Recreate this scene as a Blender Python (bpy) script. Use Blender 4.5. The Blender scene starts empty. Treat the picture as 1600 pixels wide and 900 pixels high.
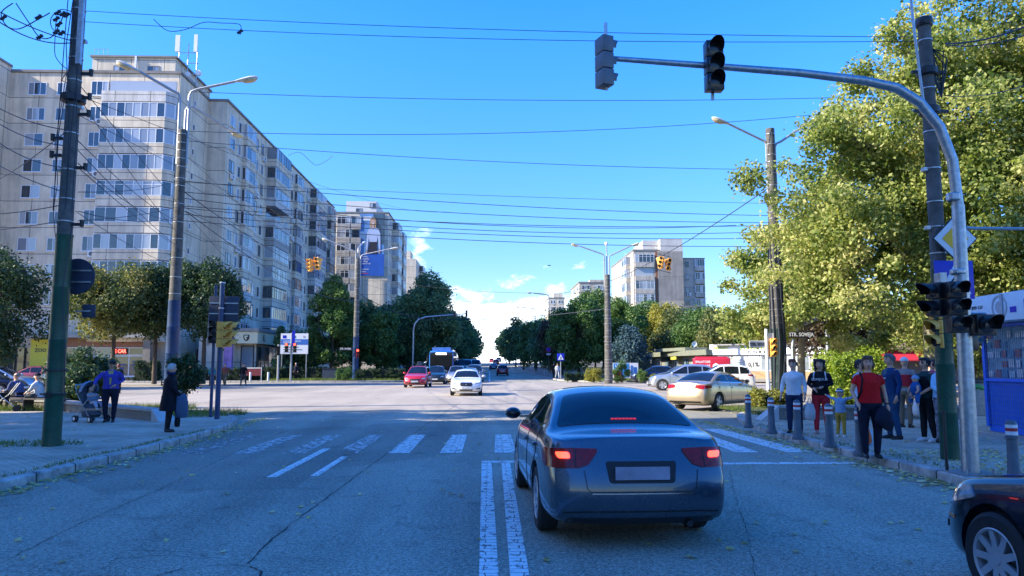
import bpy, bmesh, math, random
import numpy as np
from mathutils import Vector, Matrix
from mathutils.bvhtree import BVHTree
R = math.radians
PI = math.pi
S = bpy.context.scene
col = S.collection

# ---------------------------------------------------------------- camera
FPX, CW, CH = 1150.0, 1600.0, 900.0
PITCH, YAW, EYE = R(5.95), R(1.74), 1.68
cam_d = bpy.data.cameras.new('camera')
cam_d.sensor_width = 36.0
cam_d.lens = 36.0 * FPX / CW
cam_d.clip_start = 0.1
cam_d.clip_end = 4000
cam = bpy.data.objects.new('camera', cam_d)
cam.location = (0, 0, EYE)
cam.rotation_euler = (R(90) + PITCH, 0, -YAW)
col.objects.link(cam)
S.camera = cam
CM = cam.rotation_euler.to_matrix()

def ray(px, py):
    return CM @ Vector(((px - CW/2)/FPX, -(py - CH/2)/FPX, -1.0))
def at(px, py, Y):
    d = ray(px, py); t = Y / d.y
    return Vector((d.x*t, Y, EYE + d.z*t))
def gnd(px, py, z=0.0):
    d = ray(px, py); t = (z - EYE) / d.z
    return Vector((d.x*t, d.y*t, z))
def H(Y):
    """terrain height: the far avenue climbs gently"""
    if Y < 75: return 0.0
    if Y < 230: return 0.0001*(Y-75)**2
    return 2.4025 - min(2.6, (Y-230)*0.004)

# ---------------------------------------------------------------- world
SUN_EL, SUN_BACK = 30.0, 12.0        # sun stands to the left, a little behind the camera
w = bpy.data.worlds.new('World'); S.world = w; w.use_nodes = True
nt = w.node_tree; nt.nodes.clear()
def N(nt, typ, **kw):
    n = nt.nodes.new(typ)
    for k, v in kw.items():
        if k.startswith('i_'):
            key = k[2:]
            key = int(key) if key.isdigit() else key.replace('_', ' ')
            n.inputs[key].default_value = v
        else: setattr(n, k, v)
    return n
def L(nt, a, b): nt.links.new(a, b)
sky = N(nt, 'ShaderNodeTexSky', sky_type='NISHITA', sun_disc=False, sun_elevation=R(SUN_EL),
        sun_rotation=R(270 - SUN_BACK), altitude=50, air_density=1.0, dust_density=0.35, ozone_density=4.0)
hsv = N(nt, 'ShaderNodeHueSaturation', i_Hue=0.517, i_Saturation=1.34, i_Value=1.0)
L(nt, sky.outputs[0], hsv.inputs['Color'])
tc = N(nt, 'ShaderNodeTexCoord')
sep = N(nt, 'ShaderNodeSeparateXYZ'); L(nt, tc.outputs['Generated'], sep.inputs[0])
# cumulus bank low over the far end of the avenue: density from direction, as real clouds at a great distance
mp = N(nt, 'ShaderNodeMapping'); mp.inputs['Scale'].default_value = (1, 1, 1.7); mp.inputs['Location'].default_value = (2.3, 0, 0.2)
L(nt, tc.outputs['Generated'], mp.inputs[0])
n1 = N(nt, 'ShaderNodeTexNoise', i_Scale=9.0, i_Detail=9.0, i_Roughness=0.56); L(nt, mp.outputs[0], n1.inputs['Vector'])
def M(op, a, b=None, c=None, clamp=False, tree=None):
    t = tree or nt
    m = N(t, 'ShaderNodeMath', operation=op, use_clamp=clamp)
    for i, v in enumerate((a, b, c)):
        if v is None: continue
        if isinstance(v, (int, float)): m.inputs[i].default_value = v
        else: L(t, v, m.inputs[i])
    return m.outputs[0]
# azimuth window around straight ahead (x/y), elevation window
az = M('DIVIDE', sep.outputs['X'], sep.outputs['Y'])
azd = M('ABSOLUTE', M('SUBTRACT', az, -0.01))
azw = M('SUBTRACT', 1.0, M('MULTIPLY', azd, 2.2), clamp=True)
fwd = M('GREATER_THAN', sep.outputs['Y'], 0.0)
top = M('MULTIPLY_ADD', azw, 0.155, -0.03)
el = M('SUBTRACT', top, sep.outputs['Z'])
dens = M('MULTIPLY_ADD', el, 6.0, M('MULTIPLY', M('SUBTRACT', n1.outputs[0], 0.5), 3.6))
mask = M('MULTIPLY', M('MULTIPLY', dens, 2.6, clamp=True), fwd)
n2 = N(nt, 'ShaderNodeTexNoise', i_Scale=22.0, i_Detail=6.0); L(nt, mp.outputs[0], n2.inputs['Vector'])
cr = N(nt, 'ShaderNodeValToRGB'); cr.color_ramp.elements[0].position = 0.35; cr.color_ramp.elements[1].position = 0.62
cr.color_ramp.elements[0].color = (2.6, 3.2, 4.1, 1); cr.color_ramp.elements[1].color = (4.6, 4.8, 5.1, 1)
L(nt, n2.outputs[0], cr.inputs[0])
mx = N(nt, 'ShaderNodeMix', data_type='RGBA'); L(nt, mask, mx.inputs['Factor'])
grd = N(nt, 'ShaderNodeMapRange', interpolation_type='SMOOTHSTEP'); grd.inputs['From Min'].default_value = -0.02; grd.inputs['From Max'].default_value = 0.5
grd.inputs['To Min'].default_value = 0.42; grd.inputs['To Max'].default_value = 0.93; L(nt, sep.outputs['Z'], grd.inputs['Value'])
sc_ = N(nt, 'ShaderNodeVectorMath', operation='SCALE'); L(nt, hsv.outputs[0], sc_.inputs[0]); L(nt, grd.outputs[0], sc_.inputs['Scale'])
L(nt, sc_.outputs[0], mx.inputs['A']); L(nt, cr.outputs[0], mx.inputs['B'])
bg = N(nt, 'ShaderNodeBackground', i_Strength=0.15)
L(nt, mx.outputs['Result'], bg.inputs['Color'])
wo = N(nt, 'ShaderNodeOutputWorld'); L(nt, bg.outputs[0], wo.inputs[0])

sun_d = bpy.data.lights.new('sun', 'SUN'); sun_d.energy = 2.8; sun_d.angle = R(0.53); sun_d.color = (1.0, 0.92, 0.74)
sun = bpy.data.objects.new('sun', sun_d); col.objects.link(sun)
a_ = R(SUN_BACK)
sdir = Vector((-math.cos(a_)*math.cos(R(SUN_EL)), -math.sin(a_)*math.cos(R(SUN_EL)), math.sin(R(SUN_EL))))
sun.rotation_euler = sdir.to_track_quat('Z', 'Y').to_euler()
sun.location = (-40, -10, 60)

S.view_settings.view_transform = 'Standard'; S.view_settings.look = 'None'
S.view_settings.exposure = 1.95; S.view_settings.gamma = 1.0; S.view_settings.use_curve_mapping = False
S.render.engine = 'CYCLES'
S.cycles.use_denoising = True
S.cycles.max_bounces = 6; S.cycles.diffuse_bounces = 3; S.cycles.glossy_bounces = 3
S.cycles.transmission_bounces = 4; S.cycles.transparent_max_bounces = 6
S.cycles.caustics_reflective = False; S.cycles.caustics_refractive = False
S.cycles.use_adaptive_sampling = True

# ---------------------------------------------------------------- helpers
def tag(o, label=None, cat=None, group=None, kind=None):
    if label: o['label'] = label
    if cat: o['category'] = cat
    if group: o['group'] = group
    if kind: o['kind'] = kind
    return o
def empty(name, loc, rz=0.0, label=None, cat=None, group=None):
    o = bpy.data.objects.new(name, None); col.objects.link(o)
    o.location = loc; o.rotation_euler = (0, 0, rz); o.empty_display_size = 0.3
    return tag(o, label, cat, group)
def kids(o): return [c for c in o.children]
def copy_tree(o, parent=None):
    c = o.copy(); col.objects.link(c)
    if parent is not None: c.parent = parent
    for ch in kids(o): copy_tree(ch, c)
    return c

class MB:
    def __init__(s): s.v = []; s.f = []; s.m = []; s.cur = 0
    def mat(s, i): s.cur = i; return s
    def add(s, vs, fs):
        b = len(s.v); s.v += [tuple(v) for v in vs]
        s.f += [tuple(b+i for i in f) for f in fs]; s.m += [s.cur]*len(fs); return s
    def box(s, x0, x1, y0, y1, z0, z1):
        vs = [(x0,y0,z0),(x1,y0,z0),(x1,y1,z0),(x0,y1,z0),(x0,y0,z1),(x1,y0,z1),(x1,y1,z1),(x0,y1,z1)]
        return s.add(vs, [(0,3,2,1),(4,5,6,7),(0,1,5,4),(1,2,6,5),(2,3,7,6),(3,0,4,7)])
    def cbox(s, c, sx, sy, sz, rz=0.0, rx=0.0, ry=0.0):
        m = Matrix.Rotation(rz, 3, 'Z') @ Matrix.Rotation(ry, 3, 'Y') @ Matrix.Rotation(rx, 3, 'X'); c = Vector(c)
        vs = [c + m @ Vector((a*sx/2, b*sy/2, d*sz/2)) for a, b, d in
              ((-1,-1,-1),(1,-1,-1),(1,1,-1),(-1,1,-1),(-1,-1,1),(1,-1,1),(1,1,1),(-1,1,1))]
        return s.add(vs, [(0,3,2,1),(4,5,6,7),(0,1,5,4),(1,2,6,5),(2,3,7,6),(3,0,4,7)])
    def tube(s, pts, r, n=8, cap=True):
        pts = [Vector(p) for p in pts]; k = len(pts)
        rs = r if isinstance(r, (list, tuple)) else [r]*k
        vs = []; prev = None
        for i, p in enumerate(pts):
            t = (pts[min(i+1, k-1)] - pts[max(i-1, 0)])
            if t.length < 1e-9: t = Vector((0, 0, 1))
            t.normalize()
            if prev is None:
                a = Vector((0, 0, 1)) if abs(t.z) < 0.9 else Vector((1, 0, 0))
                u = t.cross(a).normalized()
            else:
                u = (prev - t*prev.dot(t))
                u = u.normalized() if u.length > 1e-6 else t.orthogonal().normalized()
            prev = u; vv = t.cross(u)
            for j in range(n):
                a = 2*PI*j/n
                vs.append(p + (u*math.cos(a) + vv*math.sin(a))*rs[i])
        fs = []
        for i in range(k-1):
            for j in range(n):
                fs.append((i*n+j, i*n+(j+1) % n, (i+1)*n+(j+1) % n, (i+1)*n+j))
        if cap:
            fs.append(tuple(range(n-1, -1, -1))); fs.append(tuple(range((k-1)*n, k*n)))
        return s.add(vs, fs)
    def lathe(s, prof, n=16, c=(0,0,0), axis='Z', cap=True):
        c = Vector(c); vs = []
        for r, z in prof:
            for j in range(n):
                a = 2*PI*j/n; x, y = r*math.cos(a), r*math.sin(a)
                p = {'Z': (x, y, z), 'X': (z, x, y), 'Y': (y, z, x)}[axis]
                vs.append(c + Vector(p))
        k = len(prof); fs = []
        for i in range(k-1):
            for j in range(n): fs.append((i*n+j, i*n+(j+1) % n, (i+1)*n+(j+1) % n, (i+1)*n+j))
        if cap:
            fs.append(tuple(range(n-1, -1, -1))); fs.append(tuple(range((k-1)*n, k*n)))
        return s.add(vs, fs)
    def ell(s, c, rx, ry, rz, n=12, m=8, rot=None):
        c = Vector(c); vs = [Vector((0, 0, -rz))]
        for i in range(1, m):
            th = PI*i/m
            for j in range(n):
                a = 2*PI*j/n
                vs.append(Vector((rx*math.sin(th)*math.cos(a), ry*math.sin(th)*math.sin(a), -rz*math.cos(th))))
        vs.append(Vector((0, 0, rz)))
        if rot is not None: vs = [rot @ v for v in vs]
        vs = [c + v for v in vs]; fs = []
        for j in range(n): fs.append((0, 1+(j+1) % n, 1+j))
        for i in range(m-2):
            for j in range(n):
                fs.append((1+i*n+j, 1+i*n+(j+1) % n, 1+(i+1)*n+(j+1) % n, 1+(i+1)*n+j))
        t = len(vs)-1
        for j in range(n): fs.append((t, 1+(m-2)*n+j, 1+(m-2)*n+(j+1) % n))
        return s.add(vs, fs)
    def rings(s, rings, cap=True):
        n = len(rings[0]); k = len(rings); vs = [p for r in rings for p in r]; fs = []
        for i in range(k-1):
            for j in range(n): fs.append((i*n+j, i*n+(j+1) % n, (i+1)*n+(j+1) % n, (i+1)*n+j))
        if cap:
            fs.append(tuple(range(n-1, -1, -1))); fs.append(tuple(range((k-1)*n, k*n)))
        return s.add(vs, fs)
    def prism(s, poly, z0, z1):
        n = len(poly)
        vs = [(x, y, z0) for x, y in poly] + [(x, y, z1) for x, y in poly]
        fs = [tuple(range(n-1, -1, -1)), tuple(range(n, 2*n))]
        fs += [(i, (i+1) % n, n+(i+1) % n, n+i) for i in range(n)]
        return s.add(vs, fs)
    def plate(s, poly, o, u, v, t):
        """polygon in the (u, v) plane at o, thickness t along u x v"""
        o, u, v = Vector(o), Vector(u), Vector(v); nn = u.cross(v).normalized()
        n = len(poly)
        vs = [o+u*a+v*b for a, b in poly] + [o+u*a+v*b+nn*t for a, b in poly]
        fs = [tuple(range(n-1, -1, -1)), tuple(range(n, 2*n))]
        fs += [(i, (i+1) % n, n+(i+1) % n, n+i) for i in range(n)]
        return s.add(vs, fs)
    def mesh(s, name, smooth=False, angle=None):
        me = bpy.data.meshes.new(name); me.from_pydata(s.v, [], s.f)
        me.polygons.foreach_set('material_index', s.m)
        if smooth:
            me.polygons.foreach_set('use_smooth', [True]*len(s.f))
        me.update()
        if smooth and angle: me.set_sharp_from_angle(angle=R(angle))
        return me
    def build(s, name, mats, parent=None, smooth=False, angle=40, loc=None, rz=None, fix=True):
        me = s.mesh(name, False)
        if fix:
            bm = bmesh.new(); bm.from_mesh(me); bmesh.ops.recalc_face_normals(bm, faces=bm.faces); bm.to_mesh(me); bm.free()
        if smooth:
            me.polygons.foreach_set('use_smooth', [True]*len(me.polygons))
            if angle: me.set_sharp_from_angle(angle=R(angle))
        for m in (mats if isinstance(mats, (list, tuple)) else [mats]): me.materials.append(m)
        o = bpy.data.objects.new(name, me); col.objects.link(o)
        if parent is not None: o.parent = parent
        if loc is not None: o.location = loc
        if rz is not None: o.rotation_euler = (0, 0, rz)
        return o
def bevel(o, wd, seg=2, ang=40):
    """bake a bevel into the mesh of o"""
    bm = bmesh.new(); bm.from_mesh(o.data)
    es = [e for e in bm.edges if len(e.link_faces) == 2 and e.calc_face_angle(0) > R(ang)]
    bmesh.ops.bevel(bm, geom=es, offset=wd, segments=seg, affect='EDGES', profile=0.6, clamp_overlap=True)
    bm.to_mesh(o.data); bm.free()
    o.data.polygons.foreach_set('use_smooth', [True]*len(o.data.polygons)); o.data.set_sharp_from_angle(angle=R(50))
    return o
def text_mb(txt, size, extr=0.004, spacing=1.0, bold=0.0, align='CENTER'):
    cu = bpy.data.curves.new('t', 'FONT'); cu.body = txt; cu.size = size; cu.extrude = extr
    cu.align_x = align; cu.align_y = 'CENTER'; cu.space_character = spacing; cu.resolution_u = 2; cu.offset = bold
    o = bpy.data.objects.new('t', cu); col.objects.link(o)
    bpy.context.view_layer.update()
    me = bpy.data.meshes.new_from_object(o.evaluated_get(bpy.context.evaluated_depsgraph_get()))
    bpy.data.objects.remove(o); bpy.data.curves.remove(cu)
    vs = [v.co.copy() for v in me.vertices]; fs = [tuple(p.vertices) for p in me.polygons]
    bpy.data.meshes.remove(me); return vs, fs
def put_text(name, txt, size, o, u, v, mat, parent, extr=0.004, spacing=1.0, bold=0.0, sx=1.0, align='CENTER'):
    """raised lettering on the plane spanned by u, v through o"""
    vs, fs = text_mb(txt, size, extr, spacing, bold, align)
    o, u, v = Vector(o), Vector(u).normalized(), Vector(v).normalized(); n = u.cross(v)
    mb = MB(); mb.add([o + u*p.x*sx + v*p.y + n*(p.z+extr) for p in vs], fs)
    return mb.build(name, mat, parent, fix=False)

# ---------------------------------------------------------------- materials
MATS = {}
def principled(name):
    m = bpy.data.materials.new(name); m.use_nodes = True
    t = m.node_tree; b = t.nodes['Principled BSDF']; return m, t, b
def mat(name, c, rough=0.6, metal=0.0, var=0.12, scale=6.0, bump=0.0, coat=0.0, emit=None, estr=1.0, dirt=0.0, spec=0.5, obj=True):
    if name in MATS: return MATS[name]
    m, t, b = principled(name)
    co = N(t, 'ShaderNodeTexCoord')
    nz = N(t, 'ShaderNodeTexNoise', i_Scale=scale, i_Detail=5.0, i_Roughness=0.6); L(t, co.outputs['Object'], nz.inputs['Vector'])
    r = N(t, 'ShaderNodeValToRGB'); r.color_ramp.elements[0].position = 0.3; r.color_ramp.elements[1].position = 0.72
    r.color_ramp.elements[0].color = (*[max(0, x*(1-var)) for x in c], 1)
    r.color_ramp.elements[1].color = (*[min(1, x*(1+var)) for x in c], 1)
    L(t, nz.outputs[0], r.inputs[0])
    src = r.outputs[0]
    if dirt > 0:
        n3 = N(t, 'ShaderNodeTexNoise', i_Scale=scale*0.35, i_Detail=8.0, i_Roughness=0.7); L(t, co.outputs['Object'], n3.inputs['Vector'])
        rr = N(t, 'ShaderNodeValToRGB'); rr.color_ramp.elements[0].position = 0.45; rr.color_ramp.elements[1].position = 0.75
        L(t, n3.outputs[0], rr.inputs[0])
        mm = N(t, 'ShaderNodeMix', data_type='RGBA'); L(t, M('MULTIPLY', rr.outputs[0], dirt, tree=t), mm.inputs['Factor'])
        L(t, src, mm.inputs['A']); mm.inputs['B'].default_value = (c[0]*0.35+0.02, c[1]*0.33+0.018, c[2]*0.3+0.015, 1)
        src = mm.outputs['Result']
    L(t, src, b.inputs['Base Color'])
    b.inputs['Roughness'].default_value = rough; b.inputs['Metallic'].default_value = metal
    b.inputs['Specular IOR Level'].default_value = spec
    if coat: b.inputs['Coat Weight'].default_value = coat; b.inputs['Coat Roughness'].default_value = 0.04
    if bump:
        bp = N(t, 'ShaderNodeBump', i_Strength=bump, i_Distance=0.02); n4 = N(t, 'ShaderNodeTexNoise', i_Scale=scale*6, i_Detail=4.0)
        L(t, co.outputs['Object'], n4.inputs['Vector']); L(t, n4.outputs[0], bp.inputs['Height']); L(t, bp.outputs[0], b.inputs['Normal'])
    if emit:
        b.inputs['Emission Color'].default_value = (*emit, 1); b.inputs['Emission Strength'].default_value = estr
    MATS[name] = m; return m

def ground_mat(name, dark, light, agg=60.0, rough=0.85, cracks=True, patch=0.5, leaf=0.0):
    m, t, b = principled(name)
    g = N(t, 'ShaderNodeNewGeometry'); P = g.outputs['Position']
    big = N(t, 'ShaderNodeTexNoise', i_Scale=0.16, i_Detail=6.0, i_Roughness=0.6); L(t, P, big.inputs['Vector'])
    mpp = N(t, 'ShaderNodeMapping'); mpp.inputs['Scale'].default_value = (0.9, 0.07, 1); L(t, P, mpp.inputs[0])
    st = N(t, 'ShaderNodeTexNoise', i_Scale=1.0, i_Detail=4.0); L(t, mpp.outputs[0], st.inputs['Vector'])
    fine = N(t, 'ShaderNodeTexNoise', i_Scale=agg, i_Detail=3.0, i_Roughness=0.7); L(t, P, fine.inputs['Vector'])
    vor = N(t, 'ShaderNodeTexVoronoi', i_Scale=agg*0.7); L(t, P, vor.inputs['Vector'])
    s1 = M('MULTIPLY_ADD', big.outputs[0], 0.7*patch*2, M('MULTIPLY', st.outputs[0], 0.8, tree=t), tree=t)
    s2 = M('MULTIPLY_ADD', fine.outputs[0], 1.5, s1, tree=t)
    gr = N(t, 'ShaderNodeTexNoise', i_Scale=agg*3.4, i_Detail=2.0); L(t, P, gr.inputs['Vector'])
    s3 = M('MULTIPLY_ADD', gr.outputs[0], 1.9, M('ADD', s2, -2.0, tree=t), tree=t)
    r = N(t, 'ShaderNodeValToRGB'); r.color_ramp.elements[0].position = 0.1; r.color_ramp.elements[1].position = 0.85
    r.color_ramp.elements[0].color = (*dark, 1); r.color_ramp.elements[1].color = (*light, 1); L(t, s3, r.inputs[0])
    src = r.outputs[0]
    pv = N(t, 'ShaderNodeTexVoronoi', i_Scale=0.13, distance='CHEBYCHEV'); L(t, P, pv.inputs['Vector'])
    pr = N(t, 'ShaderNodeSeparateColor'); L(t, pv.outputs['Color'], pr.inputs[0])
    pm_ = N(t, 'ShaderNodeMix', data_type='RGBA', blend_type='MULTIPLY'); L(t, M('MULTIPLY', M('GREATER_THAN', pr.outputs[0], .72, tree=t), .55, tree=t), pm_.inputs['Factor'])
    L(t, src, pm_.inputs['A']); pm_.inputs['B'].default_value = (.62,.64,.66,1) ; src = pm_.outputs['Result']
    ol = N(t, 'ShaderNodeTexNoise', i_Scale=1.7, i_Detail=3.0); L(t, P, ol.inputs['Vector'])
    om = N(t, 'ShaderNodeMix', data_type='RGBA', blend_type='MULTIPLY'); L(t, M('MULTIPLY', M('SUBTRACT', ol.outputs[0], .6, tree=t), 6.0, clamp=True, tree=t), om.inputs['Factor'])
    L(t, src, om.inputs['A']); om.inputs['B'].default_value = (.62,.6,.6,1); src = om.outputs['Result']
    if cracks:
        wv = N(t, 'ShaderNodeTexNoise', i_Scale=0.9, i_Detail=5.0); L(t, P, wv.inputs['Vector'])
        vadd = N(t, 'ShaderNodeVectorMath', operation='MULTIPLY_ADD'); L(t, wv.outputs['Color'], vadd.inputs[0]); vadd.inputs[1].default_value = (1.6,1.6,0); L(t, P, vadd.inputs[2])
        vc = N(t, 'ShaderNodeTexVoronoi', feature='DISTANCE_TO_EDGE', i_Scale=0.21); L(t, vadd.outputs[0], vc.inputs['Vector'])
        cm = M('LESS_THAN', vc.outputs['Distance'], 0.0012, tree=t)
        gate = M('GREATER_THAN', big.outputs[0], 0.47, tree=t)
        mm = N(t, 'ShaderNodeMix', data_type='RGBA'); L(t, M('MULTIPLY', M('MULTIPLY', cm, gate, tree=t), 0.4, tree=t), mm.inputs['Factor'])
        L(t, src, mm.inputs['A']); mm.inputs['B'].default_value = (0.012, 0.012, 0.013, 1); src = mm.outputs['Result']
    L(t, src, b.inputs['Base Color']); b.inputs['Roughness'].default_value = rough
    bp = N(t, 'ShaderNodeBump', i_Strength=0.6, i_Distance=0.01); L(t, vor.outputs['Distance'], bp.inputs['Height']); L(t, bp.outputs[0], b.inputs['Normal'])
    MATS[name] = m; return m

def paving_mat(name, c1, c2, mortar, bw=0.2, bh=0.1, rough=0.85):
    m, t, b = principled(name)
    g = N(t, 'ShaderNodeNewGeometry')
    br = N(t, 'ShaderNodeTexBrick', i_Scale=1.0); br.inputs['Brick Width'].default_value = bw; br.inputs['Row Height'].default_value = bh
    br.inputs['Mortar Size'].default_value = bh*0.07; br.inputs['Color1'].default_value = (*c1, 1); br.inputs['Color2'].default_value = (*c2, 1); br.inputs['Mortar'].default_value = (*mortar, 1)
    L(t, g.outputs['Position'], br.inputs['Vector'])
    nz = N(t, 'ShaderNodeTexNoise', i_Scale=0.8, i_Detail=7.0, i_Roughness=0.7); L(t, g.outputs['Position'], nz.inputs['Vector'])
    mm = N(t, 'ShaderNodeMix', data_type='RGBA', blend_type='MULTIPLY'); mm.inputs['Factor'].default_value = 0.85
    rr = N(t, 'ShaderNodeValToRGB'); rr.color_ramp.elements[0].position = 0.3; rr.color_ramp.elements[1].position = 0.65
    rr.color_ramp.elements[0].color = (0.38, 0.37, 0.34, 1); rr.color_ramp.elements[1].color = (1.1, 1.08, 1.05, 1)
    L(t, nz.outputs[0], rr.inputs[0]); L(t, br.outputs[0], mm.inputs['A']); L(t, rr.outputs[0], mm.inputs['B'])
    L(t, mm.outputs['Result'], b.inputs['Base Color']); b.inputs['Roughness'].default_value = rough
    bp = N(t, 'ShaderNodeBump', i_Strength=0.5, i_Distance=0.006); L(t, M('SUBTRACT', 1.0, br.outputs['Fac'], tree=t), bp.inputs['Height']); L(t, bp.outputs[0], b.inputs['Normal'])
    MATS[name] = m; return m

def panel_mat(name, base, alt, joint=(0.16, 0.15, 0.14), pw=3.6, ph=2.75, z0=0.0, streak=0.5):
    """prefab concrete: storey-high panels, slightly different casts, rain streaks"""
    m, t, b = principled(name)
    g = N(t, 'ShaderNodeNewGeometry'); sp = N(t, 'ShaderNodeSeparateXYZ'); L(t, g.outputs['Position'], sp.inputs[0])
    cb = N(t, 'ShaderNodeCombineXYZ'); L(t, M('ADD', sp.outputs[0], sp.outputs[1], tree=t), cb.inputs[0]); L(t, M('SUBTRACT', sp.outputs[2], z0, tree=t), cb.inputs[1])
    br = N(t, 'ShaderNodeTexBrick', i_Scale=1.0, offset=0.0); br.inputs['Brick Width'].default_value = pw; br.inputs['Row Height'].default_value = ph
    br.inputs['Mortar Size'].default_value = 0.04; br.inputs['Mortar Smooth'].default_value = 0.3
    br.inputs['Color1'].default_value = (*base, 1); br.inputs['Color2'].default_value = (*alt, 1); br.inputs['Mortar'].default_value = (*joint, 1)
    L(t, cb.outputs[0], br.inputs['Vector'])
    mp_ = N(t, 'ShaderNodeMapping'); mp_.inputs['Scale'].default_value = (1.6, 0.12, 1); L(t, cb.outputs[0], mp_.inputs[0])
    nz = N(t, 'ShaderNodeTexNoise', i_Scale=1.0, i_Detail=8.0, i_Roughness=0.72); L(t, mp_.outputs[0], nz.inputs['Vector'])
    n2_ = N(t, 'ShaderNodeTexNoise', i_Scale=0.45, i_Detail=6.0, i_Roughness=0.65); L(t, g.outputs['Position'], n2_.inputs['Vector'])
    sm = M('MULTIPLY_ADD', nz.outputs[0], 0.6, M('MULTIPLY', n2_.outputs[0], 0.4, tree=t), tree=t)
    rr = N(t, 'ShaderNodeValToRGB'); rr.color_ramp.elements[0].position = 0.42; rr.color_ramp.elements[1].position = 0.57
    rr.color_ramp.elements[0].color = (0.50, 0.48, 0.46, 1); rr.color_ramp.elements[1].color = (1.12, 1.1, 1.06, 1); L(t, sm, rr.inputs[0])
    mm = N(t, 'ShaderNodeMix', data_type='RGBA', blend_type='MULTIPLY'); mm.inputs['Factor'].default_value = streak
    L(t, br.outputs[0], mm.inputs['A']); L(t, rr.outputs[0], mm.inputs['B'])
    L(t, mm.outputs['Result'], b.inputs['Base Color']); b.inputs['Roughness'].default_value = 0.9
    MATS[name] = m; return m

def glass_mat(name, dark=(0.02,0.03,0.045), light=(0.35,0.37,0.4), rough=0.06, p=0.55):
    """window pane: room dark or curtained, mirror-like surface"""
    m, t, b = principled(name)
    g = N(t, 'ShaderNodeNewGeometry'); oi = N(t, 'ShaderNodeObjectInfo')
    rnd = M('FRACT', M('ADD', M('MULTIPLY', g.outputs['Random Per Island'], 7.3, tree=t), M('MULTIPLY', oi.outputs['Random'], 3.7, tree=t), tree=t), tree=t)
    r = N(t, 'ShaderNodeValToRGB'); r.color_ramp.interpolation = 'CONSTANT'
    r.color_ramp.elements[0].color = (*dark, 1); r.color_ramp.elements[1].position = p; r.color_ramp.elements[1].color = (light[0]*0.6, light[1]*0.62, light[2]*0.66, 1)
    e = r.color_ramp.elements.new(0.8); e.color = (*light, 1)
    L(t, rnd, r.inputs[0]); L(t, r.outputs[0], b.inputs['Base Color'])
    b.inputs['Roughness'].default_value = rough; b.inputs['Specular IOR Level'].default_value = 0.9; b.inputs['IOR'].default_value = 1.6
    nz = N(t, 'ShaderNodeTexNoise', i_Scale=0.7, i_Detail=1.0); L(t, g.outputs['Position'], nz.inputs['Vector'])
    bp = N(t, 'ShaderNodeBump', i_Strength=0.12, i_Distance=0.1); L(t, nz.outputs[0], bp.inputs['Height']); L(t, bp.outputs[0], b.inputs['Normal'])
    MATS[name] = m; return m

def leaf_mat(name, cols, trans=0.35, rough=0.55, clump=0.35):
    m, t, b = principled(name)
    g = N(t, 'ShaderNodeNewGeometry')
    nz = N(t, 'ShaderNodeTexNoise', i_Scale=clump, i_Detail=3.0); L(t, g.outputs['Position'], nz.inputs['Vector'])
    f = M('MULTIPLY_ADD', nz.outputs[0], 1.3, M('MULTIPLY_ADD', g.outputs['Random Per Island'], 0.5, -0.42, tree=t), tree=t)
    r = N(t, 'ShaderNodeValToRGB'); n = len(cols)
    r.color_ramp.elements[0].color = (*cols[0], 1); r.color_ramp.elements[0].position = 0.15
    r.color_ramp.elements[1].color = (*cols[-1], 1); r.color_ramp.elements[1].position = 0.85
    for i in range(1, n-1):
        e = r.color_ramp.elements.new(0.15+0.7*i/(n-1)); e.color = (*cols[i], 1)
    L(t, f, r.inputs[0]); L(t, r.outputs[0], b.inputs['Base Color']); b.inputs['Roughness'].default_value = rough
    b.inputs['Specular IOR Level'].default_value = 0.3
    tr = N(t, 'ShaderNodeBsdfTranslucent'); 
    hs = N(t, 'ShaderNodeHueSaturation', i_Saturation=1.15, i_Value=1.5); L(t, r.outputs[0], hs.inputs['Color']); L(t, hs.outputs[0], tr.inputs[0])
    mx_ = N(t, 'ShaderNodeMixShader'); mx_.inputs[0].default_value = trans
    L(t, b.outputs[0], mx_.inputs[1]); L(t, tr.outputs[0], mx_.inputs[2]); L(t, mx_.outputs[0], t.nodes['Material Output'].inputs[0])
    MATS[name] = m; return m

asphalt = ground_mat('asphalt', (0.13,0.122,0.09), (0.56,0.51,0.385), agg=26)
asphalt_pale = ground_mat('worn_asphalt', (0.22,0.185,0.145), (0.46,0.39,0.305), agg=18, patch=0.7)
soil = ground_mat('soil', (0.09,0.085,0.05), (0.2,0.18,0.12), agg=14, cracks=False)
pave = paving_mat('paving', (0.56,0.47,0.35), (0.66,0.56,0.43), (0.15,0.13,0.09))
pave_b = paving_mat('paving_far', (0.31,0.28,0.25), (0.37,0.34,0.30), (0.09,0.09,0.085), 0.4, 0.4)
kerb_m = mat('kerb_concrete', (0.36,0.35,0.33), 0.9, var=0.25, scale=3, bump=0.3, dirt=0.5)
conc = mat('concrete', (0.3,0.29,0.27), 0.9, var=0.2, scale=2.5, bump=0.4, dirt=0.6)
pole_conc = mat('pole_concrete', (0.12,0.112,0.10), 0.9, var=0.45, scale=4, bump=0.5, dirt=0.6)
white_p = mat('road_paint', (0.62,0.62,0.6), 0.7)
grass_m = leaf_mat('grass', [(0.05,0.09,0.02),(0.12,0.17,0.035),(0.24,0.26,0.06)], 0.3)
bark = mat('bark', (0.09,0.07,0.055), 0.95, var=0.35, scale=5, bump=0.8)
galv = mat('galvanised_steel', (0.42,0.44,0.46), 0.42, metal=0.85, var=0.25, scale=14, dirt=0.25)
white_metal = mat('white_metal', (0.72,0.73,0.74), 0.4, var=0.05, dirt=0.25)
green_paint = mat('green_paint', (0.008,0.075,0.045), 0.35, var=0.35, scale=4, dirt=0.75, bump=0.4)
blue_paint = mat('blue_paint', (0.012,0.045,0.13), 0.4, var=0.3, scale=4, dirt=0.7, bump=0.4)
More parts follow.
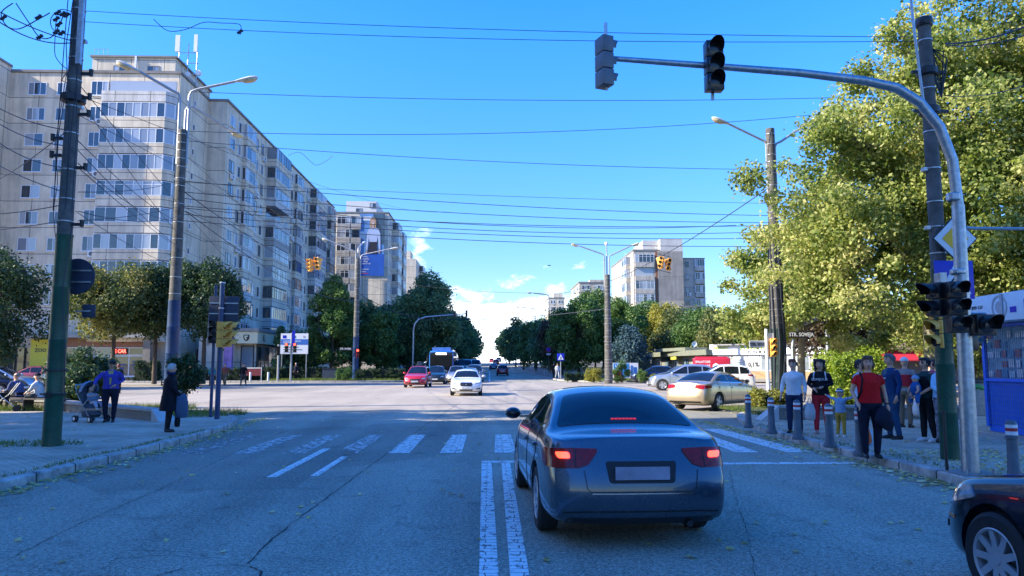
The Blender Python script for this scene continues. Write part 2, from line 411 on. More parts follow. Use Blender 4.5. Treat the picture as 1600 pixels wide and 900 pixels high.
black_pl = mat('black_plastic', (0.012,0.012,0.014), 0.4, var=0.3)
yellow_pl = mat('ochre_plastic', (0.85,0.42,0.07), 0.5, var=0.15, dirt=0.25)
cable_m = mat('cable_rubber', (0.03,0.035,0.05), 0.6)
white_fr = mat('window_pvc', (0.75,0.76,0.78), 0.45, var=0.06)
brown_fr = mat('window_old_frame', (0.22,0.2,0.18), 0.6, var=0.2)
glass = glass_mat('window_glass')
shop_glass = glass_mat('shop_glass', (0.03,0.05,0.07), (0.2,0.26,0.3), p=0.5)
# ================================================================ ground, roads, kerbs
def sheet(name, xs, ys, m, dz, label=None, kind='structure'):
    vs = [(x, y, H(y)+dz) for y in ys for x in xs]; n = len(xs)
    fs = [(j*n+i, j*n+i+1, (j+1)*n+i+1, (j+1)*n+i) for j in range(len(ys)-1) for i in range(n-1)]
    mb = MB().add(vs, fs); o = mb.build(name, m, fix=False); tag(o, kind=kind); return o
far_ys = [72,80,90,100,115,130,150,170,195,220,260,320,400,520,700]
sheet('ground', [-900,-300,-100,0,100,300,900], [-300,-40,0,30,60]+far_ys+[900,1500,2500], soil, -0.02)
NEAR_Y, FAR_Y = 27.5, 70.0
def poly_sheet(name, poly, m, z, kind='structure'):
    mb = MB().add([(x, y, z) for x, y in poly], [tuple(range(len(poly)))])
    o = mb.build(name, m, fix=False); tag(o, kind=kind); return o
poly_sheet('road', [(-30,-60),(30,-60),(30,28.2),(-30,28.2)], asphalt, -0.004)
poly_sheet('intersection', [(-400,28.2),(400,28.2),(400,70.5),(-400,70.5)], asphalt_pale, -0.004)
sheet('avenue', [-7.4,0,7.4], [70.5]+far_ys, asphalt, -0.004)

def smooth_poly(pts, it=2):
    for _ in range(it):
        q = [pts[0]]
        for a, b in zip(pts[:-1], pts[1:]):
            q.append((a[0]*.75+b[0]*.25, a[1]*.75+b[1]*.25)); q.append((a[0]*.25+b[0]*.75, a[1]*.25+b[1]*.75))
        q.append(pts[-1]); pts = q
    return pts
def offset_line(pts, d):
    out = []
    for i, p in enumerate(pts):
        a = Vector(pts[max(i-1, 0)]); b = Vector(pts[min(i+1, len(pts)-1)]); t = (b-a).normalized()
        out.append((p[0]-t.y*d, p[1]+t.x*d))
    return out
def kerb(pts, side, zt=0.13, wd=0.16, name='kerb'):
    """kerb stones along a line; side=+1: body on the left of the line"""
    mb = MB(); inn = offset_line(pts, side*wd); ch = offset_line(pts, side*0.02)
    n = len(pts)
    def z(p, h): return (p[0], p[1], H(p[1])+h)
    vs = []
    for a, c, b in zip(pts, ch, inn): vs += [z(a, -0.02), z(a, zt-0.02), z(c, zt), z(b, zt), z(b, -0.02)]
    fs = []
    for i in range(n-1):
        for k in range(4): fs.append((i*5+k, i*5+k+1, (i+1)*5+k+1, (i+1)*5+k))
    o = mb.add(vs, fs).build(name, kerb_stone); tag(o, kind='structure'); return inn
def kerb_mat():
    m, t, b = principled('kerb_stone')
    g = N(t, 'ShaderNodeNewGeometry'); sp = N(t, 'ShaderNodeSeparateXYZ'); L(t, g.outputs['Position'], sp.inputs[0])
    s = M('FRACT', M('ADD', sp.outputs[0], sp.outputs[1], tree=t), tree=t)
    j = M('LESS_THAN', M('ABSOLUTE', M('SUBTRACT', s, 0.5, tree=t), tree=t), 0.018, tree=t)
    nz = N(t, 'ShaderNodeTexNoise', i_Scale=3.0, i_Detail=8.0, i_Roughness=0.75); L(t, g.outputs['Position'], nz.inputs['Vector'])
    r = N(t, 'ShaderNodeValToRGB'); r.color_ramp.elements[0].position = .32; r.color_ramp.elements[1].position = .65
    r.color_ramp.elements[0].color = (.16,.155,.14,1); r.color_ramp.elements[1].color = (.6,.56,.5,1); L(t, nz.outputs[0], r.inputs[0])
    mm = N(t, 'ShaderNodeMix', data_type='RGBA'); L(t, j, mm.inputs['Factor']); L(t, r.outputs[0], mm.inputs['A']); mm.inputs['B'].default_value = (.04,.04,.035,1)
    L(t, mm.outputs['Result'], b.inputs['Base Color']); b.inputs['Roughness'].default_value = .9
    return m
kerb_stone = kerb_mat()
def slab(name, poly, m, dz):
    """pavement following the terrain; poly cut into strips along Y"""
    bm = bmesh.new(); vs = [bm.verts.new((x, y, 0)) for x, y in poly]; f = bm.faces.new(vs)
    bmesh.ops.triangulate(bm, faces=[f])
    for y in far_ys+[30, 60]:
        bmesh.ops.bisect_plane(bm, geom=bm.verts[:]+bm.edges[:]+bm.faces[:], plane_co=(0, y, 0), plane_no=(0, 1, 0))
    for v in bm.verts: v.co.z = H(v.co.y)+dz
    bmesh.ops.recalc_face_normals(bm, faces=bm.faces)
    for f in bm.faces:
        if f.normal.z < 0: f.normal_flip()
    me = bpy.data.meshes.new(name); bm.to_mesh(me); bm.free(); me.materials.append(m)
    o = bpy.data.objects.new(name, me); col.objects.link(o); tag(o, kind='structure'); return o

# near left corner
kl = [(-6.5,-40),(-6.5,14),(-6.6,17.6),(-6.9,20.4),(-7.6,22.9),(-9.2,25.6),(-12.5,27.3),(-18,27.6),(-400,27.6)]
kl = kl[:2] + smooth_poly(kl[1:-1], 2)[1:] + kl[-1:]
inn = kerb(kl, 1)
slab('sidewalk', inn + [(-400,-40)], pave, 0.122)
# near right corner
kr = [(6.6,-40),(6.6,13.5),(6.7,17.5),(7.1,21.0),(8.2,24.6),(10.6,27.2),(15,27.8),(400,27.8)]
kr = kr[:2] + smooth_poly(kr[1:-1], 2)[1:] + kr[-1:]
inn = kerb(kr, -1)
slab('sidewalk', inn + [(400,-40)], pave, 0.122)
# far left, far right
kfl = [(-400,71),(-16,71),(-10.5,71.6),(-8.0,73.5),(-7.2,77.5)] + [(-7.0,y) for y in far_ys[2:]]
kfl = [kfl[0]] + smooth_poly(kfl[1:6], 2) + kfl[6:]
inn = kerb(kfl, 1)
slab('sidewalk', inn + [(-11.5,700),(-11.5,80),(-14,77.0),(-400,77.0)], pave_b, 0.122)
kfr = [(400,71),(16,71),(11.0,71.6),(8.4,73.8),(7.3,78)] + [(7.0,y) for y in far_ys[2:]]
kfr = [kfr[0]] + smooth_poly(kfr[1:6], 2) + kfr[6:]
inn = kerb(kfr, -1)
slab('sidewalk', inn + [(11.0,700),(11.0,85),(14,76.5),(18.5,74.8),(400,74.8)], pave_b, 0.122)

# painted markings, worn through a noise mask in the mesh (many small flakes missing)
def paint_mat():
    m, t, b = principled('worn_road_paint')
    g = N(t, 'ShaderNodeNewGeometry')
    nz = N(t, 'ShaderNodeTexNoise', i_Scale=7.0, i_Detail=9.0, i_Roughness=0.8); L(t, g.outputs['Position'], nz.inputs['Vector'])
    br = N(t, 'ShaderNodeTexBrick', i_Scale=1.0, offset=0.37); br.inputs['Brick Width'].default_value = 0.31; br.inputs['Row Height'].default_value = 0.115; br.inputs['Mortar Size'].default_value = 0.006
    wz = N(t, 'ShaderNodeTexNoise', i_Scale=5.0, i_Detail=3.0); L(t, g.outputs['Position'], wz.inputs['Vector'])
    va = N(t, 'ShaderNodeVectorMath', operation='MULTIPLY_ADD'); L(t, wz.outputs['Color'], va.inputs[0]); va.inputs[1].default_value = (.07,.07,0); L(t, g.outputs['Position'], va.inputs[2])
    L(t, va.outputs[0], br.inputs['Vector'])
    oi = N(t, 'ShaderNodeObjectInfo')
    wear = M('GREATER_THAN', M('ADD', M('MULTIPLY_ADD', nz.outputs[0], 1.9, -.45, tree=t), M('MULTIPLY', oi.outputs['Object Index'], 0.01, tree=t), tree=t), 0.6, tree=t)
    f = M('MAXIMUM', wear, br.outputs['Fac'], tree=t)
    mm = N(t, 'ShaderNodeMix', data_type='RGBA'); L(t, f, mm.inputs['Factor'])
    mm.inputs['A'].default_value = (.86,.84,.78,1); mm.inputs['B'].default_value = (.19,.165,.13,1)
    L(t, mm.outputs['Result'], b.inputs['Base Color']); b.inputs['Roughness'].default_value = .75
    return m
paint = paint_mat()
def marking(name, quads, wear):
    mb = MB()
    for q in quads: mb.add([(x, y, 0.0) for x, y in q], [tuple(range(len(q)))])
    o = mb.build(name, paint, fix=False); o.pass_index = wear; tag(o, kind='structure'); return o
# double line with its closing bar (slightly converging, as laid)
marking('lane_marking', [[(-.07,5.0),(.085,5.0),(.04,12.9),(-.13,12.9)], [(.165,5.0),(.32,5.0),(.36,12.9),(.21,12.9)],
                         [(-.13,12.95),(.48,12.95),(.48,13.2),(-.13,13.2)], [(-.03,1),(.09,1),(.085,4.96),(-.07,4.96)], [(.17,1),(.3,1),(.32,4.96),(.165,4.96)]], -3)
zs = []
for k, x in enumerate([-5.9,-4.9,-3.95,-2.95,-1.95,-0.95,0.1]):
    zs.append([(x,14.4 if k!=3 else 15.2),(x+.42,14.4),(x+.42,18.1),(x+.05,18.1)])
marking('crosswalk_marking', zs[4:], 4)
marking('crosswalk_marking', zs[1:4], 14)
marking('crosswalk_marking', zs[:1], 20)
marking('crosswalk_marking', [[(x,14.6),(x+.42,14.6),(x+.42,18.2),(x,18.2)] for x in (1.2,2.3,3.4)], 3)
marking('crosswalk_marking', [[(4.75,14.3),(5.2,14.3),(5.3,18.6),(4.85,18.6)], [(5.75,14.3),(6.25,14.3),(6.1,19.5),(5.6,19.5)]], -2)
marking('lane_marking', [[(1.2,12.6),(6.3,12.6),(6.3,12.85),(1.2,12.85)]], -1)
marking('lane_marking', [[(-3.35,11.4),(-3.2,11.4),(-3.2,15.2),(-3.35,15.2)], [(-2.72,11.5),(-2.6,11.5),(-2.6,13.9),(-2.72,13.9)]], -3)
for y in (95, 104, 113, 122, 131, 140):
    pass
mb = MB()
for i in range(14):
    y = 72+i*9; mb.add([(-.07+.0,y,H(y)+.004),(.09,y,H(y)+.004),(.09,y+8.9,H(y+8.9)+.006),(-.07,y+8.9,H(y+8.9)+.006)], [(0,1,2,3)])
o = mb.build('lane_marking', white_p, fix=False); tag(o, kind='structure')
# long tar seam between two paving strips, and the round cut of a buried cover
seam_t = mat('tar_seam', (.035,.033,.03), .9, var=.4, scale=3)
def seam(pts, w, z=.0015):
    rs = random.Random(len(pts)); P_ = []
    for a, b in zip(pts[:-1], pts[1:]):
        n = max(2, int((Vector(b)-Vector(a)).length/.12))
        P_ += [(a[0]+(b[0]-a[0])*i/n+rs.uniform(-.012,.012), a[1]+(b[1]-a[1])*i/n+rs.uniform(-.012,.012)) for i in range(n)]
    P_.append(pts[-1]); ws = [w*rs.uniform(.2, .9) for _ in P_]
    l = [(p[0]-q/2, p[1], z) for p, q in zip(P_, ws)]; r = [(p[0]+q/2, p[1]+q*.3, z) for p, q in zip(P_, ws)]; n = len(P_)
    o = MB().add(l+r, [(i, n+i, n+i+1, i+1) for i in range(n-1)]).build('tar_seam', seam_t, fix=False); tag(o, kind='structure')
q = [gnd(*c) for c in ((388,880),(430,838),(480,800),(545,752),(600,712),(660,668),(720,628))]; seam([(c.x, c.y) for c in q], .022)
q = [gnd(*c) for c in ((0,880),(120,820),(260,760),(380,700),(450,672))]; seam([(c.x, c.y) for c in q], .014)
q = [gnd(*c) for c in ((1180,900),(1170,840),(1150,780),(1140,735))]; seam([(c.x, c.y) for c in q], .012)
c = gnd(320, 905); seam([(c.x+.42*math.cos(R(a)), c.y+.42*math.sin(R(a))) for a in range(-10, 196, 12)], .03, .002)

# fallen leaves: uncountable litter along the kerbs and scattered on the asphalt
def litter(name, label, pts, m, size, seed):
    rnd = random.Random(seed); mb = MB()
    for (x, y, z) in pts:
        a = rnd.uniform(0, 2*PI); s = size*rnd.uniform(.6, 1.4); tl = rnd.uniform(-.5, .5)
        u = Vector((math.cos(a), math.sin(a), 0)); v = Vector((-math.sin(a), math.cos(a), tl*.6))
        c = Vector((x, y, z+0.008+abs(tl)*s*.3))
        ps = [c-u*s*.6, c-u*s*.1-v*s*.45, c+u*s*.45-v*s*.25+Vector((0,0,.01)), c+u*s*.7, c+u*s*.3+v*s*.35, c-u*s*.15+v*s*.45+Vector((0,0,.008))]
        mb.add(ps, [tuple(range(6))])
    o = mb.build(name, m, fix=False); tag(o, label, 'fallen leaves', kind='stuff'); return o
dry = leaf_mat('dry_leaf', [(.3,.2,.07),(.75,.58,.2),(.88,.8,.5)], .2, .7, clump=9)
rnd = random.Random(5)
pts = []
for i in range(800):
    y = 4 + 20*rnd.random()**1.2; pts.append((-6.5+abs(rnd.gauss(0,.22)) - max(0, y-17)*.12, y, 0))
for i in range(900):
    y = 5 + 17*rnd.random(); pts.append((6.55-abs(rnd.gauss(0,.25)), y, 0))
for i in range(230): pts.append((rnd.uniform(-6,6.3), rnd.uniform(5,26)**1, 0))
litter('fallen_leaves', 'yellow fallen leaves along both kerbs of the near road', pts, dry, .065, 1)
pts = [(rnd.uniform(-16,-6.9), rnd.uniform(6,24), .122) for _ in range(260)] + [(rnd.uniform(6.9,14), rnd.uniform(7,25), .122) for _ in range(700)]
pts += [(7.2+rnd.random()*2.0, 9+rnd.random()*4.5, .122) for _ in range(900)]
litter('fallen_leaves', 'dry leaves strewn over the paved corners', pts, dry, .05, 2)

def grass_patch(name, label, inside, box, n, h=.14, z=.12, seed=1, m=None):
    rnd = random.Random(seed); mb = MB(); k = 0
    x0, x1, y0, y1 = box
    while k < n:
        x, y = rnd.uniform(x0, x1), rnd.uniform(y0, y1); k += 1
        if not inside(x, y): continue
        a = rnd.uniform(0, 2*PI); hh = h*rnd.uniform(.4, 1.3); wd = (.004+.006*rnd.random())*(2.2 if y > 40 else 1)
        dx, dy = math.cos(a)*wd, math.sin(a)*wd; lx, ly = rnd.gauss(0,.35)*hh, rnd.gauss(0,.35)*hh
        zz = z + H(y)
        mb.add([(x-dx,y-dy,zz-.01),(x+dx,y+dy,zz-.01),(x+lx+dx*.6,y+ly+dy*.6,zz+hh*.6),(x+lx*1.6,y+ly*1.6,zz+hh)], [(0,1,2,3)])
    o = mb.build(name, m or grass_m, fix=False); tag(o, label, 'grass', kind='stuff'); return o
# ================================================================ apartment blocks
ZR = 32.2; FH = 2.75
def frame_pane(fr, gl, o, u, n, w, h, cols, sill=True, bar=0.06, split=None):
    """append a window's frame bars to fr and its glass to gl. o bottom-left corner on the wall"""
    o, u, n = Vector(o), Vector(u), Vector(n); z = Vector((0, 0, 1))
    def bx(mb, a0, a1, b0, b1, d0, d1):
        ps = [o+u*a+z*b+n*d for d in (d0, d1) for a, b in ((a0,b0),(a1,b0),(a1,b1),(a0,b1))]
        mb.add(ps, [(0,3,2,1),(4,5,6,7),(0,1,5,4),(1,2,6,5),(2,3,7,6),(3,0,4,7)])
    bx(fr, 0, w, 0, bar, 0, .05); bx(fr, 0, w, h-bar, h, 0, .05)
    for i in range(cols+1):
        a = w*i/cols; a0 = min(max(a-bar/2, 0), w-bar)
        bx(fr, a0, a0+bar, bar, h-bar, 0, .05)
    if split: bx(fr, bar, w-bar, h*split, h*split+bar*.8, 0, .04)
    if sill: bx(fr, -.06, w+.06, -.07, -.005, 0, .12)
    for i in range(cols):
        a0, a1 = w*i/cols+bar*.5, w*(i+1)/cols-bar*.5
        ps = [o+u*a+z*b+n*.02 for a, b in ((a0,bar),(a1,bar),(a1,h-bar),(a0,h-bar))]
        gl.add(ps, [(0,1,2,3)])
def window(parent, o, u, n, w, h, cols, frm=None, stuff=None, **k):
    if stuff is not None:
        a, b = MB(), MB(); frame_pane(a, b, o, u, n, w, h, cols, **k)
        stuff.mat(0).add(a.v, a.f); stuff.mat(1).add(b.v, b.f); return
    a, b = MB(), MB(); frame_pane(a, b, o, u, n, w, h, cols, **k)
    f = a.build('window', frm or white_fr, parent, fix=False); b.build('pane', glass, f, fix=False); return f
def aircon(parent, o, u, n):
    o, u, n = Vector(o), Vector(u), Vector(n); z = Vector((0,0,1)); mb = MB()
    ps = [o+u*a+z*b+n*d for d in (.08, .4) for a, b in ((0,0),(.85,0),(.85,.6),(0,.6))]
    mb.add(ps, [(0,3,2,1),(4,5,6,7),(0,1,5,4),(1,2,6,5),(2,3,7,6),(3,0,4,7)])
    mb.mat(1); c = o+u*.32+z*.3+n*.405
    mb.add([c+u*.22*math.cos(t)+z*.22*math.sin(t) for t in [2*PI*i/12 for i in range(12)]], [tuple(range(12))])
    return mb.build('air_conditioner', [white_metal, mat('fan_grille', (.12,.12,.12), .6)], parent, fix=False)
def balcony(parent, o, u, n, w, p, wallm, h=FH, cols=5, glazed=True, chamfer=0.0, frm=None, par=1.05):
    """slab + parapet + glazing standing p out of the wall"""
    o, u, n = Vector(o), Vector(u), Vector(n); z = Vector((0,0,1))
    c = chamfer
    outl = [(0,0),(w,0),(w,p-c),(w-c,p),(0,p)]
    if c == 0: outl = [(0,0),(w,0),(w,p),(0,p)]
    mb = MB(); k = len(outl)
    vs = [o+u*a+n*d for a, d in outl] + [o+u*a+n*d+z*par for a, d in outl]
    mb.add(vs, [tuple(range(k)), tuple(range(2*k-1, k-1, -1))]+[(i, i+k, (i+1)%k+k, (i+1)%k) for i in range(k)])
    b = mb.build('balcony', wallm, parent)
    fr, gl = MB(), MB(); g0 = o+z*(par+.02); gh = h-par-.12
    if glazed:
        ww = w-c
        frame_pane(fr, gl, g0+n*(p-.05)+u*0.0, u, n, ww, gh, cols, sill=False, split=.72 if cols % 2 else None)
        if c: 
            u2 = (u-n).normalized(); frame_pane(fr, gl, g0+n*(p-.05)+u*(w-c), u2, (u+n).normalized(), c*1.41, gh, 1, sill=False)
        frame_pane(fr, gl, g0+u*w+n*(.0), n, u, p-c-.02 if p-c > .15 else .1, gh, 1, sill=False)
        frame_pane(fr, gl, g0+n*(p-.07), -n, -u, p-.1, gh, 1, sill=False)
        f = fr.build('balcony_glazing', frm or white_fr, b, fix=False); gl.build('pane', glass, b, fix=False)
    else:
        fr.add([g0+z*(gh-.1)+n*.0+u*a+n*d for a, d in ((0,0),(w,0),(w,p),(0,p))], [(0,1,2,3)])
        d = MB(); d.add([g0+u*a+z*q+n*.02 for a, q in ((.2,-.8),(w-.2,-.8),(w-.2,gh),(.2,gh))], [(0,1,2,3)]); d.build('pane', glass, b, fix=False)
    return b

pa = panel_mat('panel_concrete', (.76,.64,.48), (.64,.555,.44), z0=ZR % FH)
pw_ = panel_mat('panel_concrete_pale', (.62,.60,.57), (.58,.56,.54), z0=ZR % FH)
pb = panel_mat('panel_concrete_grey', (.72,.64,.52), (.66,.57,.44), z0=ZR % FH)
pc = panel_mat('panel_concrete_dark', (.38,.365,.34), (.43,.40,.37), z0=ZR % FH)
pe = panel_mat('panel_render_cream', (.50,.46,.40), (.46,.42,.36), pw=5)
trim = mat('cornice_concrete', (.22,.21,.2), .9, dirt=.6, scale=1)
X, Yv, Zv = Vector((1,0,0)), Vector((0,1,0)), Vector((0,0,1))
rnd = random.Random(11)
floors = [ZR - .62 - FH*(i+1) + .95 for i in range(11)]      # sill heights, top floor first

# ---- block facing the camera on the left
A = empty('apartment_building', (-41, 80, 0), 0, 'ten storey beige panel block facing the camera, with antennas on its roof', 'apartment block')
def rel(mbobj, root):
    mbobj.matrix_parent_inverse = Matrix.Translation(-root.location); return mbobj
AX = -32.7
m = MB(); m.box(-72, AX, 76, 92, 0, ZR); rel(m.build('wall', pa, A), A)
m = MB(); m.box(-52.4, AX+.12, 75.85, 92, ZR, ZR+.28); rel(m.build('roof', trim, A), A)
m = MB(); m.box(-73, -50.2, 71.5, 76, 0, ZR+.5); m.mat(1).box(-73.1, -50.1, 71.4, 76, ZR+.5, ZR+.75); rel(m.build('side_wing', [pa, trim], A), A)
m = MB(); m.box(-43.6, -34.6, 79, 89, ZR+.28, ZR+3.0); m.mat(1).box(-43.8, -34.4, 78.8, 89.2, ZR+3.0, ZR+3.2)
m.mat(2); m.box(-38.9, -38.7, 78.7, 78.95, ZR+.3, ZR+3.1)
ph = rel(m.build('stair_tower', [pb, trim, white_metal], A), A)
for xx in (-41.3, -37.6): window(ph, (xx, 79, ZR+1.3), X, -Yv, 1.3, .8, 2, brown_fr)
def xa(px): return at(px, 300, 76).x
for fi, z in enumerate(floors):
    if z < 4: continue
    o_ = -.05
    for (a, b, c) in ((33, 62, rnd.choice([2, 3, 2])), (79, 97, 2)):
        x0, x1 = xa(a), xa(b); f = rel(window(A, (x0, 76, z), X, -Yv, x1-x0, 1.35, c), A)
    if rnd.random() < .4: rel(aircon(A, (xa(98), 76, z-.4+rnd.random()*.3), X, -Yv), A)
    x0, x1 = xa(133), xa(160); rel(window(A, (x0, 76, z), X, -Yv, x1-x0, 1.55, 3), A)
    x0, x1 = xa(160), AX-.15
    rel(balcony(A, (x0, 76, z-1.05), X, -Yv, x1-x0, 1.3, rnd.choice([pa, pa, pa, pw_, pb]), cols=[6,8,8,8,7,6,8,8,8,8,8][fi], chamfer=.7, glazed=(fi != 0), par=1.08 if fi else 1.1), A)
    if fi and rnd.random() < .6: rel(aircon(A, (x0-.5, 75.2, z-.75), X, -Yv), A)
    rel(window(A, (AX, 79.6, z+.3), Yv, X, .6, .7, 1), A)
# ground-floor shops under block A
m = MB(); m.box(-46.5, -33.6, 74.0, 75.98, 4.35, 4.65); rel(m.build('canopy', conc, A), A)
m = MB(); m.box(-36.6+2.2, -33.7, 74.4, 75.98, 0, 4.33); rel(m.build('brick_pier', paving_mat('shop_brick', (.36,.22,.15), (.42,.28,.19), (.3,.27,.24), .25, .08), A), A)
m = MB(); m.box(-43.4, -34.42, 75.5, 75.98, 3.45, 4.33); rel(m.build('shop_fascia', mat('fascia_brown', (.3,.15,.1), .7), A), A)
fr, gl = MB(), MB(); frame_pane(fr, gl, (-43.3, 75.6, .5), X, -Yv, 8.8, 2.1, 5, bar=.09); frame_pane(fr, gl, (-43.3, 75.6, 2.62), X, -Yv, 8.8, .8, 5, bar=.07, sill=False)
sf = rel(fr.build('shop_window', white_fr, A, fix=False), A); gl.build('pane', shop_glass, sf, fix=False)
m = MB(); m.box(-38.05, -36.5, 75.42, 75.52, 2.72, 3.32); led = rel(m.build('display_panel', mat('led_panel', (.12,.005,.005), .5), A), A)
ledr = mat('led_red', (.9,.05,.03), .5, emit=(1,.08,.05), estr=2.2)
rel(put_text('display_lettering', 'DE CAR', .52, (-37.27, 75.40, 3.02), X, Zv, ledr, A, sx=.82, bold=.01), A)
blu = mat('sticker_blue', (.05,.08,.22), .6)
for k in range(5):
    for j, (ww, hh, zz) in enumerate(((1.1,.16,1.9),(1.2,.14,1.6),(.8,.18,1.25))):
        if (k+j) % 4 == 3: continue
        xx = -43.3+8.8*(k+.5)/5; m = MB(); m.box(xx-ww/2, xx+ww/2, 75.54, 75.56, zz, zz+hh); rel(m.build('window_sticker', blu, A), A)
m = MB(); m.box(-45.9, -43.9, 75.3, 75.9, .3, 4.2); m.mat(1); yb = rel(m.build('yellow_shopfront', mat('shop_yellow', (.62,.55,.05), .6), A), A)
rel(put_text('shop_lettering', 'ZOO', .5, (-44.9, 75.27, 3.1), X, Zv, mat('ink_dark', (.03,.03,.05), .6), A, bold=.01), A)
m = MB()
for k in range(5): m.box(-50+k*.9, -49.7+k*.9+.3, 75.6, 75.9, .5, 3.4)
rel(m.build('dark_shopfront', glass, A), A)
# antennas on the roof
m = MB()
ax, ay, az_ = -34.9, 80.5, ZR+.3
for dx in (0, 1.0, 2.0): m.tube([(ax+dx, ay, az_), (ax+dx, ay, az_+4.6+.5*(dx == 1))], .06, 6)
for zz in (1.5, 2.8, 4.0): m.tube([(ax-.2, ay, az_+zz), (ax+2.2, ay, az_+zz)], .04, 6)
m.tube([(ax, ay, az_+.2), (ax+1, ay, az_+1.5), (ax+2, ay, az_+.3)], .04, 5)
for dx in (-1.9, -1.3): m.tube([(ax+dx, ay, az_), (ax+dx, ay, az_+3.6)], .035, 6)
mast = rel(m.build('antenna_mast', galv, A), A)
m = MB()
m.box(ax-.35, ax+.15, ay-.35, ay-.15, az_+4, az_+5.9); rel(m.build('antenna', white_metal, A), A); m = MB(); m.box(ax+1.7, ax+2.1, ay-.35, ay-.15, az_+4, az_+6.0); rel(m.build('antenna', white_metal, A), A)
for dx, zz in ((-1.9, 1.8), (-1.3, 2.3), (2.3, 1.6), (1.1, 1.4)): m = MB(); m.lathe([(.02,0),(.32,.02),(.34,.22),(.1,.3)], 12, (ax+dx, ay-.3, az_+zz), 'Y'); rel(m.build('dish_antenna', white_metal, A, smooth=True), A)
m = MB(); bx0 = -43.5
for q in range(4): m.tube([(bx0+.5*q, 79.1, ZR+2.8), (bx0+.5*q, 79.1, ZR+4.0)], .03, 5)
m.tube([(bx0, 79.1, ZR+4), (bx0+1.5, 79.1, ZR+4)], .03, 5)
rel(m.build('roof_railing', galv, A), A)

# ---- long block along the avenue
BX, B0, B1 = -30.6, 84.0, 143.0
B = empty('apartment_building', (-36, 113, 0), 0, 'long grey ten storey block with glazed balconies running along the left side of the avenue', 'apartment block')
m = MB(); m.box(-45, BX, B0, B1, 0, ZR); rel(m.build('wall', pb, B), B)
m = MB(); m.box(-45, BX+.15, B0-.12, B1, ZR, ZR+.25); rel(m.build('roof', trim, B), B)
m = MB()
for y in (100, 124): m.box(-40, -33.5, y, y+6, ZR+.25, ZR+2.6)
rel(m.build('stair_tower', pb, B), B)
patt = [('w',1.2,1.7,2),('w',4.0,1.0,1),('b',5.8,3.5,.55,3),('w',10.3,1.4,2),('w',13.0,1.0,1),('b',15.7,7.4,1.3,7),
        ('w',25.0,1.6,2),('w',28.0,1.0,1),('b',30.0,3.6,.55,3),('w',34.6,1.5,2),('w',37.4,1.0,1),('b',39.7,7.4,1.3,7),
        ('w',48.6,1.6,2),('w',51.4,1.0,1),('b',53.4,4.2,.8,4)]
st = MB(); nw = 0
for fi, z in enumerate(floors):
    if z < 4.0: continue
    for p in patt:
        y = B0 + p[1]
        if p[0] == 'w':
            old = rnd.random() < .25
            if nw < 100 or p[1] < 40:
                nw += 1; rel(window(B, (BX, y, z), Yv, X, p[2], 1.4, p[3], brown_fr if old else white_fr), B)
            else: window(None, (BX, y, z), Yv, X, p[2], 1.4, p[3], stuff=st)
            if rnd.random() < .25: rel(aircon(B, (BX, y+.3, z-.9), Yv, X), B)
        else:
            gl_ = rnd.random() > .1
            wm = rnd.choice([pb, pb, pb, pa, pc, pw_, pw_])
            rel(balcony(B, (BX, y, z-1.0), Yv, X, p[2], p[3], wm, cols=p[4]+rnd.choice([-1, 0, 1]), glazed=gl_, frm=white_fr if rnd.random() < .8 else brown_fr), B)
if st.v:
    o = rel(st.build('window', [white_fr, glass], B, fix=False), B); o['kind'] = 'stuff'
# bathroom windows on the gable facing the camera do not exist: blank panels, as in the photo
# ---- bank pavilion at the foot of it
bk = empty('bank_pavilion', (-27, 82, 0), 0, 'low bank branch with a cream fascia at the foot of the long grey block', 'bank')
m = MB(); m.box(-30.5, -26.8, 78.4, 88, 0, 5.6); m.box(-26.8, -24.75, 79.0, 88, 0, 3.9); rel(m.build('wall', pb, bk), bk)
m = MB(); m.box(-26.9, -24.2, 78.0, 90, 5.15, 5.5); rel(m.build('roof', conc, bk), bk)
m = MB(); m.box(-26.85, -24.35, 78.15, 90, 3.9, 5.13); rel(m.build('fascia', mat('cream_fascia', (.72,.66,.42), .5, var=.05), bk), bk)
m = MB(); m.box(-27.7, -26.88, 77.9, 78.38, 0, 5.9); rel(m.build('advert_column', mat('advert_mauve', (.42,.22,.5), .5, scale=.8, var=.5), bk), bk)
fr, gl = MB(), MB(); frame_pane(fr, gl, (-24.72, 79.3, .4), Yv, X, 8.2, 3.3, 6, bar=.12); frame_pane(fr, gl, (-26.3, 78.98, .4), X, -Yv, 1.4, 3.3, 1, bar=.1)
f = rel(fr.build('shop_window', black_pl, bk, fix=False), bk); gl.build('pane', shop_glass, f, fix=False)
ink = mat('ink_black', (.02,.02,.02), .6)
def shield(o, u, s, nm='emblem'):
    o, u = Vector(o), Vector(u); m = MB(); nn = u.cross(Zv)
    outer = [(-.4,.42),(.4,.42),(.42,0),(.28,-.32),(0,-.5),(-.28,-.32),(-.42,0)]
    m.plate([(a*s, b*s) for a, b in outer], o, u, Zv, .03)
    m.mat(1); m.plate([(-.27*s,.3*s),(.27*s,.3*s),(.2*s,.1*s),(-.1*s,.12*s),(.1*s,-.1*s),(0,-.34*s),(-.22*s,-.1*s)], o+nn*.035, u, Zv, .02)
    return rel(m.build(nm, [ink, MATS['cream_fascia']], bk), bk)
shield((-25.5, 78.14, 4.5), X, .75); shield((-24.33, 80.4, 4.5), Yv, .75)
m = MB(); m.tube([(-24.3, 84.2, 4.1), (-24.3, 84.2, 4.8)], .06, 6); m.ell((-24.3, 84.2, 4.85), .14, .14, .14, 8, 6); rel(m.build('emblem', mat('gold', (.5,.33,.08), .5), bk), bk)
rel(put_text('sign_lettering', 'BANCA', .62, (-24.34, 87.6, 4.5), Yv, Zv, ink, bk, bold=.02), bk)
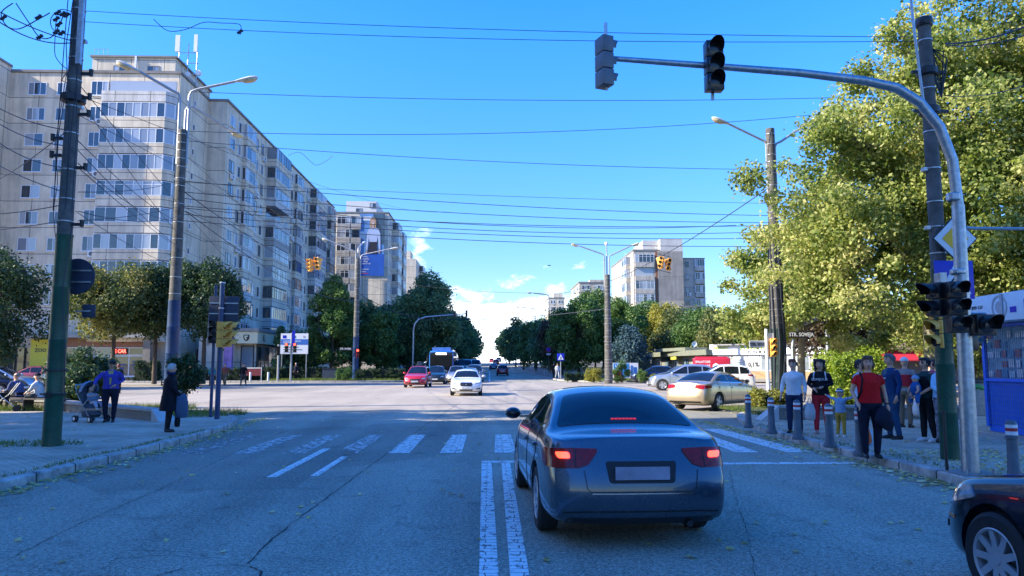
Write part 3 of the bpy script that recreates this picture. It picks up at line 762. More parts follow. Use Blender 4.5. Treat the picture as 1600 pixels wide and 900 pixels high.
# dark red shopfront with graffiti between block A and the bank
m = MB(); m.box(-36.2+3.6, -30.6, 83.4, 83.95, 0, 3.4)
gr_ = empty('closed_shop', (-31.6, 83.6, 0), 0, 'x', 'shopfront')
rel(m.build('wall', mat('dark_red', (.16,.02,.03), .7), gr_), gr_)
rel(put_text('graffiti', '187', 1.3, (-31.7, 83.38, 1.7), X, Zv, mat('graffiti_white', (.5,.35,.38), .8), gr_), gr_)
gr_['label'] = 'dark red closed shopfront with pale graffiti numerals beside the grey block'

# ---- block C with the big advertising banner
C = empty('apartment_building', (-26, 156, 0), 0, 'grey block with a huge blue advertising banner on its end wall', 'apartment block')
zc = at(580, 333, 148).z; CX = -20.6
m = MB(); m.box(-44, CX, 148, 172, 0, zc); rel(m.build('wall', pb, C), C)
m = MB(); m.box(-33, CX+.1, 147.9, 172, zc, zc+.25); rel(m.build('roof', trim, C), C)
m = MB(); m.box(-29.6, -23.4, 150, 160, zc+.25, zc+2.9); ph = rel(m.build('stair_tower', mat('white_render', (.62,.61,.6), .8, dirt=.2), C), C)
for xx, zz in ((-27.6, .5), (-24.8, 1.6)): window(ph, (xx, 150, zc+zz), X, -Yv, 1.3, .9, 2, brown_fr)
for fi in range(10):
    z = zc-.6-FH*(fi+1)+.95
    rel(balcony(C, (-30.9, 148, z-1.0), X, -Yv, 2.6, .35, pc, cols=3, glazed=rnd.random() > .2), C)
    rel(balcony(C, (-28.1, 148, z-1.0), X, -Yv, 2.0, .35, pc, cols=2, glazed=rnd.random() > .3), C)
    rel(window(C, (CX, 149.2, z), Yv, X, 1.2, 1.4, 1), C)
    rel(window(C, (CX, 151.5, z), Yv, X, 1.4, 1.4, 2), C)
    rel(balcony(C, (CX, 154, z-1.0), Yv, X, 6, 1.4, pb, cols=5), C)
    rel(window(C, (CX, 162, z), Yv, X, 1.6, 1.4, 2), C)
    rel(balcony(C, (CX, 165.5, z-1.0), Yv, X, 5, 1.2, pb, cols=4), C)
# banner: blue field, backdrop of pale sky and foliage, a smiling woman in a pale blouse and black skirt
bn = empty('advertising_banner', (-23.7, 147.9, 0), 0, 'tall blue advertising banner with a woman in a pale blouse on the end wall', 'banner')
bx0, bx1 = at(561, 400, 147.8).x, at(600, 400, 147.8).x; bz1, bz0, bzm = at(580, 334, 147.8).z, at(580, 431, 147.8).z, at(580, 397, 147.8).z
W_ = bx1-bx0
bm_blue = mat('banner_blue', (.015,.10,.45), .5, var=.15, scale=.3); bm_sky = mat('banner_sky', (.10,.22,.42), .5, var=.5, scale=.35)
bm_leaf = mat('banner_foliage', (.05,.10,.14), .5, var=.6, scale=.8)
m = MB(); m.box(bx0, bx1, 147.8, 147.92, bz0, bzm); rel(m.build('lower_panel', bm_blue, bn), bn)
m = MB(); m.box(bx0, bx1, 147.8, 147.92, bzm, bz1); m.mat(1); m.box(bx0+W_*.55, bx1, 147.78, 147.8, bzm+2, bz1); rel(m.build('upper_panel', [bm_sky, bm_leaf], bn), bn)
pm = [mat('banner_skin', (.55,.33,.25), .6), mat('banner_blouse', (.42,.5,.68), .6), mat('banner_skirt', (.015,.015,.03), .6), mat('banner_hair', (.45,.28,.12), .6)]
cx = (bx0+bx1)/2+.2; hh = bz1-bzm; Z0 = bzm
def fl(poly, y, k, mb): mb.mat(k); mb.plate([(a, b*hh) for a, b in poly], (cx, y, Z0), X, Zv, .012)
m = MB()
fl([(-1.05,0.0),(1.0,0.0),(.78,.3),(-.62,.3)], 147.77, 2, m)
fl([(-.7,.3),(.85,.3),(.95,.45),(1.0,.62),(.5,.66),(-.5,.66),(-.9,.6),(-.85,.45)], 147.75, 1, m)
fl([(-1.35,.08),(-1.1,.06),(-.75,.5),(-.9,.62),(-1.2,.5)], 147.74, 1, m)
fl([(1.3,.1),(1.55,.14),(1.5,.5),(1.05,.64),(.9,.5)], 147.74, 1, m)
fl([(-.2,.64),(.2,.64),(.22,.72),(-.22,.72)], 147.73, 0, m)
el_ = lambda rx, rz, c0, c1: [(c0+rx*math.cos(t), (c1+rz*math.sin(t))) for t in [2*PI*i/18 for i in range(18)]]
fl(el_(.62,.115,0,.80), 147.735, 3, m); fl([(-.62,.8),(-.66,.66),(-.38,.64),(-.3,.78)], 147.732, 3, m); fl([(.62,.8),(.6,.66),(.38,.64),(.3,.78)], 147.732, 3, m)
fl(el_(.38,.085,0,.795), 147.715, 0, m); m.mat(4)
m.plate([(a, b*hh) for a, b in [(-.16,.765),(.16,.765),(.1,.745),(-.1,.745)]], (cx, 147.70, Z0), X, Zv, .01)
m.mat(0); m.plate([(a, b*hh) for a, b in [(-1.4,.0),(-1.15,.0),(-1.1,.08),(-1.35,.1)]], (cx, 147.74, Z0), X, Zv, .012)
m.plate([(a, b*hh) for a, b in [(1.2,.03),(1.5,.03),(1.5,.13),(1.25,.1)]], (cx, 147.74, Z0), X, Zv, .012)
rel(m.build('printed_figure', pm+[white_fr], bn), bn)
wht = mat('print_white', (.75,.76,.78), .6, var=.02)
for i, t_ in enumerate(['oameni,', 'contabili,', 'cu drag', 'pentru voi.']):
    rel(put_text('banner_lettering', t_, .5, (bx0+.25, 147.76, bzm-.5-i*.48), X, Zv, wht, bn, align='LEFT'), bn)
rel(put_text('banner_lettering', 'Ca acum', .5, (bx0+.25, 147.76, bz0+1.35), X, Zv, wht, bn, align='LEFT'), bn)
rel(put_text('banner_lettering', 'maine.', .5, (bx0+.25, 147.76, bz0+.87), X, Zv, wht, bn, align='LEFT'), bn)
m = MB(); m.box(bx0+.25, bx0+2, 147.76, 147.79, bz0+.42, bz0+.53); rel(m.build('underline', mat('print_red', (.5,.05,.08), .6), bn), bn)
m = MB(); m.box(bx0+.6, bx0+2.4, 147.76, 147.79, bz1-1.4, bz1-.6); rel(m.build('caption_box', wht, bn), bn)

# ---- block D behind it
D = empty('apartment_building', (-20, 192, 0), 0, 'plain pale end wall of a block beyond the bannered block', 'apartment block')
zd = at(645, 404, 188).z; x0 = at(627, 404, 188).x; x1 = at(650, 404, 188).x
m = MB(); m.box(x0-8, x1, 188, 215, 0, zd); rel(m.build('wall', pb, D), D)
m = MB(); m.box(x0, x0+2.2, 189, 195, zd, zd+2.2); rel(m.build('chimney', pb, D), D)
for fi in range(8):
    z = zd-.6-FH*(fi+1)+.9; rel(balcony(D, (x1, 196, z-1), Yv, X, 6, 1.2, pb, cols=4), D); rel(window(D, (x1, 190, z), Yv, X, 1.5, 1.4, 2), D)
# ---- block E on the right
E = empty('apartment_building', (40, 172, 0), 0, 'cream sunlit block with a rust red stripe standing above the trees on the right', 'apartment block')
EY = 165.; ze = at(1000, 392, EY).z; xe = lambda px: at(px, 420, EY).x
e0, e1, e2 = xe(990), xe(1067), xe(1104)
m = MB(); m.box(e0, e1, EY, 195, 0, ze); m.box(e1, e2, EY+1.5, 190, 0, ze-1.6); rel(m.build('wall', pe, E), E)
zt = at(1050, 379, EY).z
m = MB(); m.box(xe(1032), e1-.03, EY-.25, 176, ze-.02, zt+.8); m.box(xe(1008), xe(1032), EY+2, 178, ze+.3, zt+.8); rel(m.build('stair_tower', mat('pale_render', (.55,.53,.5), .85, dirt=.4, scale=1), E), E)
m = MB(); m.box(xe(1024), xe(1027), EY-.1, EY, 0, ze); rel(m.build('red_stripe', mat('rust_stripe', (.27,.11,.06), .8), E), E)
m = MB(); m.box(xe(1028), e1-.02, EY-.3, EY, 6, ze-.02); rel(m.build('lift_shaft', panel_mat('panel_bands', (.42,.37,.3), (.30,.28,.26), pw=30, ph=5.4), E), E)
m = MB(); m.box(e0-.1, e1, EY-.12, 195, ze, ze+.35); m.box(e1, e2+.1, EY+1.4, 190, ze-1.6, ze-1.35); rel(m.build('roof', trim, E), E)
for fi in range(9):
    z = ze-.75-FH*1.1*(fi+1)+1.0
    rel(balcony(E, (e0+.3, EY, z-1.0), X, -Yv, xe(1023)-e0-.5, .5, pe, cols=5, glazed=(fi != 1), h=FH*1.1), E)
    rel(window(E, (xe(1073), EY+1.5, z-.6), X, -Yv, .9, 1.2, 1, brown_fr), E)
    rel(balcony(E, (xe(1088), EY+1.5, z-1.6), X, -Yv, xe(1103)-xe(1088), .5, pe, cols=4), E)
    rel(balcony(E, (e0, EY+9, z-1), -Yv, -X, 5.5, 1.1, pe, cols=3, h=FH*1.1), E)
    rel(window(E, (e0, EY+13, z), -Yv, -X, 1.6, 1.4, 2), E); rel(window(E, (e0, EY+18, z), -Yv, -X, 1.6, 1.4, 2), E)
    rel(window(E, (e0, EY+2.6, z), -Yv, -X, 1.2, 1.4, 1), E)
    if fi == 2: rel(aircon(E, (xe(1075), EY+1.5, z-1.3), X, -Yv), E)
# ---- further blocks
def far_block(label, px0, px1, ptop, Y, depth, nwin, nfl, wallm, side=-1, tower=None):
    a, b = at(px0, ptop, Y), at(px1, ptop, Y); Fb = empty('apartment_building', ((a.x+b.x)/2, Y+depth/2, 0), 0, label, 'apartment block')
    m = MB(); m.box(a.x, b.x, Y, Y+depth, 0, a.z); rel(m.build('wall', wallm, Fb), Fb)
    m = MB(); m.box(a.x-.2, b.x+.2, Y-.2, Y+depth, a.z, a.z+.4); rel(m.build('roof', trim, Fb), Fb)
    if tower: 
        c, d = at(tower[0], tower[2], Y), at(tower[1], tower[2], Y); m = MB(); m.box(c.x, d.x, Y+2, Y+10, a.z+.4, c.z); rel(m.build('stair_tower', wallm, Fb), Fb)
    for fi in range(nfl):
        z = a.z-2.4-3*fi
        for k in range(nwin):
            ww = (b.x-a.x)/nwin; rel(window(Fb, (a.x+ww*k+ww*.2, Y, z), X, -Yv, ww*.6, 1.5, 3), Fb)
        if side: 
            for k in range(2): rel(window(Fb, (a.x, Y+depth*(.3+.4*k), z), -Yv, -X, depth*.2, 1.5, 2), Fb)
    return Fb
far_block('distant pale block left of the cream one, with windows in two bays', 905, 946, 442, 260, 26, 2, 4, pe, tower=(923, 946, 436))
far_block('small distant block low above the trees near the avenue end', 858, 882, 466, 330, 25, 2, 3, pb, tower=(866, 880, 458))
far_block('white low building partly hidden by trees right of the cream block', 1062, 1095, 481, 130, 14, 4, 3, mat('white_wall', (.6,.58,.55), .8, dirt=.2))

# ---- the block beside the camera whose shade covers the near road (outside the frame)
NBk = empty('apartment_building', (-33, -25, 0), 0, 'grey panel block beside the near road, behind the left pavement', 'apartment block')
m = MB(); m.box(-44, -25.5, -62, 12.6, 0, 33); rel(m.build('wall', pa, NBk), NBk)
for fi in range(10):
    z = 31-FH*(fi+1)
    for k in range(4): rel(window(NBk, (-25.5, -24+k*11, z), Yv, X, 5.0, 1.5, 4), NBk)

# ---- low row of shops on the right
shp = empty('shop_row', (23, 80, 0), 0, 'single storey row of small shops with a flat olive roof edge', 'shops')
olive = mat('olive_fascia', (.2,.21,.15), .7, var=.2, dirt=.4); 
def wall_seg(root, p, q, h, name, m_, t=.3, z0=0):
    p, q = Vector((*p, z0)), Vector((*q, z0)); u = (q-p).normalized(); mb = MB()
    mb.plate([(0,0),((q-p).length,0),((q-p).length,h),(0,h)], p, u, Zv, -t); return rel(mb.build(name, m_, root), root)
P1, P2, P3 = (20.6,97), (21.9,70.6), (29.5,63.5)
depth = 9
m = MB(); m.prism([P1, P2, (P2[0]+10, P2[1]+4), (30,97)], 0.1, 2.6); rel(m.build('wall', mat('shop_wall', (.25,.24,.2), .8, dirt=.4), shp), shp)
m = MB(); m.prism([(P1[0]-1.1,97.2), (P2[0]-1.1,P2[1]-.2), (P2[0]+11,P2[1]+4), (30,97.2)], 2.62, 3.15); rel(m.build('roof', olive, shp), shp)
m = MB(); m.prism([(P1[0]-1.3,86), (P2[0]-1.35,77), (P2[0]+1,77), (22,86)], 3.16, 3.5); rel(m.build('roof_step', olive, shp), shp)
for k in range(7):
    y = 72+k*3.5; fr, gl = MB(), MB(); frame_pane(fr, gl, (P2[0]-.05-(y-70.6)*.049-.03, y+2.6, .4), -Yv, -X, 2.5, 2.0, 3, bar=.1)
    f = rel(fr.build('shop_window', white_fr if k % 2 else mat('blue_frame', (.12,.2,.3), .5), shp, fix=False), shp); gl.build('pane', shop_glass, f, fix=False)
m = MB(); m.cbox((P2[0]-1.45, 81.6, 2.6), .12, 2.2, .7); rel(m.build('yellow_sign', mat('sign_yellow', (.65,.6,.08), .6), shp), shp)
m = MB(); m.lathe([(.02,.1),(.17,.05),(.27,-.03),(.285,-.03),(.18,.07),(.02,.13)], 18, (P2[0]+.2, 79, 3.9), 'Y'); m.tube([(P2[0]+.2, 79.1, 3.1), (P2[0]+.2, 79.1, 3.9)], .04, 6)
sd = m.build('satellite_dish', white_metal, None, smooth=True); tag(sd, 'white satellite dish on the roof of the low shop row', 'satellite dish')
# exchange office: corner shop with a pale sign band
ex = empty('exchange_office', (26, 66, 0), 0, 'corner shop with a pale AMANET sign band above posters and an ochre tiled base', 'shop')
u = (Vector((*P3, 0))-Vector((*P2, 0))).normalized(); ln = (Vector((*P3,0))-Vector((*P2,0))).length; nn = Vector((u.y, -u.x, 0))
o = Vector((*P2, .12))
def pl(name, a0, a1, b0, b1, m_, d=.0, t=.08):
    mb = MB(); mb.plate([(a0,b0),(a1,b0),(a1,b1),(a0,b1)], o+nn*d, u, Zv, t); return rel(mb.build(name, m_, ex), ex)
m = MB(); m.prism([P2, P3, (P3[0]+6, P3[1]+7), (P2[0]+9, P2[1]+6)], .1, 2.95); rel(m.build('wall', mat('shop_wall_pale', (.4,.38,.34), .8, dirt=.3), ex), ex)
m = MB(); m.prism([(P2[0]-.5,P2[1]-.6), (P3[0]-.3,P3[1]-.6), (P3[0]+6, P3[1]+7), (P2[0]+9, P2[1]+6)], 3.5, 3.62); rel(m.build('roof', conc, ex), ex)
pl('base', 0, ln, 0, .95, mat('ochre_tile', (.42,.24,.11), .6, var=.1, scale=1), .0, .06)
pl('plinth', 0, ln, 0, .28, mat('plinth_grey', (.2,.19,.18), .8), .06, .03)
pl('sign_band', -.6, ln, 2.5, 3.5, mat('sign_pale', (.66,.70,.74), .5, var=.03), .0, .3)
grn = mat('sign_green', (.35,.5,.04), .5); 
rel(put_text('sign_lettering', 'AMANET', .62, o+nn*.32+u*4.3+Zv*3.2, u, Zv, grn, ex, extr=.02, spacing=1.5, bold=.02, sx=1.1), ex)
rel(put_text('sign_lettering', 'CORECT', .36, o+nn*.32+u*4.6+Zv*2.72, u, Zv, ink, ex, spacing=1.9, bold=.015, sx=1.2), ex)
rel(put_text('sign_lettering', 'AMANET', .4, o+nn*.32+u*.6+Zv*3.15, u, Zv, grn, ex, bold=.01), ex)
rel(put_text('sign_lettering', 'CORECT', .28, o+nn*.32+u*.6+Zv*2.78, u, Zv, mat('print_grey', (.25,.3,.35), .6), ex), ex)
for a0, w_, c_ in ((.1,.7,(.3,.45,.5)),(.9,.5,(.1,.14,.16)),(1.7,1.3,(.5,.52,.5)),(3.1,1.1,(.45,.47,.46)),(4.3,1.6,(.2,.23,.25)),(6.1,1.4,(.4,.42,.42)),(7.6,1.2,(.15,.18,.2))):
    f = pl('window', a0, a0+w_, .98 if a0 > 1 else .3, 2.42, white_fr, .0, .05)
    pl('poster', a0+.08, a0+w_-.08, 1.06 if a0 > 1 else .4, 2.34, mat('poster_%d' % int(a0*10), c_, .35, var=.35, scale=2), .05, .01)
rel(put_text('poster_lettering', '0,1%', .55, o+nn*.075+u*3.65+Zv*1.55, u, Zv, ink, ex, bold=.015), ex)
rel(put_text('poster_lettering', 'CORECT', .3, o+nn*.075+u*5.1+Zv*2.2, u, Zv, ink, ex, bold=.01), ex)
for k in range(4):
    pl('poster_line', 1.95, 2.75, 1.25+k*.24, 1.33+k*.24, MATS['print_grey'], .065, .008)
# kiosk strip further right behind the poles: tan roof band, red awning
rk = empty('market_kiosk', (38, 66, 0), 0, 'tan roofed low pavilion with a red awning behind the right hand pedestrians', 'kiosk')
m = MB(); m.box(31, 52, 64, 70, .1, 3.0); rel(m.build('wall', mat('dark_wall', (.06,.06,.07), .7), rk), rk)
m = MB(); m.box(30.6, 52.4, 63.4, 70.4, 3.02, 3.75); rel(m.build('roof', mat('tan_fascia', (.42,.3,.18), .7, dirt=.2), rk), rk)
m = MB(); m.add([(34,63.98,2.9),(41,63.98,2.9),(41,62.8,2.1),(34,62.8,2.1),(34,63.98,2.8),(41,63.98,2.8),(41,62.8,2.0),(34,62.8,2.0)], [(0,1,2,3),(7,6,5,4),(0,4,5,1),(3,2,6,7),(0,3,7,4),(1,5,6,2)]); rel(m.build('awning', mat('awning_red', (.5,.02,.03), .7), rk), rk)
# ================================================================ vegetation
def leaves(name, clumps, n, size, m, parent, seed=0, shell=.55, squash=1.0, up=.35, droop=0.0):
    rs = np.random.RandomState(seed)
    C_ = np.array([c[:3] for c in clumps], float); Rr = np.array([c[3] for c in clumps], float)
    w_ = Rr**2; w_ /= w_.sum(); k = rs.choice(len(clumps), n, p=w_)
    d = rs.normal(size=(n, 3)); d /= np.linalg.norm(d, axis=1)[:, None]
    r = Rr[k]*(shell+(1.12-shell)*rs.random_sample(n)**.7)*np.where(rs.random_sample(n)<.22, rs.uniform(1.0,1.55,n), 1.0)
    p = C_[k] + d*r[:, None]*np.array([1, 1, squash])
    nn = d*.6 + rs.normal(size=(n, 3))*.75 + np.array([0, 0, up]); nn /= np.linalg.norm(nn, axis=1)[:, None]
    t = rs.normal(size=(n, 3)); u = np.cross(nn, t); u /= np.linalg.norm(u, axis=1)[:, None]; v = np.cross(nn, u)
    s = (size*(.6+.8*rs.random_sample(n)))[:, None]
    q = np.stack([p-u*s*.5, p-v*s*.36+u*s*.05-nn*s*.08, p+u*s*.55, p+v*s*.36+u*s*.05-nn*s*.08], 1).reshape(-1, 3)
    me = bpy.data.meshes.new(name); me.vertices.add(n*4); me.vertices.foreach_set('co', q.astype(np.float32).ravel())
    me.loops.add(n*4); me.loops.foreach_set('vertex_index', np.arange(n*4, dtype=np.int32))
    me.polygons.add(n); me.polygons.foreach_set('loop_start', np.arange(0, n*4, 4, dtype=np.int32)); me.polygons.foreach_set('loop_total', np.full(n, 4, np.int32))
    me.update(); me.validate(); me.materials.append(m)
    o = bpy.data.objects.new(name, me); col.objects.link(o)
    if parent is not None: o.parent = parent
    return o
def clump_cloud(rx, ry, rz, K, rc, seed, cz=0.0, taper=0.0, surf=.5):
    rs = random.Random(seed); out = []
    for i in range(K):
        while True:
            x, y, z = rs.uniform(-1,1), rs.uniform(-1,1), rs.uniform(-1,1); q = x*x+y*y+z*z
            if q < 1 and q > surf*rs.random(): break
        f = 1 - taper*(z+1)/2
        r = rc*rs.uniform(.6, 1.35); e = 1-.35*r/max(rx, .01)
        out.append((x*rx*e*f, y*ry*e*f, cz+z*rz*.92, r))
    return out
def tree(name, label, loc, h, cr, cz, K, n, leaf, m, seed, tr=.16, rc=None, group=None, taper=0.0, forks=5, lean=0.0, ry=None, rzz=None, cat='tree', trunk_m=None, split=.35):
    x, y = loc; z = H(y)+(.12 if (abs(x) > 6.5) else 0)
    root = empty(name, (x, y, z-.03), 0, label, cat, group)
    rs = random.Random(seed); rz = rzz or (h-cz)*1.0
    cl = clump_cloud(cr, ry or cr, rz, K if rc else int(K*1.5), rc or cr*.235, seed, cz, taper, .35)
    cl = [(a+lean, b, c, r) for a, b, c, r in cl]
    leaves('crown', cl, n, leaf, m, root, seed)
    mb = MB(); fz = max(cz-rz, .3)+ (h*.06); top = Vector((lean*.8, 0, cz))
    f0 = Vector((rs.uniform(-.1,.1)*h*.1, rs.uniform(-.1,.1)*h*.1, fz*.9))
    mb.tube([(0,0,0), (f0.x*.4, f0.y*.4, fz*.4), f0, f0.lerp(top, .5)+Vector((rs.uniform(-.2,.2), 0, 0)), top], [tr*1.25, tr, tr*.85, tr*.5, tr*.15], 9)
    pick = sorted(cl, key=lambda c: -c[3])[:forks*3]; rs.shuffle(pick)
    for c in pick[:forks]:
        e = Vector(c[:3]); s0 = f0.lerp(top, rs.uniform(0, .35)); md = s0.lerp(e, .5)+Vector((0, 0, -.05*h*rs.random()))
        mb.tube([s0, md, e], [tr*.5, tr*.32, tr*.1], 6)
        for _ in range(2):
            e2 = e+Vector((rs.uniform(-1,1), rs.uniform(-1,1), rs.uniform(-.3,.8)))*c[3]; mb.tube([md, md.lerp(e2, .6), e2], [tr*.25, tr*.15, tr*.05], 5)
    mb.build('trunk', trunk_m or bark, root, smooth=True)
    return root
l_dark = leaf_mat('foliage_dark', [(.04,.095,.035),(.11,.19,.06),(.22,.30,.10)], .25)
l_mid = leaf_mat('foliage_mid', [(.035,.085,.025),(.08,.155,.04),(.16,.24,.065)], .3)
l_gold = leaf_mat('foliage_gold_tips', [(.035,.06,.02),(.10,.13,.04),(.34,.30,.10)], .3)
l_plane = leaf_mat('foliage_plane_tree', [(.06,.10,.025),(.19,.245,.06),(.40,.42,.13),(.66,.61,.28)], .45, clump=.5)
l_yel = leaf_mat('foliage_yellow', [(.14,.15,.03),(.3,.29,.06),(.45,.38,.09)], .4)
l_brown = leaf_mat('foliage_brown', [(.05,.04,.025),(.1,.07,.04),(.15,.11,.06)], .25)
l_blue = leaf_mat('foliage_spruce_blue', [(.02,.05,.055),(.05,.1,.11),(.09,.16,.17)], .15)
l_bush = leaf_mat('foliage_bush_bright', [(.10,.16,.02),(.24,.32,.04),(.42,.46,.08)], .35, clump=1.2)
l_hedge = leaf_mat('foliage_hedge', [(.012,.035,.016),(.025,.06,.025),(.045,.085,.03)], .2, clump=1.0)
l_darker = leaf_mat('foliage_darker', [(.018,.042,.018),(.042,.08,.03),(.085,.13,.045)], .2)  # leaf tones darker overall, used on the near left trees and bushes
plane_bark = mat('plane_bark', (.2,.18,.13), .9, var=.5, scale=2.5, bump=.4)

# the great plane trees on the right
def plane_tree(label, loc, h, ells, trunk_top, n, leaf, seed, tr=.3):
    """ells: ellipsoids (x,y,z,rx,ry,rz,K) in world units around which leaf clumps sit"""
    x, y = loc; root = empty('plane_tree', (x, y, .1), 0, label, 'tree', 'plane trees on the right pavement')
    rs = random.Random(seed); cl = []
    for (ex_, ey, ez, rx, ry, rz, K) in ells:
        for c in clump_cloud(rx, ry, rz, K, .62, seed+K, 0, 0, .75): cl.append((c[0]+ex_-x, c[1]+ey-y, c[2]+ez-.1, c[3]*rs.uniform(.7, 1.25)))
    cl += [(e[0]-x, e[1]-y, e[2]-.1, min(e[3], e[5])*.7) for e in ells if e[2] > 4.4]
    cl = [c for c in cl if c[2]-c[3] > 1.2]
    leaves('crown', cl, n, leaf, l_plane, root, seed, shell=.25, squash=.75)
    mb = MB(); tt = Vector(trunk_top)-Vector((x, y, .1))
    mb.tube([(0,0,-.05), (tt.x*.3, tt.y*.3, tt.z*.45), tt], [tr*1.3, tr, tr*.85], 12)
    rs.shuffle(cl)
    for (ex_, ey, ez, rx, ry, rz, K) in ells:
        c = Vector((ex_-x, ey-y, ez-.1)); md = tt.lerp(c, .5)+Vector((0, 0, .5)); mb.tube([tt, md, c], [tr*.6, tr*.42, tr*.2], 8)
        near = sorted(cl, key=lambda q: (Vector(q[:3])-c).length)
        for q in near[:26:2]:
            e = Vector(q[:3]); mb.tube([md.lerp(c, rs.random()), c.lerp(e, .55)+Vector((rs.uniform(-.3,.3), rs.uniform(-.3,.3), rs.uniform(-.2,.3))), e], [tr*.2, tr*.12, tr*.04], 6)
    mb.build('trunk', plane_bark, root, smooth=True); return root
plane_tree('huge yellow green plane tree nearest the galvanised signal pole', (15.9,26.2), 15,
    [(13.4,28.6,5.7,3.2,2.4,2.2,30),(12.8,26.5,8.0,3.6,3.2,2.8,50),(15.5,26,4.6,3.8,3.0,2.6,44),(16.6,25,10,4.2,3.6,3.6,64),(15.0,26,7.6,3,2.8,2.6,34),(18.6,25,13.8,4.0,3.6,3.4,46),(15.6,25.5,12.4,2.4,2.4,1.8,20),(13.4,26,10.0,1.9,2,1.5,16),(19.8,25.4,10.6,2.8,2.4,2.4,24)], (15.9,26.1,4.6), 125000, .135, 3, .22)
plane_tree('tall plane tree at the right edge of the photo above the blue kiosk', (21.3,24.6), 17,
    [(18.5,23.8,4.6,3.6,3,2.6,40),(20.5,23.8,8.6,4.0,3.2,3.0,52),(22.0,23,12.6,4.4,3.6,3.6,56),(17.8,23.5,7.2,2.8,2.4,2.4,30),(22.5,24,4.4,3.4,3,2.6,34),(24,24,10,3,3,4,40)], (21.2,24.5,4.6), 115000, .14, 8, .24)
plane_tree('loose plane tree with yellow leaves behind the concrete lamp pole', (17.0,40.0), 12,
    [(15.6,38,6.2,3.4,3,3.0,38),(14.6,38.5,4.1,2.4,2.4,1.5,16),(17.5,40,6.2,3.8,3,3.4,36),(20.8,40,4.2,3.4,2.6,2.4,26),(17,38,8.2,2.4,2.2,1.8,18)], (17.0,39.6,3.6), 48000, .18, 12, .2)
tree('plane_tree', 'brown leaved tree behind the red awning pavilion', (24.5,52), 8, 4.2, 5.0, 34, 14000, .26, l_brown, 31, .2, rzz=2.8)
tree('plane_tree', 'yellowish tree behind the blue kiosk and rubbish bin', (30.5,43), 7, 4.4, 4.0, 36, 18000, .24, l_yel, 32, .2, rzz=3.0)
tree('plane_tree', 'pale green tree filling the gap right of the white haired trees', (25.5,38), 7, 3.8, 4.0, 32, 16000, .22, l_plane, 36, .2, rzz=2.9)
for o in [q for q in bpy.data.objects if q.get('label') == 'pale green tree filling the gap right of the white haired trees']: o['label'] = 'pale yellow green tree behind the man in the blue jacket'

# left side near trees
tree('broadleaf_tree', 'dark broadleaf tree at the left edge of the photo above the parked cars', (at(10,500,52).x-1.2, 52), 9.2, 3.7, 5.6, 40, 26000, .19, l_darker, 41, .2, rzz=3.9)
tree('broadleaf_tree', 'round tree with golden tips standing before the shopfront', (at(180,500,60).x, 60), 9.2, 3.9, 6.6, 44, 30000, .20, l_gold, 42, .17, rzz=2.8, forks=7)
tree('broadleaf_tree', 'dark tree right of the golden tipped one behind the blue pole', (at(240,500,62).x+.3, 62), 9.6, 3.4, 7.0, 38, 19000, .20, l_darker, 43, .17, rzz=3.0)
tree('broadleaf_tree', 'tall dark tree beside the two blue signal posts', (at(322,480,62).x, 62), 10.2, 3.6, 7.0, 44, 22000, .20, l_darker, 44, .18, rzz=3.4)
# bushes behind the planter wall
def bush(name, label, loc, rx, rz, n, leaf, m, seed, z0=.12, K=14, group=None, cat='bush', taper=0.0, ry=None):
    x, y = loc; root = empty(name, (x, y, H(y)+z0-.02), 0, label, cat, group)
    cl = clump_cloud(rx, ry or rx, rz, K, rx*.38, seed, rz*.98, taper, .6)
    cl = [c for c in cl if c[2]-c[3]*.8 > -.1]
    leaves('foliage', cl, n, leaf, m, root, seed, shell=.35)
    mb = MB(); rs = random.Random(seed)
    for c in cl[:7]: mb.tube([(rs.uniform(-.06,.06), rs.uniform(-.06,.06), -.02), Vector(c[:3])*.5+Vector((0,0,.05)), c[:3]], [.03, .02, .008], 5)
    mb.build('stem', bark, root); return root
p = gnd(122, 640); bush('evergreen_bush', 'dark evergreen bush behind the low wall beside the green pole', (p.x-.1, 28.6), .98, 1.28, 9000, .10, l_darker, 51)
bush('evergreen_bush', 'lower dark juniper spilling over the wall behind the woman with the stroller', (p.x+.75, 27.2), .75, .8, 5000, .10, l_darker, 52)
bush('evergreen_bush', 'dark upright bush right behind the old woman in black', (at(284,600,25.6).x, 25.6), .62, 1.15, 6500, .085, l_darker, 53, taper=.3)
bush('flowering_bush', 'bright yellow green bush behind the curly haired woman', (at(1318,600,25.5).x, 25.5), 1.15, 1.0, 12000, .09, l_bush, 54)
bush('flowering_bush', 'taller bright bush right of the yellow green one', (at(1368,600,26.5).x, 26.5), .9, 1.05, 7000, .09, l_bush, 55)
bush('topiary_bush', 'round clipped bush right of the concrete lamp pole on the far corner', (at(971,590,67).x, 67), .75, .9, 3500, .10, l_mid, 56)
bush('topiary_bush', 'smaller round clipped bush left of the silver car', (at(1004,590,68.5).x, 68.5), .5, .6, 1800, .09, l_mid, 57)
bush('garden_bush', 'pale sprawling bush left of the concrete lamp pole', (at(928,590,67).x, 67), .75, .72, 2500, .11, l_yel, 58)
bush('garden_bush', 'rounded dark shrub left of the striped lamp pole on the far corner', (at(536,580,72.5).x, 72.6), .85, .8, 3000, .11, l_mid, 59)
bush('garden_bush', 'low flowering shrub at the foot of the far lamp pole', (at(1110,600,66).x-5.2, 66), .5, .3, 1000, .1, l_yel, 60)

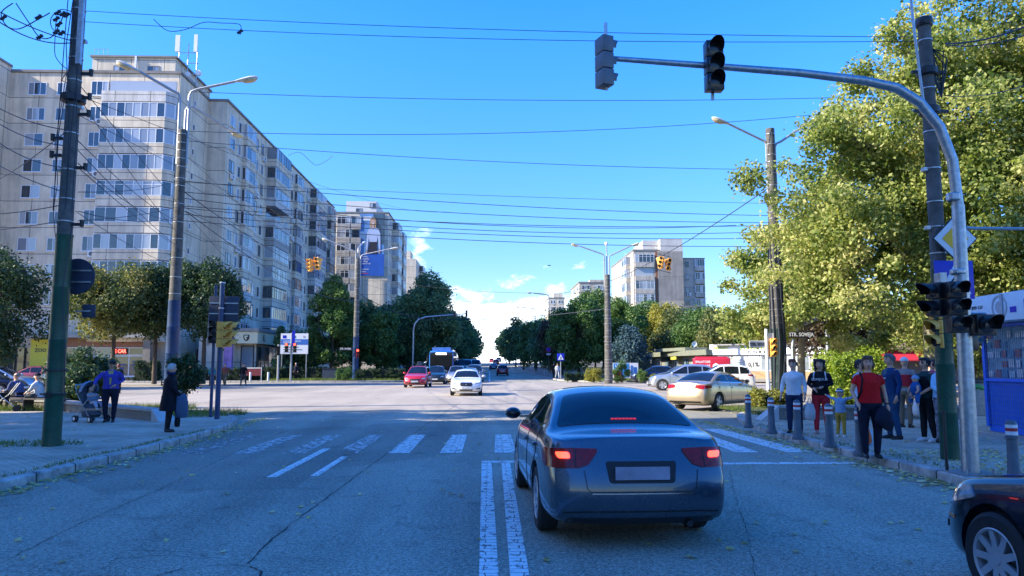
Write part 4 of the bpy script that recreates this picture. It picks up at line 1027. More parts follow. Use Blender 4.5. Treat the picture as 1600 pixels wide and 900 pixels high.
def hedge(label, x0, x1, y0, y1, h, n, m, seed):
    rs = np.random.RandomState(seed); cx, cy = (x0+x1)/2, (y0+y1)/2
    root = empty('hedge', (cx, cy, H(cy)+.1), 0, label, 'hedge')
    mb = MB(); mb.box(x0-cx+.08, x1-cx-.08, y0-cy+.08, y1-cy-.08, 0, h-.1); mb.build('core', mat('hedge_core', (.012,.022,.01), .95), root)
    # leaves spread over the box surface
    cl = []; rr = random.Random(seed)
    for i in range(int(n/60)): 
        f = rr.random(); a = rr.uniform(x0, x1)-cx; b = rr.uniform(y0, y1)-cy; c = rr.uniform(.05, h)
        if f < .45: b = y0-cy
        elif f < .65: c = h-.05
        elif f < .8: a = x0-cx
        else: a = x1-cx
        cl.append((a, b, c, .16))
    leaves('foliage', cl, n, .09, m, root, seed, shell=.1); return root
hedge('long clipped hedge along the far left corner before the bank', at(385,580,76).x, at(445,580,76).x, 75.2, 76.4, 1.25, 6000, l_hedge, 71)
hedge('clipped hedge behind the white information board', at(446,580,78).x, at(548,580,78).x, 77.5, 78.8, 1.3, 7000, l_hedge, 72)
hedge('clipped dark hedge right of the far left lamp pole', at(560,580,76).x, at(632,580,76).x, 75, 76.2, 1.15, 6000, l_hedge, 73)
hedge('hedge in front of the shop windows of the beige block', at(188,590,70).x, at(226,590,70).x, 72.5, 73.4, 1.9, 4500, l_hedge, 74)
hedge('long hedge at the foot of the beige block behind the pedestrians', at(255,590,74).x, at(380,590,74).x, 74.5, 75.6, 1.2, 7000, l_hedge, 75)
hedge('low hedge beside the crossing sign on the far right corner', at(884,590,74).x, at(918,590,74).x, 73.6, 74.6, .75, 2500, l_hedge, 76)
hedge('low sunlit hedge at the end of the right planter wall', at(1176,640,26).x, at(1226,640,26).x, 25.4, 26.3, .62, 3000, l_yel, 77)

# avenue trees: left side (dark) and right side
gL = 'trees lining the left side of the avenue'; gR = 'trees lining the right side of the avenue'
def av(px, Y, h, cr, m, label, seed, n=16000, leaf=.3, cz=None, rz=None, ry=None, tr=.2, taper=0, grp=gL, K=64, name='broadleaf_tree'):
    return tree(name, label, (at(px, 560, Y).x, Y), h, cr, cz or h*.55, K, n, leaf, m, seed, tr, rc=cr*.22, group=grp, rzz=rz or h*.45, ry=ry, taper=taper)
l_dk2 = leaf_mat('foliage_deep', [(.04,.09,.042),(.10,.18,.075),(.19,.28,.11)], .2)
av(517, 80, 11.4, 2.9, l_mid, 'tall slender green tree nearest the bank on the left side', 101, 26000, .22, 6.2, 5.6, taper=.35)
av(562, 86, 9.0, 3.3, l_dk2, 'dark tree behind the far left lamp pole', 102, 20000, .24)
av(594, 84, 8.0, 2.6, l_mid, 'shorter green tree between lamp pole and the tall dark crown', 103, 15000, .24)
av(610, 95, 9.5, 3.4, l_dk2, 'dark bushy tree left of the tallest avenue crown', 104, 16000, .26)
av(668, 92, 12.6, 4.6, l_dk2, 'tallest broad dark tree on the left side of the avenue', 105, 34000, .26, 7.4, 5.4)
av(640, 104, 11.0, 4, l_dark, 'dark tree filling the gap behind the tallest avenue crown', 106, 18000, .3)
av(708, 118, 10.5, 3.6, l_dk2, 'dark tree above the blue bus', 107, 18000, .3)
av(716, 140, 10.5, 4.0, l_dark, 'dark tree behind the bus, second from the avenue end', 108, 12000, .36)
av(722, 165, 11.2, 4.0, l_dk2, 'small looking far tree on the left at the avenue end', 109, 9000, .42)
av(728, 200, 11, 4.6, l_dark, 'farthest dark tree on the left of the avenue', 110, 7000, .5)
av(438, 79, 5.2, 1.5, l_dk2, 'small pointed dark conifer above the information board', 111, 8000, .16, 3.0, 2.7, taper=.85, name='conifer', K=24)
av(470, 82, 5.2, 2.6, l_dark, 'low dark tree behind the information board', 112, 9000, .2)
# right of the avenue
av(905, 92, 10.0, 4.2, l_mid, 'big green tree left of the concrete lamp pole', 121, 28000, .26, grp=gR)
av(878, 104, 8.8, 3.4, l_brown, 'bare brownish tree on the right side of the avenue', 122, 12000, .26, grp=gR)
av(862, 118, 9.4, 3.8, l_dk2, 'dark tree behind the bare brownish one', 123, 16000, .3, grp=gR)
av(838, 135, 9.5, 3.6, l_dark, 'dark tree right of the avenue near its middle', 124, 12000, .34, grp=gR)
av(818, 150, 10.6, 4.0, l_dk2, 'loose dark tree leaning over the avenue on the right', 125, 11000, .38, grp=gR)
av(806, 180, 11.0, 4.4, l_dk2, 'far dark tree on the right near the avenue end', 126, 8000, .45, grp=gR)
av(796, 215, 11, 4.4, l_dark, 'farthest dark tree on the right of the avenue', 127, 7000, .5, grp=gR)
av(942, 110, 14.2, 4.2, l_mid, 'tall green tree rising behind the concrete lamp pole', 128, 24000, .3, grp=gR)
av(968, 96, 10.0, 3.8, l_mid, 'green tree just right of the concrete lamp pole', 129, 20000, .26, grp=gR)
av(985, 84, 5.6, 3.0, l_blue, 'blue green spruce behind the billboard', 130, 14000, .2, 3.2, 3.0, taper=.6, name='spruce_tree', grp=gR)
av(1012, 120, 11.4, 4.6, l_mid, 'green tree below the cream block', 131, 18000, .32, grp=gR)
av(1040, 108, 10.4, 3.4, l_yel, 'bright yellow tree below the cream block', 132, 14000, .28, grp=gR)
av(1072, 100, 8.8, 4.6, l_gold, 'olive tree behind the shop roofs', 133, 18000, .28, grp=gR)
av(1108, 92, 9.2, 4.4, l_mid, 'green tree behind the shop sign', 134, 18000, .26, grp=gR)
av(1150, 84, 8.4, 4.4, l_gold, 'olive gold tree above the exchange office', 135, 18000, .26, grp=gR)
av(1195, 82, 8.4, 4.2, l_mid, 'green tree right above the exchange office roof', 136, 15000, .26, grp=gR)
for i, (px, Y) in enumerate([(1000,150),(1060,150),(900,150),(930,165),(870,175)]):
    av(px, Y, 12, 6, [l_dark, l_mid][i % 2], ['dark background tree under the left edge of the cream block','background tree under the right part of the cream block','background tree before the distant pale block','background tree left of the tall green one','background tree before the small distant block'][i], 140+i, 9000, .5, grp=gR)
# left off-frame street tree that dapples the crossing
for i, (x_, y_, h_) in enumerate([(-20.5,16.6,13.5),(-22.0,21.0,15),(-27.5,15.6,17),(-29,19.6,18)]):
    tree('broadleaf_tree', ['nearest','second','third','fourth'][i]+' street tree beyond the left edge on the corner pavement', (x_, y_), h_, 3.0, h_*.62, 30, 9000, .3, l_mid, 161+i, .2, rzz=h_*.36)

# grass
grass_patch('grass', 'bright grass on the corner island behind the left kerb', lambda x, y: ((x+9.6)/2.0)**2+((y-23.8)/1.5)**2 < 1, (-12,-7.4,22,25.6), 5000, .16, .12, 1)
grass_patch('grass', 'grass tufts round the foot of the green pole', lambda x, y: (x+9.1)**2/1.3+(y-15)**2/.25 < 1 and (x+9.1)**2+(y-15)**2 > .04, (-10.5,-7.8,14.3,15.7), 1600, .09, .12, 2)
grass_patch('grass', 'sunlit weeds inside the left planter', lambda x, y: True, (-17,-10.5,25.6,27.2), 5000, .22, .12, 3)
grass_patch('grass', 'sunlit grass on the right corner island', lambda x, y: y > 22.3+(x-8.4)*.15, (8.3,11.8,22.3,27), 9000, .14, .12, 4)
grass_patch('grass', 'sunlit verge along the far right corner', lambda x, y: True, (9.5,24,71.6,74.8), 9000, .22, .12, 5)
grass_patch('grass', 'grass on the far left corner under the trees', lambda x, y: True, (-22,-9,73.5,79), 9000, .25, .1, 6)
grass_patch('grass', 'weeds along the right kerb by the bollards', lambda x, y: abs(x-6.95-.03*math.sin(y*3)) < .12 or (x > 7 and x < 8.2 and rnd.random() < .03), (6.8,8.6,8.5,20), 5000, .05, .12, 7)
grass_patch('grass', 'weeds growing in the joints of the left kerb', lambda x, y: abs(x+6.78-.04*math.sin(y*2.3)) < .06, (-6.95,-6.6,6,18), 2600, .06, .12, 8)
# ================================================================ vehicles
def crv(keys, y):
    """smooth-ish interpolation through (y, value) keys"""
    if y <= keys[0][0]: return keys[0][1]
    for (a, va), (b, vb) in zip(keys[:-1], keys[1:]):
        if y <= b:
            t = (y-a)/(b-a); return va+(vb-va)*t
    return keys[-1][1]
def mk_obj(me, name, m, parent):
    me.materials.clear()
    for q in (m if isinstance(m, (list, tuple)) else [m]): me.materials.append(q)
    o = bpy.data.objects.new(name, me); col.objects.link(o)
    if parent is not None: o.parent = parent
    return o
tyre_m = mat('tyre_rubber', (.018,.018,.02), .8, var=.25, scale=20)
rim_m = mat('alloy_rim', (.42,.44,.47), .32, metal=.35, var=.1)
chrome = mat('chrome', (.7,.71,.72), .12, metal=1.0, var=.02)
well_m = mat('wheel_well', (.01,.01,.011), .9)
seam_m = mat('panel_gap', (.008,.008,.01), .6)
trim_m = mat('black_trim', (.015,.015,.018), .45)
def car_glass(name, c=(.008,.012,.018)):
    m = mat(name, c, .03, var=.5, scale=1.2, spec=.42); return m
cglass = car_glass('car_glass'); 
tail_m = mat('tail_lamp', (.27,.004,.006), .15, var=.45, scale=22, spec=.4)
tail_lit = mat('tail_lamp_lit', (.6,.03,.02), .2, var=.3, scale=30, coat=1.0, emit=(1,.06,.02), estr=1.3)
head_m = mat('head_lamp', (.45,.47,.5), .08, metal=.5, var=.35, scale=25, coat=1.0)
amber = mat('amber_lens', (.6,.2,.02), .2)
plate_m = mat('number_plate', (.68,.69,.7), .4, var=.03)
def paint_m(name, c, metal=.0, rough=.28, flake=.0):
    m, t, b = principled(name)
    b.inputs['Base Color'].default_value = (*c, 1); b.inputs['Metallic'].default_value = metal; b.inputs['Roughness'].default_value = rough
    b.inputs['Coat Weight'].default_value = 1.0; b.inputs['Coat Roughness'].default_value = .03
    co = N(t, 'ShaderNodeTexCoord'); nz = N(t, 'ShaderNodeTexNoise', i_Scale=2.2, i_Detail=8.0, i_Roughness=.7); L(t, co.outputs['Object'], nz.inputs['Vector'])
    rr = N(t, 'ShaderNodeMapRange'); rr.inputs['From Min'].default_value = .35; rr.inputs['From Max'].default_value = .75; rr.inputs['To Min'].default_value = rough*.8; rr.inputs['To Max'].default_value = min(1, rough*1.5)
    L(t, nz.outputs[0], rr.inputs['Value']); L(t, rr.outputs[0], b.inputs['Roughness'])
    # road dust low on the body
    sp = N(t, 'ShaderNodeSeparateXYZ'); L(t, co.outputs['Object'], sp.inputs[0])
    lo = M('MULTIPLY', M('SUBTRACT', .55, sp.outputs[2], tree=t), 1.2, clamp=True, tree=t)
    df = M('MULTIPLY', M('MULTIPLY', lo, nz.outputs[0], tree=t), .55, tree=t)
    mm = N(t, 'ShaderNodeMix', data_type='RGBA'); L(t, df, mm.inputs['Factor']); mm.inputs['A'].default_value = (*c, 1); mm.inputs['B'].default_value = (.16,.14,.12,1)
    L(t, mm.outputs['Result'], b.inputs['Base Color'])
    MATS[name] = m; return m

SPEC = {
 # y from rear bumper (0) to front bumper (len)
 'sedan': dict(len=4.58, wid=1.77, hgt=1.43, wb=(1.03, 3.68), r=.325,
    deck=[(0,.99),(.06,1.0),(.55,1.03),(1.0,1.03),(2.2,.99),(3.25,.955),(3.45,.93),(4.0,.86),(4.35,.76),(4.58,.62)],
    roof=[(.0,0),(.62,0),(1.38,.315),(1.75,.375),(2.2,.39),(2.6,.36),(3.42,.0),(4.58,0)],
    plan=[(0,.87),(.12,.94),(.5,.985),(1.2,1.0),(3.4,1.0),(4.1,.96),(4.4,.88),(4.58,.76)], belt=.86, gw=.66, rear=(.02,.13), front=(.02,.12)),
 'hatch': dict(len=4.25, wid=1.75, hgt=1.53, wb=(.80, 3.39), r=.31,
    deck=[(0,.98),(.3,1.0),(2.2,.98),(3.1,.98),(3.4,.95),(3.95,.84),(4.15,.74),(4.25,.62)],
    roof=[(0,.0),(.12,.02),(.42,.44),(.8,.53),(1.6,.56),(2.1,.53),(3.15,.0),(4.25,0)],
    plan=[(0,.84),(.12,.93),(.5,.98),(1.2,1.0),(3.2,1.0),(3.9,.95),(4.1,.88),(4.25,.78)], belt=.86, gw=.68, rear=(.03,.06), front=(.02,.1)),
 'suv': dict(len=4.55, wid=1.86, hgt=1.68, wb=(.92, 3.62), r=.36,
    deck=[(0,1.05),(.3,1.09),(2.2,1.06),(3.2,1.05),(3.5,1.03),(4.1,.96),(4.42,.86),(4.55,.7)],
    roof=[(0,.0),(.12,.02),(.5,.46),(.9,.56),(1.6,.60),(2.2,.58),(3.3,.0),(4.55,0)],
    plan=[(0,.84),(.12,.94),(.5,.98),(1.2,1.0),(3.4,1.0),(4.15,.95),(4.4,.87),(4.55,.76)], belt=.87, gw=.67, rear=(.03,.07), front=(.02,.08)),
 'van': dict(len=5.3, wid=1.99, hgt=2.3, wb=(1.0, 4.4), r=.35,
    deck=[(0,1.1),(.3,1.12),(3.6,1.12),(4.2,1.1),(4.45,1.08),(5.0,.95),(5.2,.8),(5.3,.62)],
    roof=[(0,0),(.08,.9),(.25,1.1),(1.5,1.15),(3.2,1.13),(3.6,1.0),(4.4,.0),(5.3,0)],
    plan=[(0,.92),(.12,.97),(.5,1.0),(4.4,1.0),(4.9,.95),(5.15,.88),(5.3,.8)], belt=.94, gw=.82, rear=(.0,.0), front=(.02,.06)),
}
def car_body(sp, lvl=2, arches=True):
    Ln, W, sp_r = sp['len'], sp['wid']/2, sp['r']; zb = .19
    ys = sorted(set([0, .05, .15, .35, .62, .85, 1.1, 1.35, 1.6, 1.9, 2.2, 2.6, 3.0, 3.25, 3.45, 3.75, Ln-.5, Ln-.3, Ln-.14, Ln-.04, Ln] + [k[0] for k in sp['roof']]))
    ys = [y for i, y in enumerate(ys) if i == 0 or y-ys[i-1] > .035 or y == Ln]
    lev = [0, 1, 2, 3, 4, 5, 6]; us = [-1, -.72, -.38, 0, .38, .72, 1]
    def pos(ui, y, w):
        u = us[ui]; d = crv(sp['deck'], y); g = crv(sp['roof'], y); pl = crv(sp['plan'], y)
        cab = min(1, g/.18)
        zz = [zb, zb+.09, .40, .62 if d > .75 else .5*(d+.4), d-.10, d-.015, d]
        xx = [.86, .965, 1.0, .998, .975, .93, .86]
        if w == 6:
            z = d+g; hw = (.86*(1-cab) + cab*(sp['belt']-(sp['belt']-sp['gw'])*min(1, g/max(k[1] for k in sp['roof'])))) if g > 0 else .86
        elif w == 5:
            z = d-.015; hw = .93*(1-cab)+ (sp['belt']+.06)*cab
        elif w == 4: z = d-.10; hw = .985
        else: z = zz[w]; hw = xx[w]
        x = u*hw*W*pl
        if w == 6: z += (.025+.03*cab)*(1-u*u) + (-.012 if abs(u) == 1 else 0)
        if w == 0: x = u*.86*W*pl
        end = 1-min(1, min(y, Ln-y)/.35)
        # end profiles
        fr = max(0, 1-y/.55); ff = max(0, 1-(Ln-y)/.5)
        hgt = (z-zb)/(max(d-zb, .1))
        rp = sp['rear']; fp = sp['front']
        dr = (rp[0]+rp[1]*max(0, (z-.62)/.4)) if z > .62 else (0 if z > .36 else .10*(.36-z)/.17)
        df = (fp[0]+fp[1]*max(0, (z-.5)/.3)) if z > .5 else (0 if z > .33 else .09*(.33-z)/.14)
        yy = y + fr*(dr+.085*abs(u)**4) - ff*(df+.16*abs(u)**2.6)
        z += end*(.05 if w == 0 else 0)
        return (x, yy, z)
    bm = bmesh.new(); V = {}
    nu, ny, nw = len(us), len(ys), len(lev)
    for i in range(nu):
        for j in range(ny):
            for k in range(nw):
                if i in (0, nu-1) or j in (0, ny-1) or k in (0, nw-1): 
                    if 0 < k < nw-1 and 0 < i < nu-1 and 0 < j < ny-1: continue
                    if 0 < k < nw-1 and 0 < i < nu-1: # end cap: x from lateral fraction of side width at this level
                        a, b = pos(0, ys[j], k), pos(nu-1, ys[j], k); mid = pos(i, ys[j], k)
                        V[i,j,k] = bm.verts.new((b[0]*us[i], mid[1], a[2]))
                    else: V[i,j,k] = bm.verts.new(pos(i, ys[j], k))
    def q(a, b, c, d): bm.faces.new((V[a], V[b], V[c], V[d]))
    for i in range(nu-1):
        for j in range(ny-1): q((i,j,nw-1),(i+1,j,nw-1),(i+1,j+1,nw-1),(i,j+1,nw-1)); q((i,j,0),(i,j+1,0),(i+1,j+1,0),(i+1,j,0))
        for k in range(nw-1): q((i,0,k),(i+1,0,k),(i+1,0,k+1),(i,0,k+1)); q((i,ny-1,k),(i,ny-1,k+1),(i+1,ny-1,k+1),(i+1,ny-1,k))
    for j in range(ny-1):
        for k in range(nw-1): q((0,j,k),(0,j,k+1),(0,j+1,k+1),(0,j+1,k)); q((nu-1,j,k),(nu-1,j+1,k),(nu-1,j+1,k+1),(nu-1,j,k+1))
    bmesh.ops.recalc_face_normals(bm, faces=bm.faces)
    cl_ = bm.edges.layers.float.new('crease_edge')
    def cr(a, b, val):
        e = bm.edges.get((V[a], V[b]))
        if e: e[cl_] = val
    for i in range(nu-1):
        cr((i,0,nw-1), (i+1,0,nw-1), .9); cr((i,ny-1,nw-1), (i+1,ny-1,nw-1), .3)
    for j in range(ny-1):
        g_ = crv(sp['roof'], ys[j]); c_ = .6 if g_ < .03 else .42
        for i in (0, nu-1): cr((i,j,nw-1), (i,j+1,nw-1), c_); cr((i,j,nw-2), (i,j+1,nw-2), .25); cr((i,j,3), (i,j+1,3), .35); cr((i,j,1), (i,j+1,1), .3)
    me = bpy.data.meshes.new('body'); bm.to_mesh(me); bm.free()
    o = bpy.data.objects.new('tmp', me); col.objects.link(o)
    s = o.modifiers.new('s', 'SUBSURF'); s.levels = lvl; s.render_levels = lvl
    me.materials.append(seam_m); me.materials.append(well_m)
    cut = None
    if arches:
        cb = MB(); cb.mat(1)
        for yw in sp['wb']:
            for sx in (-1, 1):
                x0, x1 = (sx*(W-.26), sx*(W+.2)); cb.lathe([(sp_r+.055, min(x0,x1)), (sp_r+.055, max(x0,x1))], 28, (0, yw, sp_r), 'X')
        # lathe axis X puts (z,x,y): profile z along X
        cme = cb.mesh('cut'); bmm = bmesh.new(); bmm.from_mesh(cme); bmesh.ops.recalc_face_normals(bmm, faces=bmm.faces); bmm.to_mesh(cme); bmm.free()
        cme.materials.append(seam_m); cme.materials.append(well_m)
        cut = bpy.data.objects.new('cut', cme); col.objects.link(cut)
        bo = o.modifiers.new('b', 'BOOLEAN'); bo.object = cut; bo.operation = 'DIFFERENCE'; bo.solver = 'EXACT'
    bpy.context.view_layer.update()
    out = bpy.data.meshes.new_from_object(o.evaluated_get(bpy.context.evaluated_depsgraph_get()))
    bpy.data.objects.remove(o)
    if cut: bpy.data.objects.remove(cut)
    out.polygons.foreach_set('use_smooth', [True]*len(out.polygons)); out.set_sharp_from_angle(angle=R(38))
    return out
def rounded(poly, r=.03, n=3):
    out = []; k = len(poly)
    for i in range(k):
        p, a, b = Vector(poly[i]), Vector(poly[i-1]), Vector(poly[(i+1) % k])
        da, db = (a-p), (b-p); ra = min(r, da.length*.45); rb = min(r, db.length*.45)
        s, e = p+da.normalized()*ra, p+db.normalized()*rb
        for j in range(n+1):
            t = j/n; out.append(tuple((s*(1-t)**2+p*2*t*(1-t)+e*t*t)))
    return out
def ribbon(pts, w):
    l = offset_line(pts, w/2); r = offset_line(pts, -w/2); return [tuple(p) for p in l]+[tuple(p) for p in r[::-1]]
class Proj:
    def __init__(s, me): 
        bm = bmesh.new(); bm.from_mesh(me); s.bvh = BVHTree.FromBMesh(bm); bm.free()
    def patch(s, poly, mode, sign=1, off=.004, grid=.07, t=0.0, c=(0, 1.5), maxd=99):
        """polygon -> mesh lying on the body. mode 'side': (y,z) cast along -sign*x; 'end': (x,z) cast along y from outside (sign=-1 rear, +1 front);
        'top': (x,y) cast down; 'wrap': (azimuth degrees, z) cast towards the axis at c"""
        bm = bmesh.new(); f = bm.faces.new([bm.verts.new((a, b, 0)) for a, b in poly])
        bmesh.ops.triangulate(bm, faces=[f])
        mn = [min(p[i] for p in poly) for i in (0, 1)]; mxx = [max(p[i] for p in poly) for i in (0, 1)]
        for i in (0, 1):
            st = grid if not (mode == 'wrap' and i == 0) else 3.0
            q = mn[i]+st
            while q < mxx[i]:
                no = (1,0,0) if i == 0 else (0,1,0); co = (q,0,0) if i == 0 else (0,q,0)
                bmesh.ops.bisect_plane(bm, geom=bm.verts[:]+bm.edges[:]+bm.faces[:], plane_co=co, plane_no=no); q += st
        res = {}; bad = []
        for v in bm.verts:
            a, b = v.co.x, v.co.y
            if mode == 'side': o, d = Vector((sign*3, a, b)), Vector((-sign, 0, 0))
            elif mode == 'end': o, d = Vector((a, 3*sign+(6 if sign > 0 else 0), b)), Vector((0, -sign, 0))
            elif mode == 'top': o, d = Vector((a, b, 4)), Vector((0, 0, -1))
            else:
                an = R(a); d0 = Vector((math.sin(an), math.cos(an)*sign, 0)); o = Vector((c[0], c[1], b))+d0*5; d = -d0
            loc, no, _, _ = s.bvh.ray_cast(o, d)
            if loc is None: bad.append(v); continue
            if no.dot(d) > 0: no = -no
            v.co = loc+no*off; res[v] = no
        if bad: bmesh.ops.delete(bm, geom=bad, context='VERTS')
        bmesh.ops.recalc_face_normals(bm, faces=bm.faces)
        # make sure they face outward
        if bm.faces:
            f0 = max(bm.faces, key=lambda f: f.calc_area()); v0 = f0.verts[0]
            if v0 in res and f0.normal.dot(res[v0]) < 0: bmesh.ops.reverse_faces(bm, faces=bm.faces)
        be = [e for e in bm.edges if e.is_boundary]
        if be and off > .002:
            r = bmesh.ops.extrude_edge_only(bm, edges=be); nv = [g for g in r['geom'] if isinstance(g, bmesh.types.BMVert)]
            for v in nv:
                near = min((w for e in v.link_edges for w in (e.other_vert(v),) if w in res), key=lambda w: (w.co-v.co).length, default=None)
                if near is not None: v.co = v.co-res[near]*(off+.004)
        me = bpy.data.meshes.new('p'); bm.to_mesh(me); bm.free()
        me.polygons.foreach_set('use_smooth', [True]*len(me.polygons)); me.set_sharp_from_angle(angle=R(40)); return me

def wheel(parent, x, y, r, sx, style='five', steer=0.0, w=.205, detail=True):
    mb = MB(); n = 32 if detail else 20; h = w/2
    mb.lathe([(r*.66,-h*.9),(r*.9,-h),(r*.985,-h*.78),(r,-h*.3),(r,h*.3),(r*.985,h*.78),(r*.9,h),(r*.66,h*.9),(r*.64,0),(r*.66,-h*.9)], n, (0,0,0), 'X', cap=False)
    t = mb.build('wheel', tyre_m, parent, smooth=True); t.location = (x, y, r); t.rotation_euler = (0, 0, steer)
    rb = MB(); o_ = sx*h
    rb.lathe([(r*.665, o_*.96),(r*.64, o_*1.0),(r*.60, o_*.90),(r*.58, o_*.2),(.0001, o_*.05)], n, (0,0,0), 'X', cap=False)
    rb.lathe([(.0001, o_*.94),(r*.12, o_*.92),(r*.15, o_*.6)], 16, (0,0,0), 'X', cap=False)
    spk = {'five': 5, 'ten': 10, 'nine': 9, 'seven': 7, 'cover': 8}[style]
    for k in range(spk):
        a = 2*PI*k/spk; u = Vector((0, math.cos(a), math.sin(a))); v = Vector((0, -math.sin(a), math.cos(a)))
        w0, w1 = (r*.10, r*.075) if spk > 6 else (r*.16, r*.12)
        if style == 'cover': w0 = r*.13; w1 = r*.2
        pts = [(u*r*.1, w0), (u*r*.35, (w0+w1)/2*.9), (u*r*.62, w1)]
        vs = []
        for (c_, ww), xo in zip(pts, (.86, .80, .9)):
            for s_ in (-1, 1): vs.append(c_+v*ww*s_+Vector((o_*xo, 0, 0)))
            for s_ in (1, -1): vs.append(c_+v*ww*s_*.8+Vector((o_*(xo-.3), 0, 0)))
        fs = []
        for i in range(2):
            for j in range(4): fs.append((i*4+j, i*4+(j+1) % 4, (i+1)*4+(j+1) % 4, (i+1)*4+j))
        rb.add(vs, fs)
    rb.mat(1); rb.lathe([(r*.59, o_*.1),(.001, o_*.08)], n, (0,0,0), 'X', cap=False)
    rr = rb.build('rim', [rim_m, well_m], t, smooth=True, angle=35); return t

def car(name, label, cat, kind, pm, loc, heading, rim='five', lvl=2, rear=None, front=None, plate='CT 08 LAM', group=None, glassm=None, detail=True, lit=False, scale=None, steer=0.0, rails=False, sidem=None, mirror=True, tailw='wide', van_side=False):
    """heading: radians anticlockwise from +Y; origin of the thing on the ground at mid length"""
    sp = SPEC[kind]; Ln, W = sp['len'], sp['wid']/2
    root = empty(name, (*loc, H(loc[1])), heading, label, cat, group)
    hold = bpy.data.objects.new('tmp_hold', None)
    me = car_body(sp, lvl if detail else 1)
    P = Proj(me); gm = glassm or cglass
    off = Vector((0, -Ln/2, 0)); objs = []
    def fin(o): o.location = Vector(o.location)+off; return o
    body = fin(mk_obj(me, 'body', [pm, well_m], root))
    dk = lambda y: crv(sp['deck'], y); rf = lambda y: crv(sp['deck'], y)+crv(sp['roof'], y)
    def part(nm, poly, mode, m_, sign=1, off_=.004, rr=.03, grid=.07, c=(0, 1.5), parent=None):
        try: pme = P.patch(rounded(poly, rr) if rr else poly, mode, sign, off_, grid, c=c)
        except Exception as e: return None
        if not pme.polygons: return None
        o = mk_obj(pme, nm, m_, parent or root)
        if parent is None: fin(o)
        return o
    # glasshouse
    rk = [k for k in sp['roof']]
    ytop = [k[0] for k in rk if k[1] > .6*max(q[1] for q in rk)]; yr0 = min(ytop); yf1 = max(ytop)
    base = [k[0] for k in rk if k[1] <= .021]
    yb_r = max([y for y in base if y < yr0] + [0.0]); yb_f = min([y for y in base if y > yf1])
    gmax = max(k[1] for k in rk)
    def zs(y, f): return dk(y)+.03+max(0, crv(rk, y)-.07-.03)*f
    # windscreen and rear window in (x,y) cast from above, from base to roof edge
    yf_hi = [y/100 for y in range(int(yf1*100)-60, int(yb_f*100)) if crv(rk, y/100) < gmax-.05 and y/100 > yf1-.5]
    y_a = (min(yf_hi) if yf_hi else yf1)+.02; y_b = yb_f-.05
    wb_ = sp['belt']*W; wt = sp['gw']*W
    tpw = lambda y: (sp['belt']-(sp['belt']-sp['gw'])*min(1, crv(rk, y)/gmax))*W
    scr = [(-tpw(y_b)+.05, y_b), (tpw(y_b)-.05, y_b), (tpw((y_a+y_b)/2)-.055, (y_a+y_b)/2), (tpw(y_a)-.08, y_a), (-tpw(y_a)+.08, y_a), (-tpw((y_a+y_b)/2)+.055, (y_a+y_b)/2)]
    part('windscreen', scr, 'top', gm, rr=.05, off_=.005)
    if kind == 'sedan':
        ra, rb_ = .70, 1.42
        part('rear_window', [(-tpw(ra)+.05, ra), (tpw(ra)-.05, ra), (tpw(1.05)-.07, 1.05), (tpw(rb_)-.09, rb_), (-tpw(rb_)+.09, rb_), (-tpw(1.05)+.07, 1.05)], 'top', gm, rr=.07, off_=.005, grid=.06)
    elif kind != 'van' or True:
        zt_ = dk(.3)+gmax*.78; zb_ = dk(.2)+.05
        if kind == 'van': zt_ = 1.85; zb_ = 1.2
        part('rear_window', [(-wb_+.14, zb_), (wb_-.14, zb_), (wt-.04, zt_), (-wt+.04, zt_)], 'end', gm, sign=-1, rr=.06, off_=.005)
    # side windows
    def roof_z(y): return rf(y)-(.075 if gmax < .5 else .085)
    if kind == 'van': wins = [(3.05, 4.2)] + ([(1.8, 2.95), (.5, 1.7)] if van_side else [])
    elif kind == 'sedan': wins = [(1.98, 3.12), (1.02, 1.92)]
    elif kind == 'hatch': wins = [(1.93, 2.9), (.98, 1.87), (.42, .9)]
    else: wins = [(2.0, 3.05), (1.08, 1.94), (.45, 1.0)]
    for sx in (-1, 1):
        for (a, b) in wins:
            lo = []; hi = []
            n = 6
            for i in range(n+1):
                y = a+(b-a)*i/n; lo.append((y, dk(y)+.035))
            for i in range(n+1):
                y = b-(b-a)*i/n; z = roof_z(y)
                if z > dk(y)+.06: hi.append((y, z))
            poly = lo+hi
            if len(hi) < 2: continue
            part('side_window', poly, 'side', gm, sign=sx, rr=.0, off_=.005, grid=.09)
        if detail:
            # door gaps, handles, chrome line
            dl = [(wins[0][1]+.08 if kind != 'van' else 4.15), wins[0][0]-.03] + ([wins[1][0]+.0] if len(wins) > 1 else [])
            for i, y in enumerate(dl):
                top = dk(y)-.0; pts = [(y, top), (y+.01, .62), (y-.02 if i != 2 else y+.1, .30)]
                if i == 2: 
                    yy = sp['wb'][0]+.42; pts = [(y+.02, top), (y+.03, .78), (yy, .52), (yy+.05, .3)]
                part('door_gap', ribbon(pts, .012), 'side', seam_m, sign=sx, rr=0, off_=.004, grid=.05)
            part('sill_gap', ribbon([(sp['wb'][0]+.45, .29), (sp['wb'][1]-.42, .29)], .012), 'side', seam_m, sign=sx, rr=0, off_=.004, grid=.06)
            for y in dl[1:]:
                part('door_handle', rounded([(y+.08, dk(y)-.19), (y+.28, dk(y)-.19), (y+.28, dk(y)-.155), (y+.08, dk(y)-.155)], .015), 'side', pm, sign=sx, rr=0, off_=.028, grid=.2)
            if kind in ('sedan',):
                part('window_trim', ribbon([(wins[0][1]-.05, dk(3)+.02), (1.0, dk(1)+.02)], .022), 'side', sidem or chrome, sign=sx, rr=0, off_=.009, grid=.2)
